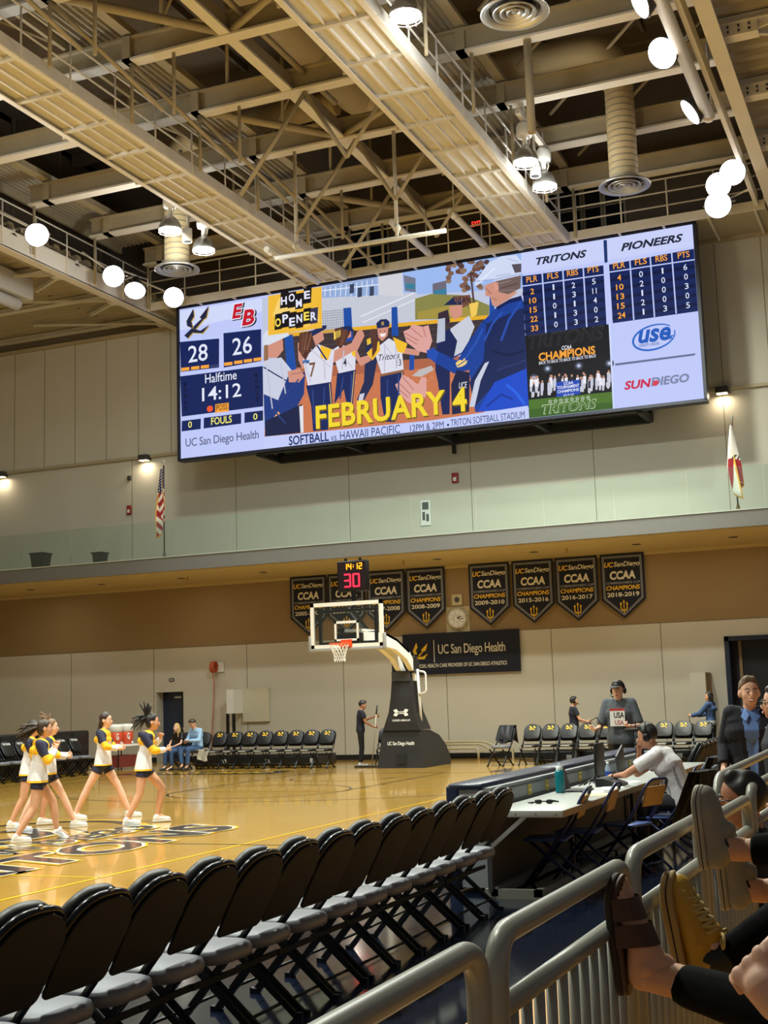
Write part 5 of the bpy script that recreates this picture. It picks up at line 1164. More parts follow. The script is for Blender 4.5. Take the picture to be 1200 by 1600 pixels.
# black mats stored behind the wall chairs
for x0, x1, lb in ((-20.0, -16.05, 'long low black mat lying behind the left wall chairs'), (-9.9, -5.2, 'long low black mat lying behind the right wall chairs')):
    root = thing('floor_mat', lb, 'mat', ((x0+x1)/2, 33.6, 0)); b = MB(); b.rbox(x0, x1, 33.2, 34.4, 0.0, 0.3, 0.04); obj('body', b, BLACK, root, True)
    for k in range(3): b = MB(); xx = x0+0.9+1.4*k; b.box(xx, xx+0.14, 33.18, 33.2, 0.08, 0.2); obj('tag_mark', b, MATS['label_grey'], root, True)
# bench chairs on the far side of the court with white lettered headrests
side0 = make_chair('x', 'black chairs along the far side of the court', False)
b = MB(); d = Vector((0, -0.23, 0.43)).normalized(); nrm = Vector((0, 0.43, 0.23)).normalized()
Q = lambda x, t: Vector((0, -0.27, 0.55)) + Vector((1, 0, 0))*x + d*t + nrm*0.078
put_text(b, 'TRITONS', lambda u, v: Q(-u, v), -0.15, 0.36, 0.3, 0.06, 0, bold=0.02)
obj('lettering', b, WHITE, side0)
names = ['nearest the left edge', 'second from the left edge', 'third from the left edge', 'fourth from the left edge', 'fifth from the left edge', 'sixth from the left edge', 'nearest the drinks table']
for i in range(7):
    p = (-21.3, 26.4+0.56*i, 0); lb = 'black bench chair with white lettering across the court, ' + names[i]
    if i == 0: side0.location = p; side0.rotation_euler = (0, 0, -PI/2); side0['label'] = lb
    else: dup(side0, p, -PI/2, lb)
root = thing('court_barrier', 'long black padded barrier behind the bench chairs across the court', 'barrier', (-22.4, 28, 0))
b = MB(); b.rbox(-22.6, -22.2, 22, 31.2, 0, 1.15, 0.06); obj('pad', b, BLACK, root, True)
b = MB()
for k in range(6): b.box(-22.2, -22.185, 22.9+1.5*k, 22.94+1.5*k, 0.05, 1.1)
obj('seams', b, RUBBER, root, True)
root = thing('drinks_table', 'small dark table holding the drinks coolers across the court', 'table', (-21.9, 32.2, 0))
b = MB(); b.box(-22.25, -21.5, 31.6, 32.8, 0.66, 0.71); obj('tabletop', b, WHITE, root, True)
b = MB(); b.box(-22.2, -21.55, 31.65, 32.75, 0.08, 0.4); obj('lower_crate', b, mat('crate_red', (110, 40, 36), 0.6), root, True)
for x in (-22.2, -21.55):
    for y in (31.65, 32.75): b = MB(); b.tube([(x, y, 0), (x, y, 0.66)], 0.02, 6); obj('leg', b, BLACKM, root, True)
for y, lb, s in ((31.9, 'orange drinks cooler with white lid on the table across the court', 1.0), (32.45, 'second orange drinks cooler behind the first, nearer the wall', 0.98)):
    root = thing('drinks_cooler', lb, 'cooler', (-21.85, y, 0.71)); OC2 = mat('cooler_orange', (214, 78, 40), 0.5)
    b = MB(); b.lathe([(0.0, 0), (0.19, 0), (0.215, 0.2), (0.22, 0.48), (0.0, 0.48)], n=20); obj('body', b, OC2, root)
    b = MB(); b.lathe([(0.23, 0.48), (0.235, 0.53), (0.2, 0.57), (0.0, 0.58)], n=20); b.lathe([(0.218, 0.36), (0.225, 0.36), (0.225, 0.48)], n=20); obj('lid', b, WHITE, root)
    b = MB(); put_text(b, 'G', lambda u, v: (0.23*math.cos(-0.6+u*4), 0.23*math.sin(-0.6+u*4), v), -0.04, 0.14, 0.09, 0.18, bold=0.03); obj('emblem', b, WHITE, root)
    b = MB(); b.ell((0.23, 0, 0.05), (0.04, 0.025, 0.03)); obj('tap', b, WHITE, root)
root = thing('stair_rail', 'short grey steel stair rail at the left edge across the court', 'railing', (-20.6, 24.2, 0))
b = MB(); b.tube(fillet([(-20.6, 24.35, 0), (-20.6, 24.35, 1.55), (-20.6, 22.6, 1.75)], 0.12, 5), 0.03, 8); b.tube([(-20.6, 24.35, 1.0), (-20.6, 22.6, 1.2)], 0.025, 8); obj('hand_rail', b, SILVER, root, True)
b = MB()
for k in range(5): y = 24.1-0.25*k; b.tube([(-20.6, y, 1.05+0.11*k*.25), (-20.6, y, 1.58+0.03*k)], 0.012, 6)
obj('balusters', b, SILVER, root, True)

# ------------------------------------------------------------------ scorer's table along the court
TGREY = mat('table_grey_panel', (142, 146, 150), 0.5, noise=0.05); TWHITE = mat('table_white', (166, 170, 168), 0.35, noise=0.03)
for i, (y0, y1) in enumerate(((11.35, 13.9), (13.92, 16.45), (16.47, 18.55))):
    pos = ('nearest', 'middle', 'farthest')[i]
    root = thing('courtside_panel', '%s padded display panel unit standing along the court edge' % pos, 'panel', (-3.95, (y0+y1)/2, 0), 0, 'padded panels of the scorers table')
    b = MB(); b.rbox(-4.2, -3.86, y0, y1, 0.9, 0.96, 0.025); b.rbox(-4.22, -4.1, y0, y1, 0.02, 0.94, 0.02); obj('top_pad', b, NAVY, root, True)
    b = MB(); b.box(-4.1, -3.8, y0+0.02, y1-0.02, 0.05, 0.92); obj('cabinet', b, TGREY, root, True)
    b = MB(); b.box(-3.8, -3.785, y0+0.03, y1-0.03, 0.875, 0.885); b.box(-3.8, -3.79, y0+0.03, y1-0.03, 0.76, 0.77)
    obj('trim_strip', b, DKGREY, root, True)
    for k in range(3 if i == 0 else 1):
        b = MB(); yy = y0+0.55+0.62*k; b.box(-3.8, -3.79, yy, yy+0.1, 0.765, 0.872, 0)
        b.box(-3.79, -3.788, yy+0.03, yy+0.07, 0.835, 0.85, 1); b.box(-3.79, -3.788, yy+0.03, yy+0.07, 0.785, 0.8, 1); obj('sticker', b, [mat('sticker_yellow', (222, 196, 84), 0.6), DKGREY], root, True)
    ty0 = y0-0.28 if i == 0 else y0
    root = thing('scorers_table', '%s white topped scorers table section behind the padded panel' % pos, 'table', (-3.4, (y0+y1)/2, 0), 0, 'white scorers table sections')
    b = MB(); b.rbox(-3.74, -3.06, ty0, y1, 0.69, 0.75, 0.006); obj('tabletop', b, TWHITE, root, True)
    b = MB(); b.box(-3.062, -3.056, ty0, y1, 0.692, 0.748); obj('edge_band', b, mat('edge_brown', (120, 104, 84), 0.5), root, True)
    b = MB()
    for k in range(4): xx = -3.66+0.18*k; b.ell((xx, ty0-0.001, 0.72), 0.006)
    obj('screws', b, DKGREY, root, True)
    b = MB(); b.box(-3.77, -3.74, ty0+0.05, y1, 0.1, 0.69); obj('modesty_panel', b, mat('panel_dark', (42, 40, 38), 0.6), root, True)
    b = MB(); b.obox((-3.74, ty0+0.03, 0.42), (-3.4, ty0+0.03, 0.7), 0.02, 0.035); obj('brace', b, SILVER, root, True)
    for lx, ly, lz in ((-3.76, ty0+0.02, 0.06), (-3.76, y1-0.06, 0.06), (-3.4, (ty0+y1)/2, 0)): b = MB(); b.box(lx, lx+0.04, ly, ly+0.04, lz, 0.69); obj('leg', b, DKGREY, root, True)
    b = MB(); b.box(-3.8, -3.3, ty0+0.04, ty0+0.1, 0.0, 0.08); b.box(-3.74, -3.68, ty0+0.04, y1, 0.02, 0.1); b.box(-3.36, -3.3, ty0+0.04, y1, 0.02, 0.08); obj('foot_frame', b, mat('foot_silver', (150, 148, 138), 0.4, metal=0.4), root, True)
# blue metal folding chairs behind the table
BLUE = mat('chair_blue', (26, 36, 78), 0.35, metal=0.2); BLUE2 = mat('chair_blue_seat', (60, 84, 150), 0.35, metal=0.2); TANV = mat('back_tan', (150, 118, 70), 0.6)
def blue_chair(label):
    root = thing('metal_folding_chair', label, 'chair', (0, 0, 0), 0, 'blue metal chairs behind the scorers table')
    b = MB(); b.rbox(-0.2, 0.2, -0.18, 0.22, 0.42, 0.445, 0.01); obj('seat', b, BLUE2, root)
    b = MB(); b.rbox(-0.19, 0.19, -0.005, 0.012, 0.0, 0.2, 0.006, M=Matrix.Translation((0, -0.29, 0.62)) @ Matrix.Rotation(0.3, 4, 'X')); obj('backrest', b, TANV, root)
    b = MB(); b.tube(fillet([(-0.22, 0.24, 0.0), (-0.22, -0.2, 0.55), (-0.21, -0.38, 0.88), (0.21, -0.38, 0.88), (0.22, -0.2, 0.55), (0.22, 0.24, 0.0)], 0.12, 5), 0.016, 8); obj('front_frame', b, BLUE, root)
    b = MB(); b.tube(fillet([(-0.19, 0.15, 0.42), (-0.19, -0.36, 0.0)], 0.1), 0.014, 8); b.tube([(0.19, 0.15, 0.42), (0.19, -0.36, 0.0)], 0.014, 8); b.tube([(-0.19, -0.28, 0.07), (0.19, -0.28, 0.07)], 0.01, 6); obj('rear_legs', b, BLUE, root)
    b = MB(); b.tube([(-0.22, 0.16, 0.1), (0.22, 0.16, 0.1)], 0.01, 6); obj('crossbar', b, BLUE, root)
    return root
bc = blue_chair('blue metal folding chair nearest the camera at the white table, tan back')
bc.location = (-3.42, 11.9, 0); bc.rotation_euler = (0, 0, PI/2+0.1)
dup(bc, (-3.3, 12.57, 0), PI/2+0.05, 'blue metal folding chair second along the white table, seat lit')
dup(bc, (-3.0, 13.22, 0), PI/2-0.3, 'turned blue metal chair with a bright blue seat beside the white shirt man')
dup(bc, (-2.8, 14.05, 0), PI/2, 'blue metal folding chair under the man in the white shirt')
dup(bc, (-2.97, 14.95, 0), PI/2+0.1, 'blue metal chair with yellow lit back behind the white shirt man')
dup(bc, (-3.0, 15.95, 0), PI/2, 'blue metal chair carrying dark jackets near the man in the blazer')
coat((-2.78, 13.8, 0), PI/2-0.2, 'long black jacket hanging on the chair of the person in the white shirt', mat('coat_black', (14, 14, 16), 0.95), 0.5, 0.9, 0.62)
coat((-3.0, 15.95, 0), PI/2, 'dark navy jacket with pale collar trim over a chair by the blazer man', mat('coat_navy', (24, 28, 42), 0.95), 0.54, 0.93, 0.6)
# things on the table
root = thing('water_bottle', 'teal water bottle standing on the white table', 'bottle', (-3.62, 13.05, 0.75))
TEAL = mat('teal_plastic', (16, 120, 132), 0.25)
b = MB(); b.lathe([(0.0, 0), (0.045, 0), (0.047, 0.02), (0.047, 0.2), (0.04, 0.225), (0.0, 0.23)], n=18); obj('body', b, TEAL, root)
b = MB(); b.lathe([(0.034, 0.225), (0.036, 0.265), (0.0, 0.268)], n=16); b.tube([(0.02, 0, 0.265), (0.0, 0, 0.29), (-0.02, 0, 0.265)], 0.007, 6); obj('cap', b, mat('cap_white', (210, 218, 220), 0.4), root)
def laptop(loc, rz, label, open_=1.85):
    root = thing('laptop', label, 'laptop', loc, rz)
    b = MB(); b.rbox(-0.17, 0.17, -0.12, 0.12, 0.0, 0.018, 0.004); obj('base', b, DKGREY, root)
    M = Matrix.Translation((0, 0.12, 0.015)) @ Matrix.Rotation(open_-PI/2+0.0, 4, 'X')
    b = MB(); b.rbox(-0.17, 0.17, 0.0, 0.01, 0.0, 0.24, 0.004, M=Matrix.Translation((0, 0.12, 0.015)) @ Matrix.Rotation(-(open_-PI/2), 4, 'X')); obj('lid', b, mat('lid_dark', (46, 36, 38), 0.4), root)
    b = MB(); b.box(-0.14, 0.14, -0.07, 0.07, 0.018, 0.02); obj('keyboard', b, BLACK, root)
laptop((-3.5, 13.3, 0.75), PI/2, 'open dark laptop behind the teal bottle')
root = thing('monitor', 'black upright monitor standing on the table before the seated man', 'monitor', (-3.66, 14.9, 0.75))
b = MB(); b.rbox(-0.015, 0.015, -0.2, 0.2, 0.06, 0.42, 0.008); obj('screen', b, BLACK, root); b = MB(); b.rbox(-0.07, 0.07, -0.09, 0.09, 0, 0.015, 0.005); b.box(-0.02, 0.0, -0.03, 0.03, 0.01, 0.1); obj('stand', b, BLACKM, root)
root = thing('monitor', 'second dark screen tilted beyond the upright monitor', 'monitor', (-3.6, 15.75, 0.75))
b = MB(); b.rbox(-0.015, 0.015, -0.18, 0.18, 0.04, 0.32, 0.008, M=Matrix.Rotation(0.35, 4, 'X')); obj('screen', b, DKGREY, root); b = MB(); b.rbox(-0.07, 0.07, -0.09, 0.09, 0, 0.05, 0.005); obj('stand', b, BLACKM, root)
root = thing('water_bottle', 'small clear water bottle with blue label beside the black monitor', 'bottle', (-3.5, 14.62, 0.75))
b = MB(); b.lathe([(0.0, 0), (0.032, 0), (0.033, 0.15), (0.014, 0.19), (0.014, 0.21), (0, 0.21)], n=14); obj('body', b, mat('bottle_clear', (170, 190, 214), 0.1, alpha=0.75), root)
b = MB(); b.lathe([(0.0335, 0.05), (0.0335, 0.12)], n=14); obj('label_band', b, mat('band_blue', (40, 80, 170), 0.5), root); b = MB(); b.lathe([(0.016, 0.2), (0.016, 0.222), (0, 0.222)], n=12); obj('cap', b, WHITE, root)
root = thing('flask', 'tall black flask standing on the table before the man in the grey T-shirt', 'bottle', (-3.62, 16.9, 0.75))
b = MB(); b.lathe([(0.0, 0), (0.055, 0), (0.055, 0.28), (0.04, 0.3), (0, 0.3)], n=16); obj('body', b, BLACK, root); b = MB(); b.lathe([(0.04, 0.3), (0.04, 0.36), (0.0, 0.365)], n=14); obj('lid', b, BLACKM, root)
root = thing('control_console', 'low black control console under the seated man\'s hand', 'console', (-3.33, 14.05, 0.75))
b = MB(); b.prism([(-0.13, 0), (0.13, 0), (0.13, 0.025), (-0.05, 0.085), (-0.13, 0.085)], lambda p: (p[0], -0.2, p[1]), lambda p: (p[0], 0.2, p[1])); obj('body', b, BLACK, root)
b = MB()
for i in range(8):
    for j in range(3): b.box(0.0+0.04*j-0.012, 0.04*j+0.012, -0.17+0.045*i-0.015, -0.17+0.045*i+0.015, 0.03+0.05-0.02*j-0.012, 0.068-0.013*j)
obj('keys', b, GREYV, root)
for k, (x, y, r, lb) in enumerate(((-3.32, 13.2, 0.2, 'loose white paper sheet in front of the laptop'), (-3.28, 13.62, -0.1, 'white papers beside the console, nearer edge'), (-3.3, 14.5, 0.1, 'white papers under the seated man\'s forearm'), (-3.22, 12.75, 0.4, 'cream folder sheet beside the teal bottle'))):
    b = MB(); n = 1 if k == 0 else 3
    for j in range(n):
        a = r+0.2*j; u = Vector((math.cos(a), math.sin(a), 0)); v = Vector((-math.sin(a), math.cos(a), 0)); c = Vector((x+0.02*j, y+0.05*j, 0.751+0.0015*j)); b.box(0, 0, 0, 0, 0, 0)
        q = [c-u*0.105-v*0.14, c+u*0.105-v*0.14, c+u*0.105+v*0.14, c-u*0.105+v*0.14]; b.prism([0, 1, 2, 3], lambda i: q[i], lambda i: q[i]+Vector((0, 0, 0.0012)))
    tag(obj('paper', b, mat('paper_white', (236, 236, 230), 0.8) if k < 3 else mat('paper_cream', (226, 214, 170), 0.8)), lb, 'paper')
root = thing('sunglasses', 'black tangle of sunglasses and cord lying on the near end of the white table', 'glasses', (-3.4, 11.75, 0.75))
b = MB(); b.ell((-0.07, 0, 0.02), (0.035, 0.012, 0.022)); b.ell((0.03, 0.01, 0.02), (0.035, 0.012, 0.022)); obj('lenses', b, BLACK, root)
b = MB(); b.tube([(-0.1, 0, 0.03), (-0.12, 0.1, 0.012), (-0.02, 0.14, 0.012), (0.09, 0.1, 0.012), (0.06, 0.02, 0.03)], 0.006, 6); b.tube([(-0.12, -0.02, 0.008), (-0.18, 0.04, 0.008), (-0.1, 0.1, 0.008)], 0.006, 6); obj('temples', b, BLACKM, root)
root = thing('table_cables', 'dark cables lying by the monitor on the white table', 'cable', (-3.55, 14.2, 0.75))
for k in range(3):
    b = MB(); b.tube([(-0.1+0.03*k, -0.3+0.1*k, 0.01), (0.02*k, -0.15, 0.06+0.02*k), (0.06, -0.02*k, 0.01), (-0.08, 0.2, 0.02), (-0.1, 0.5, 0.02)], 0.007, 5); obj('cable', b, BLACKM, root)

# ------------------------------------------------------------------ guard rails of the stand
RX = -0.8
def rail_panel(x, y0, y1, zt, zm, label, z0=0.45, r=0.023, bal=0.085, group='grey guard rails of the stand'):
    root = thing('guard_rail', label, 'railing', (x, (y0+y1)/2, z0), 0, group)
    b = MB(); b.tube(fillet([(x, y0, z0), (x, y0, zt), (x, y1, zt), (x, y1, z0)], 0.085, 7), r, 14); obj('top_frame', b, GREYP, root, True)
    b = MB(); b.tube([(x, y0, zm), (x, y1, zm)], r*0.92, 12); obj('mid_rail', b, GREYP, root, True)
    n = int((y1-y0)/bal)
    for k in range(1, n):
        y = y0+(y1-y0)*k/n; b = MB(); b.tube([(x, y, z0+0.05), (x, y, zm)], 0.012, 8); obj('baluster', b, GREYP, root, True)
    b = MB(); b.tube([(x, y0, z0+0.06), (x, y1, z0+0.06)], 0.015, 8); obj('bottom_rail', b, GREYP, root, True)
rail_panel(RX, 1.15, 2.285, 1.285, 1.12, 'nearest grey guard rail at the bottom edge, left of the sandalled foot')
rail_panel(RX, 2.385, 3.45, 1.285, 1.155, 'grey guard rail that the sandal and the gold shoe rest on')
rail_panel(RX, 3.55, 4.6, 1.295, 1.15, 'third grey guard rail, the one under the grey slip-on shoes')
rail_panel(RX, 4.68, 5.78, 1.265, 1.14, 'fourth grey guard rail in front of the face with glasses')
rail_panel(RX, 5.92, 7.0, 1.3, 1.15, 'fifth grey guard rail at the right edge of the view')
root = thing('hand_rail', 'curved grey hand rail rising behind the head with glasses', 'railing', (-1.05, 8, 0.3))
b = MB(); b.tube(fillet([(-1.03, 6.45, 0.3), (-1.03, 6.45, 1.31), (-1.03, 9.4, 1.335), (-1.03, 9.4, 0.3)], 0.2, 8), 0.022, 12); obj('rail', b, GREYP, root, True)
b = MB(); b.tube([(-1.03, 6.45, 0.9), (-1.03, 9.4, 0.92)], 0.018, 10); obj('mid_rail', b, GREYP, root, True)
# the stand: lower tier deck and front
root = thing('bleacher', 'wooden deck and seat row of the spectator stand behind the guard rails', 'stand', (0, 3, 0))
b = MB(); b.box(-0.74, 3.0, -2.0, 7.2, 0.36, 0.42); obj('deck', b, FL_WOOD2, root, True)
b = MB(); b.box(-0.76, -0.74, -2.0, 7.2, 0.0, 0.42); obj('front_board', b, mat('board_dark', (46, 44, 48), 0.6), root, True)
b = MB(); b.rbox(0.12, 0.6, 1.6, 7.0, 0.78, 0.84, 0.02); obj('bench_seat', b, mat('bench_plastic', (190, 140, 60), 0.5), root, True)
b = MB()
for y in (1.8, 3.4, 5.0, 6.8): b.box(0.3, 0.4, y-0.04, y+0.04, 0.42, 0.78)
obj('bench_leg', b, DKGREY, root, True)
# ------------------------------------------------------------------ people
V3 = Vector
SKIN_L = mat('skin_light', (232, 184, 158), 0.55, noise=0.05); SKIN_M = mat('skin_medium', (212, 158, 126), 0.55, noise=0.05); SKIN_D = mat('skin_tan', (184, 130, 100), 0.55, noise=0.05)
HAIR_B = mat('hair_black', (20, 16, 15), 0.5, noise=0.3, scale=40); HAIR_D = mat('hair_dark_brown', (52, 36, 28), 0.5, noise=0.3, scale=40); HAIR_Y = mat('hair_blonde', (196, 160, 104), 0.5, noise=0.25, scale=40); HAIR_G = mat('hair_greying', (104, 82, 62), 0.6, noise=0.25, scale=40)
EYE = mat('eye_dark', (24, 18, 16), 0.2, noise=0); EYEW = mat('eye_white', (230, 226, 220), 0.3, noise=0); LIP = mat('lip_rose', (168, 84, 80), 0.5, noise=0); TEETH = mat('teeth', (236, 230, 222), 0.3, noise=0)
DENIM = mat('denim_blue', (52, 78, 118), 0.8, noise=0.15, scale=14); SHOEW = mat('shoe_white', (228, 228, 228), 0.5, noise=0.03)

DEF = dict(pelvis=(0, 0, .95), waist=(0, .0, 1.1), chest=(0, .0, 1.3), neck=(0, -.01, 1.45), head=(0, .02, 1.615),
           shL=(-.18, -.01, 1.42), shR=(.18, -.01, 1.42), elL=(-.24, -.02, 1.14), elR=(.24, -.02, 1.14), wrL=(-.25, .05, .89), wrR=(.25, .05, .89),
           hipL=(-.09, 0, .93), hipR=(.09, 0, .93), knL=(-.1, .02, .5), knR=(.1, .02, .5), anL=(-.105, -.02, .085), anR=(.105, -.02, .085),
           toeL=(-.12, .15, .03), toeR=(.12, .15, .03), hdir=(0, 1, 0), hup=(0, 0, 1), fdL=(0, .25, -1), fdR=(0, .25, -1), pnL=(1, 0, 0), pnR=(-1, 0, 0), curl=0.45)

def remesh(name, mb, mats, voxel, smooth=4, parent=None, cuts=(), paint=None, extra=None):
    tmp = bpy.data.objects.new('tmp', mesh_from('tmp', mb, mats if isinstance(mats, list) else [mats])); C.objects.link(tmp)
    r = tmp.modifiers.new('r', 'REMESH'); r.mode = 'VOXEL'; r.voxel_size = voxel; r.use_smooth_shade = True
    s = tmp.modifiers.new('s', 'SMOOTH'); s.factor = 0.5; s.iterations = smooth
    dg = bpy.context.evaluated_depsgraph_get(); me = bpy.data.meshes.new_from_object(tmp.evaluated_get(dg))
    bpy.data.objects.remove(tmp)
    bm = bmesh.new(); bm.from_mesh(me)
    for p, n in cuts:
        bmesh.ops.bisect_plane(bm, geom=bm.verts[:]+bm.edges[:]+bm.faces[:], plane_co=p, plane_no=n, clear_outer=True)
    out = MB(); bm.verts.index_update(); out.v = [tuple(v.co) for v in bm.verts]
    for f in bm.faces: out.face([v.index for v in f.verts], paint(f.calc_center_median()) if paint else 0, True)
    bm.free(); bpy.data.meshes.remove(me)
    if extra: out.merge(extra)
    return obj(name, out, mats, parent)

def frame(f, u):
    f = V3(f).normalized(); u = V3(u); r = f.cross(u).normalized(); u = r.cross(f)
    return Matrix(((r.x, f.x, u.x), (r.y, f.y, u.y), (r.z, f.z, u.z)))     # columns: right, forward, up

def hand_parts(palm, fing, wr, fd, pn, s, left, curl, r=0.0085, n=6):
    d = V3(fd).normalized(); q = V3(pn); q = (q-d*q.dot(d)).normalized(); b = d.cross(q)
    if left: b = -b
    # b points to the thumb side
    palm.cone(wr, wr+d*0.05*s, 0.024*s, 0.03*s)
    for k in (-1, 0, 1): palm.cone(wr+d*0.02*s+b*0.016*k*s, wr+d*0.085*s+b*0.024*k*s, 0.016*s, 0.014*s)
    for k, (off, ln) in enumerate(((0.033, .068), (0.011, .078), (-0.011, .072), (-0.032, .056))):
        p = wr+d*0.085*s+b*off*s; pts = [p-d*0.02*s, p]; a = 0; dirv = d
        for sg in (0.45, 0.32, 0.23):
            a += curl*(1+0.12*k); dirv = d*math.cos(a)+q*math.sin(a)+b*(off*1.2); p = p+dirv.normalized()*ln*sg*s*1.0; pts.append(p)
        fing.tube(pts, [r*s*1.1, r*s*1.1, r*s, r*s*.9, r*s*.7], n)
    p = wr+d*0.03*s+b*0.028*s; t1 = p+(d*0.6+b*0.75+q*0.25).normalized()*0.042*s; t2 = t1+(d*0.9+b*0.2+q*0.45).normalized()*0.034*s
    fing.tube([p-b*0.01*s, p, t1, t2], [r*s*1.5, r*s*1.4, r*s*1.1, r*s*.8], n)

def person(label, loc, rz, J=None, s=1.0, skin=SKIN_M, fem=False, voxel=0.016, smile=False, glasses=False, head_s=1.0, group=None):
    root = thing('person', label, 'person', loc, rz, group)
    j = dict(DEF); j.update(J or {})
    P = {k: (V3(v)*s if k not in ('hdir', 'hup', 'fdL', 'fdR', 'pnL', 'pnR', 'curl') else v) for k, v in j.items()}
    root_j = P; hs = s*head_s
    H = frame(P['hdir'], P['hup']); hc = P['head']; hp = lambda x, y, z: hc + H @ (V3((x, y, z))*hs)
    b = MB()
    b.ell(hp(0, -.008, .025), (.076*hs, .098*hs, .1*hs), 16, 12, M=H); b.ell(hp(0, .025, -.05), (.056*hs, .068*hs, .066*hs), 14, 10, M=H); b.ell(hp(0, .062, -.095), (.026*hs, .024*hs, .02*hs), M=H)
    b.cone(hp(0, .085, .01), hp(0, .112, -.024), .011*hs, .015*hs); b.ell(hp(0, .08, -.062), (.026*hs, .018*hs, .014*hs), M=H)
    for sx in (-1, 1): b.ell(hp(sx*.08, -.008, -.012), (.013*hs, .024*hs, .034*hs), M=H); b.ell(hp(sx*.045, .06, -.025), (.022*hs, .02*hs, .022*hs), M=H)
    b.cone(P['neck']-V3((0, 0, .04*s)), hp(0, -.015, -.05), .056*s*(.86 if fem else 1), .05*s*(.86 if fem else 1))
    body_core(b, P, s, fem, 0)
    for sd in 'LR':
        lg = s*(1.1 if fem else 1); b.cone(P['hip'+sd], P['kn'+sd], .083*lg, .054*lg); m = P['kn'+sd].lerp(P['an'+sd], .35)
        b.cone(P['kn'+sd], m, .052*lg, .054*lg); b.cone(m, P['an'+sd], .054*lg, .034*lg)
        b.cone(P['an'+sd], P['toe'+sd], .036*s, .028*s)
        b.cone(P['sh'+sd], P['el'+sd], .05*s*(.85 if fem else 1), .038*s*(.88 if fem else 1)); b.cone(P['el'+sd], P['wr'+sd], .038*s*(.88 if fem else 1), .026*s*(.9 if fem else 1))
    fg = MB()
    for sd in 'LR': hand_parts(b, fg, P['wr'+sd], P['fd'+sd], P['pn'+sd], s*(.92 if fem else 1), sd == 'L', P['curl'])
    remesh('body', b, skin, voxel, 3, root, extra=fg)
    # face
    for sx in (-1, 1):
        e = MB(); e.ell(hp(sx*.031, .087, .004), (.0112*hs, .0065*hs, .005*hs), 10, 8, 1, H); e.ell(hp(sx*.031, .0905, .004), (.0058*hs, .005*hs, .0054*hs), 8, 6, 0, H); obj('eye', e, [EYE, EYEW], root)
        e = MB(); e.tube([hp(sx*.014, .094, .022), hp(sx*.032, .094, .029), hp(sx*.05, .082, .022)], .0045*hs, 5); obj('eyebrow', e, HAIR_D, root)
    e = MB(); e.ell(hp(0, .095, -.064), (.024*hs, .008*hs, (.011 if smile else .007)*hs), 10, 8, 0, H)
    if smile: e.ell(hp(0, .1, -.063), (.019*hs, .006*hs, .006*hs), 10, 6, 1, H)
    obj('mouth', e, [LIP, TEETH], root)
    if glasses:
        e = MB()
        for sx in (-1, 1):
            e.tube([hp(sx*.032+.022*math.cos(2*PI*k/14), .106, .003+.018*math.sin(2*PI*k/14)) for k in range(14)], .003*hs, 5, closed=True)
            e.tube([hp(sx*.054, .104, .008), hp(sx*.082, .07, .008), hp(sx*.084, -.005, .002)], .003*hs, 5)
        e.tube([hp(-.01, .108, .006), hp(.01, .108, .006)], .003*hs, 5); obj('glasses', e, BLACKM, root)
    root_data[root.name] = (P, hp, H, hs, s, fem)
    return root
root_data = {}
def body_core(b, P, s, fem, g):
    w = .88 if fem else 1.0; c = P['chest']; wa = P['waist']; pe = P['pelvis']
    ax = (P['shR']-P['shL']); ax = ax.normalized() if ax.length > 1e-6 else V3((1, 0, 0)); hx = (P['hipR']-P['hipL']).normalized()
    b.cone(c-ax*.085*s*w, c+ax*.085*s*w, .112*s*w+g, .112*s*w+g); b.cone(P['neck']-V3((0, 0, .03*s)), P['shL'], .06*s+g, .052*s*w+g); b.cone(P['neck']-V3((0, 0, .03*s)), P['shR'], .06*s+g, .052*s*w+g)
    up = P['neck'].lerp(c, .45)
    b.cone(up-ax*.11*s*w, up+ax*.11*s*w, .08*s+g, .08*s+g)
    for k in (-1, 1): b.cone(c+ax*.07*k*s*w, wa+hx*.055*k*s*w, .105*s*w+g, .095*s*w+g); b.cone(wa+hx*.055*k*s*w, pe+hx*.065*k*s, .095*s*w+g, .108*s+g)
    b.cone(pe-hx*.07*s, pe+hx*.07*s, .105*s+g, .105*s+g)
    if fem:
        f = ax.cross(c-wa).normalized()*-1
        for k in (-1, 1): b.ell(c+ax*.07*k*s+f*-.085*s+V3((0, 0, .01*s)), .055*s+g)
def top(root, name, m, sleeve='short', g=.014, hem=None, paint=None, voxel=.016, cut=True, neckcut=True, flare=0.0, hem_n=(0, 0, -1)):
    P, hp, H, hs, s, fem = root_data[root.name]; b = MB(); body_core(b, P, s, fem, g)
    if flare:
        for k in (-1, 1): b.cone(P['waist']+V3((.05*k*s, 0, 0)), P['pelvis']+V3((.07*k*s, 0, -.1*s)), .1*s+g, .118*s+g+flare)
    for sd in 'LR':
        a, e, w_ = P['sh'+sd], P['el'+sd], P['wr'+sd]
        if sleeve == 'none': continue
        if sleeve == 'short': b.cone(a, a.lerp(e, .62), .054*s+g, .056*s+g, flat=True)
        elif sleeve == 'elbow': b.cone(a, a.lerp(e, .9), .054*s+g, .052*s+g, flat=True)
        else: b.cone(a, e, .052*s+g, .044*s+g); b.cone(e, e.lerp(w_, .95 if sleeve == 'long' else .6), .044*s+g, .033*s+g, flat=True)
    cuts = []
    if cut: cuts.append((hem if hem is not None else P['pelvis']-V3((0, 0, .06*s)), V3(hem_n)))
    if neckcut: cuts.append((P['neck']+(P['head']-P['neck']).normalized()*.076*s, (P['head']-P['neck']).normalized()))
    return remesh(name, b, m, voxel, 3, root, cuts, paint)
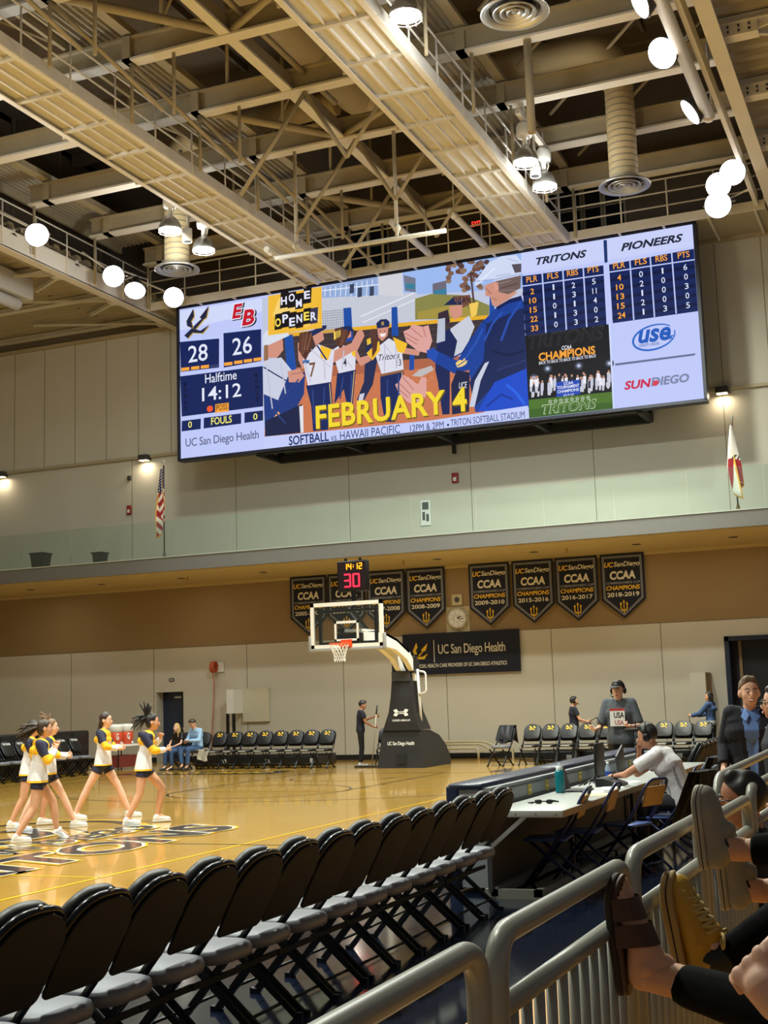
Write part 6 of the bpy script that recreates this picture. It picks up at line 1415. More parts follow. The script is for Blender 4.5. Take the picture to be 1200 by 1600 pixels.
def pants(root, m, g=.014, length=.94, voxel=.016, name='trousers', paint=None):
    P, hp, H, hs, s, fem = root_data[root.name]; b = MB(); pe = P['pelvis']; hx = (P['hipR']-P['hipL']).normalized()
    b.cone(pe-hx*.07*s, pe+hx*.07*s, .106*s+g, .106*s+g)
    for k in (-1, 1): b.cone(pe+hx*.065*k*s, P['waist'].lerp(pe, .55)+hx*.055*k*s, .106*s+g, .1*s+g)
    for sd in 'LR':
        h, k, a = P['hip'+sd], P['kn'+sd], P['an'+sd]
        if length <= .5: b.cone(h, h.lerp(k, length*2), .086*s+g, (.086-.06*length)*s*(1.1 if fem else 1)+g+.012, flat=True); continue
        b.cone(h, k, .084*s+g, .058*s+g); b.cone(k, k.lerp(a, (length-.5)*2), .058*s+g, .046*s+g, flat=True)
    return remesh(name, b, m, voxel, 3, root, [], paint)
def shoes(root, m, sole=None):
    P, hp, H, hs, s, fem = root_data[root.name]
    for sd in 'LR':
        a, t = P['an'+sd], P['toe'+sd]; d = (t-a); d.z = 0 if abs(d.z) < .08*s else d.z; d.normalize()
        F = frame(d, (0, 0, 1) if abs(d.z) < .7 else (0, -1, 0)); o = V3((a.x, a.y, a.z-.085*s)); q = lambda x, y, z: o + F @ (V3((x, y, z))*s)
        b = MB(); b.cone(q(0, -.03, .045), q(0, .06, .045), .043*s, .044*s); b.cone(q(0, .06, .04), q(0, .17, .032), .046*s, .034*s); b.cone(q(0, -.02, .07), q(0, .02, .1), .042*s, .043*s, flat=True)
        sh = remesh('shoe', b, m, .011*s, 2, root, [(q(0, 0, .012), -(F @ V3((0, 0, 1))))])
        b = MB(); ol = [(x, y) for x, y in ((-.04, -.05), (-.03, -.075), (.03, -.075), (.04, -.05), (.042, .05), (.048, .12), (.038, .18), (.015, .208), (-.015, .208), (-.038, .18), (-.048, .12), (-.042, .05))]
        b.prism(ol[::-1], lambda p: q(p[0], p[1], 0), lambda p: q(p[0], p[1], .022)); obj('sole', b, sole or SHOEW, sh)
def hair(root, m, style='short', extra=None, voxel=.012):
    P, hp, H, hs, s, fem = root_data[root.name]; b = MB()
    b.ell(hp(0, -.014, .032), (.084*hs, .104*hs, .104*hs), 16, 12, M=H)
    if style != 'short': b.ell(hp(0, -.03, -.01), (.084*hs, .08*hs, .1*hs), 14, 10, M=H)
    if style == 'long':
        for k in (-1, 0, 1): b.cone(hp(.045*k, -.05, -.02), hp(.06*k, -.07, -.3), .05*hs, .03*hs)
        for k in (-1, 1): b.cone(hp(.07*k, -.01, 0), hp(.08*k, .02, -.27), .032*hs, .022*hs)
    cuts = [(hp(0, .045, .062), H @ V3((0, .72, -.69)))] if style == 'short' else []
    if style == 'long': cuts = []
    if style == 'pulled': cuts = [(hp(0, .045, .055), H @ V3((0, .86, -.5)))]
    ex = MB()
    if extra: extra(ex, hp, hs)
    if style == 'long':
        # open the face: remove hair in front of the face plane
        o = remesh('hair', b, m, voxel*s, 2, root, [], None, ex)
        bm = bmesh.new(); bm.from_mesh(o.data); Hi = H.transposed()
        dl = [v for v in bm.verts if (lambda q: q.y > .035*hs and q.z < .075*hs and abs(q.x) < .066*hs)(Hi @ (v.co-hc_of(root)))]
        bmesh.ops.delete(bm, geom=dl, context='VERTS'); bm.to_mesh(o.data); bm.free(); return rough(o)
    if style == 'short': b.ell(hp(0, .03, .1), (.062*hs, .045*hs, .036*hs), M=H)
    return rough(remesh('hair', b, m, voxel*s, 2, root, cuts, None, ex))
def rough(o, amp=.004, fr=95.0):
    for v in o.data.vertices:
        c = v.co; v.co = c + v.normal*amp*(math.sin(c.x*fr+c.z*31)*.7+math.sin(c.y*fr*.8+c.x*57)*.6)
    return o
def hc_of(root): return root_data[root.name][0]['head']
def headset(root, m=BLACKM, mic=True):
    P, hp, H, hs, s, fem = root_data[root.name]; b = MB()
    b.tube([hp(.092*math.cos(t), -.01, .02+.115*math.sin(t)) for t in [PI*k/14 for k in range(15)]], .011*hs, 8)
    for sx in (-1, 1): b.ell(hp(sx*.092, -.008, -.01), (.022*hs, .04*hs, .045*hs), M=H)
    if mic: b.tube([hp(.095, .01, -.03), hp(.085, .09, -.07), hp(.04, .13, -.075)], .005*hs, 6); b.ell(hp(.035, .132, -.075), .013*hs)
    obj('headset', b, m, root)

# ---- cheerleaders
UY, UN, UW = mat('uniform_yellow', (246, 190, 30), 0.7, noise=0.04), mat('uniform_navy', (30, 32, 62), 0.7), mat('uniform_white', (226, 224, 230), 0.7, noise=0.03, scale=30, bump=0.3)
def cheer(label, loc, rz, J, s, hairf, hm, skin=SKIN_M, hair_style='pulled'):
    r = person(label, loc, rz, J, s, skin, True, .015, group='cheerleaders in white, yellow and navy on the court')
    P = root_data[r.name][0]
    def near(p, a, b):
        d = b-a; t = max(0, min(1, (p-a).dot(d)/d.length_squared)); return (p-(a+d*t)).length, t
    yk = P['chest'].z-.05*s
    def pt(p):
        best = (9, '', 0)
        for sd in 'LR':
            for nm, a, b in (('u', 'sh', 'el'), ('f', 'el', 'wr')):
                dd, t = near(p, P[a+sd], P[b+sd]); dd -= .045*s
                if dd < best[0]: best = (dd, nm, t)
        for a, b, rr in ((P['neck'], P['chest'], .12), (P['chest'], P['waist'], .14), (P['waist'], P['pelvis'], .15)):
            dd, t = near(p, a, b); dd -= rr*s
            if dd < best[0]: best = (dd, 't', t)
        if best[1] == 'u': return 1 if best[2] < .72 else 0
        if best[1] == 'f': return 0 if best[2] < .4 else 2
        ax = (P['shR']-P['shL']).normalized(); lx = abs((p-P['neck']).dot(ax))
        if p.z > yk and lx > .16*s: return 1
        if p.z > yk+.02*s-.0*lx: return 0
        if p.z < P['pelvis'].z-.035*s: return 0
        return 2
    top(r, 'uniform_top', [UY, UN, UW], 'long', .012, P['pelvis']-V3((0, 0, .06*s)), pt, .013, flare=.01)
    pants(r, UN, .002, .2, .014, 'shorts'); shoes(r, SHOEW); hair(r, hm, hair_style, hairf)
    return r
def strands(base, tips, r0=.02, mid=None):
    def f(ex, hp, hs):
        rnd = random.Random(len(tips)*7+int(r0*1000))
        for tx_, ty_, tz_ in tips:
            a = V3(base); c = V3((tx_, ty_, tz_)); m = (a+c)/2+V3((rnd.uniform(-.03, .03), rnd.uniform(-.03, .03), .05 if mid is None else mid))
            q = [a*(1-t)**2+m*2*t*(1-t)+c*t*t for t in [k/6 for k in range(7)]]
            ex.tube([hp(*p) for p in q], [r0*hs*(1-.85*k/6)+.002 for k in range(7)], 6)
    return f
rnd = random.Random(3)
up_sp = [(rnd.uniform(-.07, .07), -.14+rnd.uniform(-.1, .12), .2+rnd.uniform(0, .12)) for _ in range(12)] + [(rnd.uniform(-.08, .08), -.22+rnd.uniform(-.12, .04), rnd.uniform(-.14, .08)) for _ in range(18)]
back_sp = [(rnd.uniform(-.07, .07), -.26+rnd.uniform(-.14, .08), rnd.uniform(-.2, .04)) for _ in range(26)]
down_sp = [(rnd.uniform(-.06, .06), -.13+rnd.uniform(-.04, .03), -.3+rnd.uniform(-.1, .12)) for _ in range(20)]
lift_sp = [(rnd.uniform(-.08, .08), -.1+rnd.uniform(-.12, .1), .12+rnd.uniform(0, .12)) for _ in range(14)] + [(rnd.uniform(-.08, .08), -.2+rnd.uniform(-.1, .05), rnd.uniform(-.2, .08)) for _ in range(12)]
armsF = dict(shL=(-.155, -.01, 1.33), shR=(.155, .0, 1.33), elR=(.22, .1, 1.09), wrR=(.1, .24, 1.24), elL=(-.2, .13, 1.1), wrL=(-.05, .27, 1.27), fdR=(-.3, .2, 1), fdL=(.3, .2, 1), pnR=(-1, .1, 0), pnL=(1, .1, 0), curl=1.0)
stride = dict(pelvis=(0, .0, .855), waist=(0, .02, 1.01), chest=(0, .05, 1.21), neck=(0, .06, 1.37), head=(0, .1, 1.53), hdir=(.15, 1, -.05),
              hipL=(-.085, 0, .86), hipR=(.085, 0, .86), knL=(-.11, .29, .52), anL=(-.12, .22, .1), toeL=(-.14, .39, .05), knR=(.11, -.06, .45), anR=(.12, -.24, .09), toeR=(.14, -.08, .02), **armsF)
cheer('cheerleader nearest the camera at the left, brown hair swinging back, fist raised', (-11.42, 14.85, 0), -0.72, dict(stride, anL=(-.12, .3, .13), toeL=(-.13, .45, .04), knL=(-.11, .24, .52), anR=(.12, -.3, .09), toeR=(.14, -.14, .02)), .97, strands((0, -.06, .03), back_sp, .024), HAIR_D, SKIN_M)
wide = dict(stride, pelvis=(0, 0, .9), waist=(0, .01, 1.05), chest=(0, .02, 1.24), neck=(0, .02, 1.4), head=(0, .05, 1.56), hipL=(-.085, 0, .885), hipR=(.085, 0, .885), knL=(-.11, .22, .5), anL=(-.12, .4, .09), toeL=(-.15, .56, .03), knR=(.11, -.22, .5), anR=(.12, -.42, .09), toeR=(.15, -.26, .03),
            shL=(-.155, -.02, 1.36), shR=(.155, -.02, 1.36), elR=(.23, .1, 1.14), wrR=(.12, .28, 1.1), elL=(-.2, .13, 1.12), wrL=(-.05, .3, 1.12), fdR=(-.5, .6, .1), fdL=(.5, .6, .1))
cheer('cheerleader with long brown hair hanging down, standing with feet wide apart', (-12.53, 17.97, 0), -1.2, wide, .99, strands((0, -.08, .0), down_sp, .026, -.06), HAIR_D, SKIN_L)
cheer('cheerleader with black ponytail flying upward, stepping to the right', (-11.25, 17.17, 0), -0.95, dict(stride, chest=(0, .07, 1.21), neck=(0, .1, 1.37), head=(0, .15, 1.52), wrR=(.1, .34, 1.1), elR=(.21, .16, 1.09), fdR=(-.3, 1, .2)), .99, strands((0, -.08, .06), up_sp, .022), HAIR_B, SKIN_M)
cheer('cheerleader with dark hair at the left edge, behind the nearest one', (-12.95, 16.6, 0), -0.9, dict(stride), .96, strands((0, -.08, .0), down_sp, .028, -.04), HAIR_B, SKIN_M)
cheer('cheerleader mostly hidden behind the nearest one, light brown hair lifted', (-12.3, 16.25, 0), -0.95, dict(wide), .95, strands((0, -.05, .06), lift_sp, .02), mat('hair_light_brown', (120, 88, 58), 0.5, noise=0.3, scale=40), SKIN_L)

# ---- the mop man, the two seated by the wall, the crew on the right
r = person('person in a dark polo pushing a wide floor mop by the hoop base', (-14.35, 32.3, 0), -1.15, dict(shR=(.18, .04, 1.41), elR=(.22, .14, 1.15), wrR=(.12, .36, 1.02), elL=(-.2, .16, 1.22), wrL=(-.02, .42, 1.3), fdR=(-.3, 1, .1), fdL=(.3, 1, .1), curl=1.0, head=(0, .07, 1.6), hdir=(0, 1, -.35), chest=(0, .03, 1.3), neck=(0, .02, 1.45)), 1.01, SKIN_D, voxel=.018)
top(r, 'polo_shirt', mat('polo_navy', (24, 26, 44), 0.8), 'short'); pants(r, mat('trousers_black', (24, 24, 30), 0.8)); shoes(r, SHOEW); hair(r, HAIR_B)
root = thing('dust_mop', 'wide dust mop with a long pale handle held by the person at the hoop base', 'mop', (-13.9, 32.1, 0))
b = MB(); b.tube([(-13.98, 32.15, .06), (-13.93, 32.45, 1.5)], .014, 8); obj('handle', b, mat('mop_handle', (206, 196, 170), 0.5), root, True)
b = MB(); b.rbox(-14.45, -13.75, 32.02, 32.14, .0, .05, .02); obj('head', b, DKGREY, root, True)
b = MB(); b.tube([(-13.935, 32.42, 1.36), (-13.925, 32.48, 1.6)], .02, 8); obj('grip', b, BLACK, root, True)
seat = dict(pelvis=(0, -.1, .58), waist=(0, -.12, .73), chest=(0, -.08, .92), neck=(0, -.05, 1.08), head=(0, .0, 1.24), hipL=(-.09, -.08, .56), hipR=(.09, -.08, .56), knL=(-.12, .34, .55), knR=(.12, .34, .55), anL=(-.12, .36, .09), anR=(.12, .36, .09), toeL=(-.13, .53, .03), toeR=(.13, .53, .03),
            shL=(-.17, -.06, 1.04), shR=(.17, -.06, 1.04), elL=(-.23, .04, .78), elR=(.23, .04, .78), wrL=(-.07, .24, .68), wrR=(.07, .24, .68), fdL=(.6, .8, -.1), fdR=(-.6, .8, -.1), pnL=(0, 0, -1), pnR=(0, 0, -1), curl=.6)
r = person('seated person with long blonde hair and ripped jeans by the navy door', (-19.72, 31.78, 0), PI-.25, dict(seat, hdir=(.1, 1, -.05), knL=(-.1, .32, .55), anL=(-.1, .3, .09)), .93, SKIN_L, True, .017)
top(r, 'black_top', BLACK, 'short', .012, voxel=.016); pants(r, DENIM, .012); shoes(r, DKGREY, RUBBER); hair(r, HAIR_Y, 'long')
r = person('seated person in a light blue shirt looking down at a phone', (-19.15, 31.78, 0), PI-.3, dict(seat, hdir=(.1, 1, -.75), head=(0, .05, 1.23), neck=(0, -.03, 1.08), knR=(.2, .33, .55), anR=(.02, .42, .12), toeR=(-.04, .58, .07), wrL=(-.05, .26, .78), wrR=(.05, .26, .78)), 1.02, SKIN_M, voxel=.017)
top(r, 'shirt', mat('shirt_light_blue', (150, 184, 220), 0.8), 'long'); pants(r, DENIM); shoes(r, mat('shoe_brown', (60, 44, 34), 0.6), RUBBER); hair(r, HAIR_D)
root = thing('phone', 'black phone held by the seated person in light blue', 'phone', (-19.22, 31.43, .79)); b = MB(); b.rbox(-.04, .04, -.05, .05, 0, .01, .004); obj('body', b, BLACK, root)
r = person('person in a navy polo with a headset walking behind the right wall chairs', (-8.72, 33.05, 0), -1.1, dict(elR=(.22, .1, 1.14), wrR=(.14, .33, 1.06), elL=(-.23, .08, 1.14), wrL=(-.15, .3, 1.05), fdR=(0, 1, 0), fdL=(0, 1, 0)), .96, SKIN_M, voxel=.018)
top(r, 'polo_shirt', MATS['polo_navy'], 'short'); pants(r, mat('trousers_grey', (70, 68, 70), 0.8)); shoes(r, DKGREY, RUBBER); hair(r, HAIR_B); headset(r)
r = person('person in a denim jacket with long dark hair holding out a cable', (-5.33, 33.35, 0), 1.35, dict(elL=(-.2, .2, 1.2), wrL=(-.16, .46, 1.14), elR=(.2, .18, 1.18), wrR=(.1, .42, 1.14), fdL=(.2, 1, 0), fdR=(-.2, 1, 0), curl=.9, hdir=(-.5, 1, -.1)), .97, SKIN_M, True, .017)
top(r, 'denim_jacket', [DENIM, mat('tee_grey', (160, 160, 160), 0.8)], 'long', .02, paint=lambda p: 1 if (abs(p.x) < .05 and p.y > .06) or p.z < .98 else 0); pants(r, BLACK); shoes(r, BLACK, RUBBER); hair(r, HAIR_B, 'long')
tag(obj('cable', MB().tube([V3((-5.8, 33.0, 1.12)), V3((-5.78, 32.95, .95)), V3((-5.6, 32.9, .84)), V3((-5.4, 32.9, .88)), V3((-5.3, 32.85, .95))], .012, 6), BLACKM), 'thin dark cable dangling from the hands of the person in denim', 'cable')
# grey T-shirt
r = person('tall person in a grey printed T-shirt, black cap and headset behind the table', (-4.47, 19.6, 0), PI+.08, dict(elR=(.26, .06, 1.12), wrR=(.31, .26, 1.09), elL=(-.27, .04, 1.13), wrL=(-.2, .28, 1.13), fdR=(.1, .8, .1), fdL=(.8, .7, .1), pnR=(-.5, .2, .9), pnL=(.2, .3, .9), curl=.7, hdir=(.2, 1, -.08), shL=(-.165, -.01, 1.44), shR=(.165, -.01, 1.44)), 1.095, SKIN_L, voxel=.016)
P, hp, H, hs, s, fem = root_data[r.name]
top(r, 'tshirt', mat('tee_charcoal', (80, 86, 94), 0.85, noise=0.12, scale=20), 'elbow', .022); pants(r, BLACK); shoes(r, BLACK, RUBBER); hair(r, HAIR_D); headset(r, mic=True)
b = MB(); b.ell(hp(0, -.012, .045), (.088*hs, .108*hs, .096*hs), 16, 10, M=H); cap = remesh('cap', b, BLACK, .012, 2, r, [(hp(0, 0, .05), H @ V3((0, .12, -1)))])
b = MB(); b.prism([(.075*math.cos(t), .05+.11*math.sin(t)) for t in [PI*k/10 for k in range(11)]], lambda p: hp(p[0], p[1]+.03, .062-.12*p[1]), lambda p: hp(p[0], p[1]+.03, .07-.12*p[1])); obj('brim', b, BLACK, cap)
b = MB(); q = lambda u, v: V3((-u, .158*s, v))*1.0
Q = lambda u, v: V3((.12-u, .172, 1.24+v))
b.poly([Q(0, 0), Q(.22, 0), Q(.22, .26), Q(0, .26)], 0); b.poly([Q(0, .225)+V3((0, .002, 0)), Q(.22, .225)+V3((0, .002, 0)), Q(.22, .26)+V3((0, .002, 0)), Q(0, .26)+V3((0, .002, 0))], 1)
put_text(b, 'USA', lambda u, v: Q(u, v)+V3((0, .003, 0)), .06, .12, .15, .085, 2, bold=.02); put_text(b, 'USA', lambda u, v: Q(u, v)+V3((0, .003, 0)), .07, .02, .13, .07, 1, bold=.01)
obj('shirt_print', b, [WHITE, mat('print_red', (180, 60, 56), .8), BLACK], r)
root = thing('radio_pack', 'small black radio pack held in the hand of the person in grey', 'radio', (-4.2, 19.15, 1.16)); b = MB(); b.rbox(-.1, .1, -.04, .04, 0, .05, .01); obj('body', b, BLACK, root); b = MB(); b.tube([(.05, 0, .05), (.06, 0, .2)], .006, 6); obj('aerial', b, BLACKM, root)
tag(obj('cable', MB().tube([V3((-4.8, 19.3, 1.2)), V3((-4.85, 19.25, 1.32)), V3((-4.72, 19.2, 1.38)), V3((-4.66, 19.25, 1.25)), V3((-4.75, 19.3, 1.0)), V3((-4.6, 19.3, .9))], .009, 6), BLACKM), 'dark cable looped through the hand of the person in the grey T-shirt', 'cable')
# white shirt at the table
r = person('seated person in a white polo with headphones leaning on the table', (-2.62, 14.05, 0), PI/2-.12, dict(seat, pelvis=(0, -.05, .56), waist=(0, .0, .72), chest=(0, .1, .91), neck=(0, .2, 1.08), head=(0, .3, 1.21), hdir=(-.15, 1, -.2), shL=(-.18, .16, 1.03), shR=(.18, .16, 1.03), elL=(-.22, .48, .84), wrL=(.16, .74, .8), fdL=(.5, .9, -.12), pnL=(0, 0, -1), elR=(.2, .5, .82), wrR=(.07, .42, 1.04), fdR=(-.15, -.1, 1), pnR=(-.2, -1, 0), curl=.35), 1.04, SKIN_D, voxel=.015, smile=True)
top(r, 'polo_shirt', [UW, mat('piping_grey', (150, 150, 156), .8)], 'short', .02, V3((0, -.05, .55)), lambda p: 1 if (abs(abs(p.x)-.155) < .008 and p.z < .95) else 0, hem_n=(0, -.2, -1)); pants(r, mat('trousers_dark', (36, 36, 42), .8)); shoes(r, BLACK, RUBBER); hair(r, HAIR_B); headset(r, mic=False)
P = root_data[r.name][0]; a, e = P['elL'], P['wrL']; b = MB(); c = e.lerp(a, .08); d = (e-a).normalized(); b.tube([c-d*.015, c+d*.015], .034, 12); obj('wristwatch', b, BLACK, r)
# blazer
BLZ = mat('blazer_navy', (20, 22, 34), .85); 
r = person('smiling person in a navy blazer and open blue shirt standing at the right', (-1.5, 11.45, 0), PI+.12, dict(elR=(.22, -.05, 1.2), wrR=(.23, .08, 1.05), fdR=(.1, .5, -1), elL=(-.22, -.04, 1.14), wrL=(-.24, .06, .9), curl=.9, hdir=(-.22, 1, .02), shL=(-.15, -.01, 1.455), shR=(.15, -.01, 1.455)), 1.05, SKIN_L, voxel=.014, smile=True)
top(r, 'blazer', [BLZ, mat('shirt_blue', (96, 128, 190), .8), BLACK], 'long', .018, V3((0, 0, .8)), lambda p: 1 if (p.y > .04 and abs(p.x) < .022+max(0, p.z-.95)*.085) else 0, .009, flare=.012)
pants(r, mat('trousers_charcoal', (58, 56, 58), .8)); shoes(r, BLACK, RUBBER); hair(r, HAIR_G)
P = root_data[r.name][0]; b = MB()
for sx in (-1, 1): b.poly([(sx*.035, .06, 1.56), (sx*.085, .075, 1.5), (sx*.04, .125, 1.46), (sx*.012, .1, 1.51)]); b.poly([(sx*.085, .075, 1.5), (sx*.035, .06, 1.56), (sx*.07, -.02, 1.575)])
obj('collar', b, MATS['shirt_blue'], r)
b = MB(); b.ell((-.12, .145, 1.4), (.012, .006, .012)); obj('lapel_pin', b, SILVER, r)
b = MB(); b.box(-.05, .05, .128, .145, .985, 1.015); b.box(-.018, .018, .14, .15, .982, 1.018, 1); obj('belt', b, [BLACK, SILVER], r)
r = person('person in glasses cut off by the right edge, facing the blazer person', (-1.11, 10.05, 0), PI/2+.35, dict(hdir=(.1, 1, 0)), 1.0, SKIN_L, voxel=.016, smile=True, glasses=True)
top(r, 'dark_jacket', BLZ, 'long', .024); pants(r, BLACK); shoes(r, BLACK, RUBBER); hair(r, HAIR_D)
# the head with glasses below the rail
r = person('seated person with black hair and glasses seen in profile through the guard rail', (-.855, 6.05, 0), PI/2+.12, dict(seat, hdir=(0, 1, -.05)), 1.0, SKIN_D, voxel=.011, glasses=True)
top(r, 'dark_jacket', mat('jacket_navy', (24, 30, 48), .85), 'long', .022, V3((0, -.1, .52)), voxel=.015); pants(r, BLACK); shoes(r, BLACK, RUBBER); hair(r, HAIR_B, voxel=.01)
rc = thing('plain_chair', 'dark chair under the seated person with glasses behind the rail', 'chair', (-.72, 6.05, 0)); b = MB(); b.rbox(-.2, .18, -.2, .2, .4, .44, .01); obj('seat', b, NAVY, rc); b = MB(); b.rbox(.16, .19, -.2, .2, .44, .85, .01); obj('backrest', b, NAVY, rc)
for x in (-.17, .15):
    for y in (-.17, .17): b = MB(); b.tube([(x, y, 0), (x, y, .4)], .012, 6); obj('leg', b, BLACKM, rc)

# ---- spectators with their feet on the rail
PB = mat('trousers_ink', (12, 12, 15), .95, spec=.15, noise=.15, scale=30)
def foot_frame(ank, toe_dir, sole_n, sc=1.0):
    # local foot axes: x across, y heel->toe, z away from the sole
    t = V3(toe_dir).normalized(); n = V3(sole_n); n = (n-t*n.dot(t)).normalized(); x = t.cross(n)
    return lambda a, b_, c: V3(ank) + (x*a + t*b_ + n*c)*sc
def spectator(label, loc, J, s, skin, bare, torso_m, hairm):
    r = person(label, loc, PI/2, J, s, skin, voxel=.016); P = root_data[r.name][0]
    top(r, 'jumper', torso_m, 'long', .02, P['pelvis']-V3((0, 0, .05)), voxel=.016); hair(r, hairm)
    b = MB(); pe = P['pelvis']; b.cone(pe-V3((.07, 0, 0)), pe+V3((.07, 0, 0)), .12, .12)
    for sd in 'LR': b.cone(P['hip'+sd], P['kn'+sd], .098, .07); b.cone(P['kn'+sd], P['kn'+sd].lerp(P['an'+sd], .4), .07, .066); b.cone(P['kn'+sd].lerp(P['an'+sd], .4), P['kn'+sd].lerp(P['an'+sd], bare), .066, .05, flat=True)
    remesh('trousers', b, PB, .01, 4, r)
    return r, P
def low(sd, x): s_ = -1 if sd == 'L' else 1; return {'kn'+sd: (x, .48, .98), 'an'+sd: (x, .5, .53), 'toe'+sd: (x, .66, .45)}
def lounge(legs): 
    d = dict(pelvis=(0, 0, .96), waist=(0, -.05, 1.12), chest=(0, -.06, 1.3), neck=(0, -.02, 1.46), head=(0, .03, 1.61), hipL=(-.1, 0, .95), hipR=(.1, 0, .95), shL=(-.18, -.04, 1.41), shR=(.18, -.04, 1.41), elL=(-.26, .08, 1.18), elR=(.26, .08, 1.18), wrL=(-.1, .3, 1.1), wrR=(.1, .3, 1.1), fdL=(.3, 1, 0), fdR=(-.3, 1, 0), pnL=(0, 0, -1), pnR=(0, 0, -1), curl=.8)
    d.update(legs); return d
XS = 0.33
SY0 = 2.55
def wl(x, y, z): return V3((y-SY0, XS-x, z))     # world -> this spectator's local frame
foot = lambda ax, ay, az, tx_, ty_, tz_, nx, ny, nz, sc=1.0: foot_frame(wl(ax, ay, az), wl(tx_, ty_, tz_)-wl(0, 0, 0), wl(nx, ny, nz)-wl(0, 0, 0), sc)
wpA = foot(-.76, 3.23, 1.055, -.06, -.02, 1, 1, .0, .0, .94)
J = lounge(dict(low('R', .1), knL=wl(-.2, 2.98, 1.0), anL=wl(-.655, 3.24, 1.045), toeL=wpA(0, .1, .05), elL=wl(.05, 2.26, 1.08), wrL=wl(-.2, 2.28, 1.17), fdL=(.0, 1, .1), pnL=(.2, 0, -1), curl=1.15))
r, P = spectator('spectator whose bare foot in a brown leather slide rests on the guard rail', (XS, SY0, 0), J, 1.0, SKIN_M, .93, PB, HAIR_D)
LEA = mat('slide_leather', (70, 44, 30), .5, noise=.12); LEA2 = mat('slide_sole', (44, 32, 26), .7)
def slab_on(wp, ol, h0, h1, bev=.007):
    bm = bmesh.new(); vs = [bm.verts.new((x, y, h0)) for x, y in ol]; fc = bm.faces.new(vs); ex = bmesh.ops.extrude_face_region(bm, geom=[fc])
    for v in [g for g in ex['geom'] if isinstance(g, bmesh.types.BMVert)]: v.co.z = h1
    bmesh.ops.recalc_face_normals(bm, faces=bm.faces[:])
    bmesh.ops.bevel(bm, geom=[e for e in bm.edges if abs(e.verts[0].co.z-e.verts[1].co.z) < 1e-6], offset=bev, segments=3, profile=.5, affect='EDGES')
    for v in bm.verts:
        lift = max(0, v.co.y-.17)**2*3.0; v.co = wp(v.co.x, v.co.y, v.co.z+lift)
    m = MB(); m.bm(bm); return m
def smooth_outline(ol, n=2):
    for _ in range(n):
        o = []
        for i in range(len(ol)):
            (x0, y0), (x1, y1) = ol[i], ol[(i+1) % len(ol)]; o += [(x0*.75+x1*.25, y0*.75+y1*.25), (x0*.25+x1*.75, y0*.25+y1*.75)]
        ol = o
    return ol
def build_foot(r, wp, skin, shoe):
    # wp: maps (across, along heel->toe, up from the sole) to local points
    if shoe == 'slide':
        b = MB(); b.cone(wp(0, .0, .045), wp(0, .06, .055), .038, .04); b.cone(wp(0, .05, .06), wp(.0, .15, .035), .04, .032); b.cone(wp(.02, .14, .03), wp(.03, .2, .022), .024, .02); b.cone(wp(-.015, .14, .028), wp(-.02, .19, .02), .024, .018); b.cone(wp(0, .02, .05), wp(0, .015, .1), .04, .037)
        b.ell(wp(.03, .02, .07), .022); b.ell(wp(-.03, .02, .07), .022)
        f = remesh('foot', b, skin, .007, 3, r)
        t = MB()
        for k, (x, y, rr) in enumerate(((.034, .225, .014), (.012, .222, .011), (-.006, .215, .01), (-.022, .205, .0095), (-.036, .193, .009))): t.cone(wp(x, .17, .022), wp(x, y, .018), rr, rr*.9)
        obj('toes', t, skin, r)
        b = MB(); ol = [(-.038, -.03), (-.02, -.05), (.02, -.05), (.038, -.03), (.04, .06), (.052, .15), (.05, .21), (.03, .25), (.0, .255), (-.03, .24), (-.05, .2), (-.05, .14), (-.04, .06)]
        ol = smooth_outline(ol); sl = obj('slide_sole', slab_on(wp, ol, -.022, -.001), LEA2, r); obj('footbed', slab_on(wp, [(x*.97, y*.985) for x, y in ol], -.003, .012, .005), LEA, sl)
        for y0, y1, h0, h1 in ((.075, .13, .098, .082), (.14, .195, .074, .056)):
            n = 10; b = MB()
            for k in range(n):
                a0, a1 = PI*k/n, PI*(k+1)/n; q = lambda a, y, h, o: wp((.049+o)*math.cos(a), y, (h+o)*math.sin(a)**.8)
                for o, fl_ in ((.004, 0), (0, 1)):
                    v = [q(a0, y0, h0, o), q(a1, y0, h0, o), q(a1, y1, h1, o), q(a0, y1, h1, o)]; b.poly(v if fl_ else v[::-1]); b.s[-1] = True
            obj('strap', b, LEA, r)
    else:
        up, so, lining = shoe
        b = MB(); b.cone(wp(0, -.02, .05), wp(0, .05, .055), .042, .043); b.cone(wp(0, .05, .055), wp(0, .15, .042), .046, .042); b.cone(wp(0, .15, .042), wp(0, .205, .034), .044, .036); b.cone(wp(0, .0, .06), wp(0, .01, .1), .044, .042, flat=True); b.cone(wp(0, .05, .07), wp(0, .075, .1), .036, .03)
        u = remesh('shoe_upper', b, up, .007, 3, r, [(wp(0, 0, .008), wp(0, 0, 0)-wp(0, 0, 1))])
        b = MB(); ol = [(-.04, -.045), (-.025, -.068), (.025, -.068), (.04, -.045), (.043, .06), (.05, .14), (.044, .21), (.025, .245), (0, .252), (-.025, .245), (-.044, .21), (-.05, .14), (-.043, .06)]
        ol = smooth_outline(ol); so_ = obj('shoe_sole', slab_on(wp, ol, -.02, .016), so, r); obj('sole_stripe', slab_on(wp, [(x*1.02, y*1.003) for x, y in ol], -.004, .0, .001), RUBBER, so_)
        return u
build_foot(r, wpA, SKIN_M, 'slide')
b = MB(); b.cone(wpA(0, .0, .06), wl(-.56, 3.2, 1.04), .04, .043); remesh('ankle', b, SKIN_M, .008, 2, r)
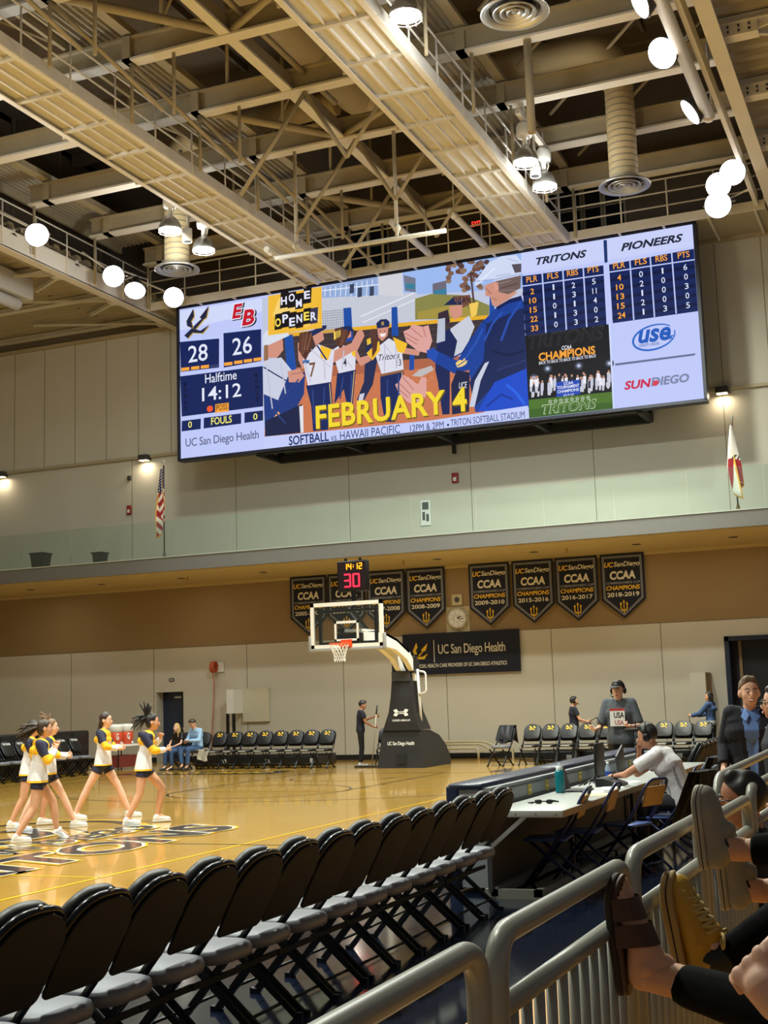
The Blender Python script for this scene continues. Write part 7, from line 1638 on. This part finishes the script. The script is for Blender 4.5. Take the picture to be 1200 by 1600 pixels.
# the hand close to the camera, modelled finer
b = MB(); fg = MB(); hw = wl(-.275, 2.29, 1.2); hand_parts(b, fg, hw, wl(-.5, .3, .6)-wl(0, 0, 0), wl(.35, .75, -.1)-wl(0, 0, 0), 1.15, True, 1.2, .0105, 10); b.cone(wl(-.1, 2.27, 1.13), hw, .038, .028); remesh('hand', b, SKIN_L, .0045, 3, r, extra=fg)
# second: mustard leather trainer, knee raised
def wl(x, y, z): return V3((y-3.78, XS-x, z))
wp = foot(-.72, 3.74, .985, -.13, -.05, 1, 1, .06, .2)
J = lounge(dict(low('L', -.17), knR=(.0, .45, 1.33), anR=wp(0, 0, .11), toeR=wp(0, .1, .05)))
r, P = spectator('spectator whose mustard yellow leather trainer rests on the guard rail', (XS, 3.78, 0), J, 1.0, SKIN_L, .97, PB, HAIR_B)
MUS = mat('mustard_leather', (196, 150, 46), .4, noise=.08, scale=12); MSO = mat('mustard_sole', (176, 146, 88), .6)
build_foot(r, wp, SKIN_L, (MUS, MSO, BLACK))
b = MB()
for k in range(6):
    y = .08+.02*k; h = .108-.009*k
    b.tube([wp(-.034, y, h-.02), wp(-.018, y+.006, h+.004), wp(.012, y+.012, h+.006), wp(.034, y+.018, h-.02)], .0052, 6); b.tube([wp(.034, y, h-.02), wp(.012, y+.006, h+.008), wp(-.012, y+.012, h+.006), wp(-.034, y+.018, h-.02)], .0052, 6)
b.tube(fillet([wp(0, .07, .115), wp(.04, .075, .135), wp(.055, .04, .125), wp(.02, .05, .12), wp(0, .07, .117)], .02, 3), .005, 6); b.tube(fillet([wp(0, .07, .115), wp(-.045, .075, .135), wp(-.055, .035, .125), wp(-.02, .05, .12), wp(0, .07, .117)], .02, 3), .005, 6)
b.tube([wp(0, .07, .118), wp(.03, .03, .115), wp(.045, -.01, .09)], .0045, 6)
obj('laces', b, mat('lace_cream', (206, 180, 110), .8), r)
b = MB(); b.cone(wp(0, .01, .07), wp(0, 0, .11), .044, .046); b.cone(wp(0, 0, .11), P['an'+'R'].lerp(P['knR'], .2), .046, .05); remesh('sock', b, BLACK, .009, 2, r)
# third: two grey slip-ons one above the other
def wl(x, y, z): return V3((y-4.35, XS-x, z))
feet = [foot(-.735, 4.27, 1.225, -.05, -.02, 1, 1, .08, .12, .82), foot(-.7, 4.42, 1.08, -.05, 0, 1, 1, .08, .12, .82)]
J = lounge(dict(knL=(-.08, .5, 1.24), anL=feet[0](0, 0, .1), toeL=feet[0](0, .1, .05), knR=(.1, .5, 1.14), anR=feet[1](0, 0, .1), toeR=feet[1](0, .1, .05)))
r, P = spectator('spectator with crossed feet in grey slip-on shoes on the guard rail', (XS, 4.35, 0), J, 1.0, SKIN_M, .86, mat('trousers_navyink', (16, 18, 30), .9), HAIR_B)
SLG = mat('slip_on_grey', (150, 144, 130), .7, noise=.08, scale=20); SLS = mat('slip_on_sole', (176, 168, 150), .6)
for wp in feet:
    u = build_foot(r, wp, SKIN_M, (SLG, SLS, BLACK))
    b = MB(); b.tube([wp(.04*math.cos(t), .02+.055*math.sin(t), .1-.02*math.sin(t)) for t in [2*PI*k/16 for k in range(16)]], .005, 6, closed=True); obj('shoe_rim', b, BLACK, u)
    b = MB(); b.cone(wp(0, .01, .075), wp(0, -.0, .15), .04, .039); remesh('ankle', b, SKIN_M, .008, 2, r)
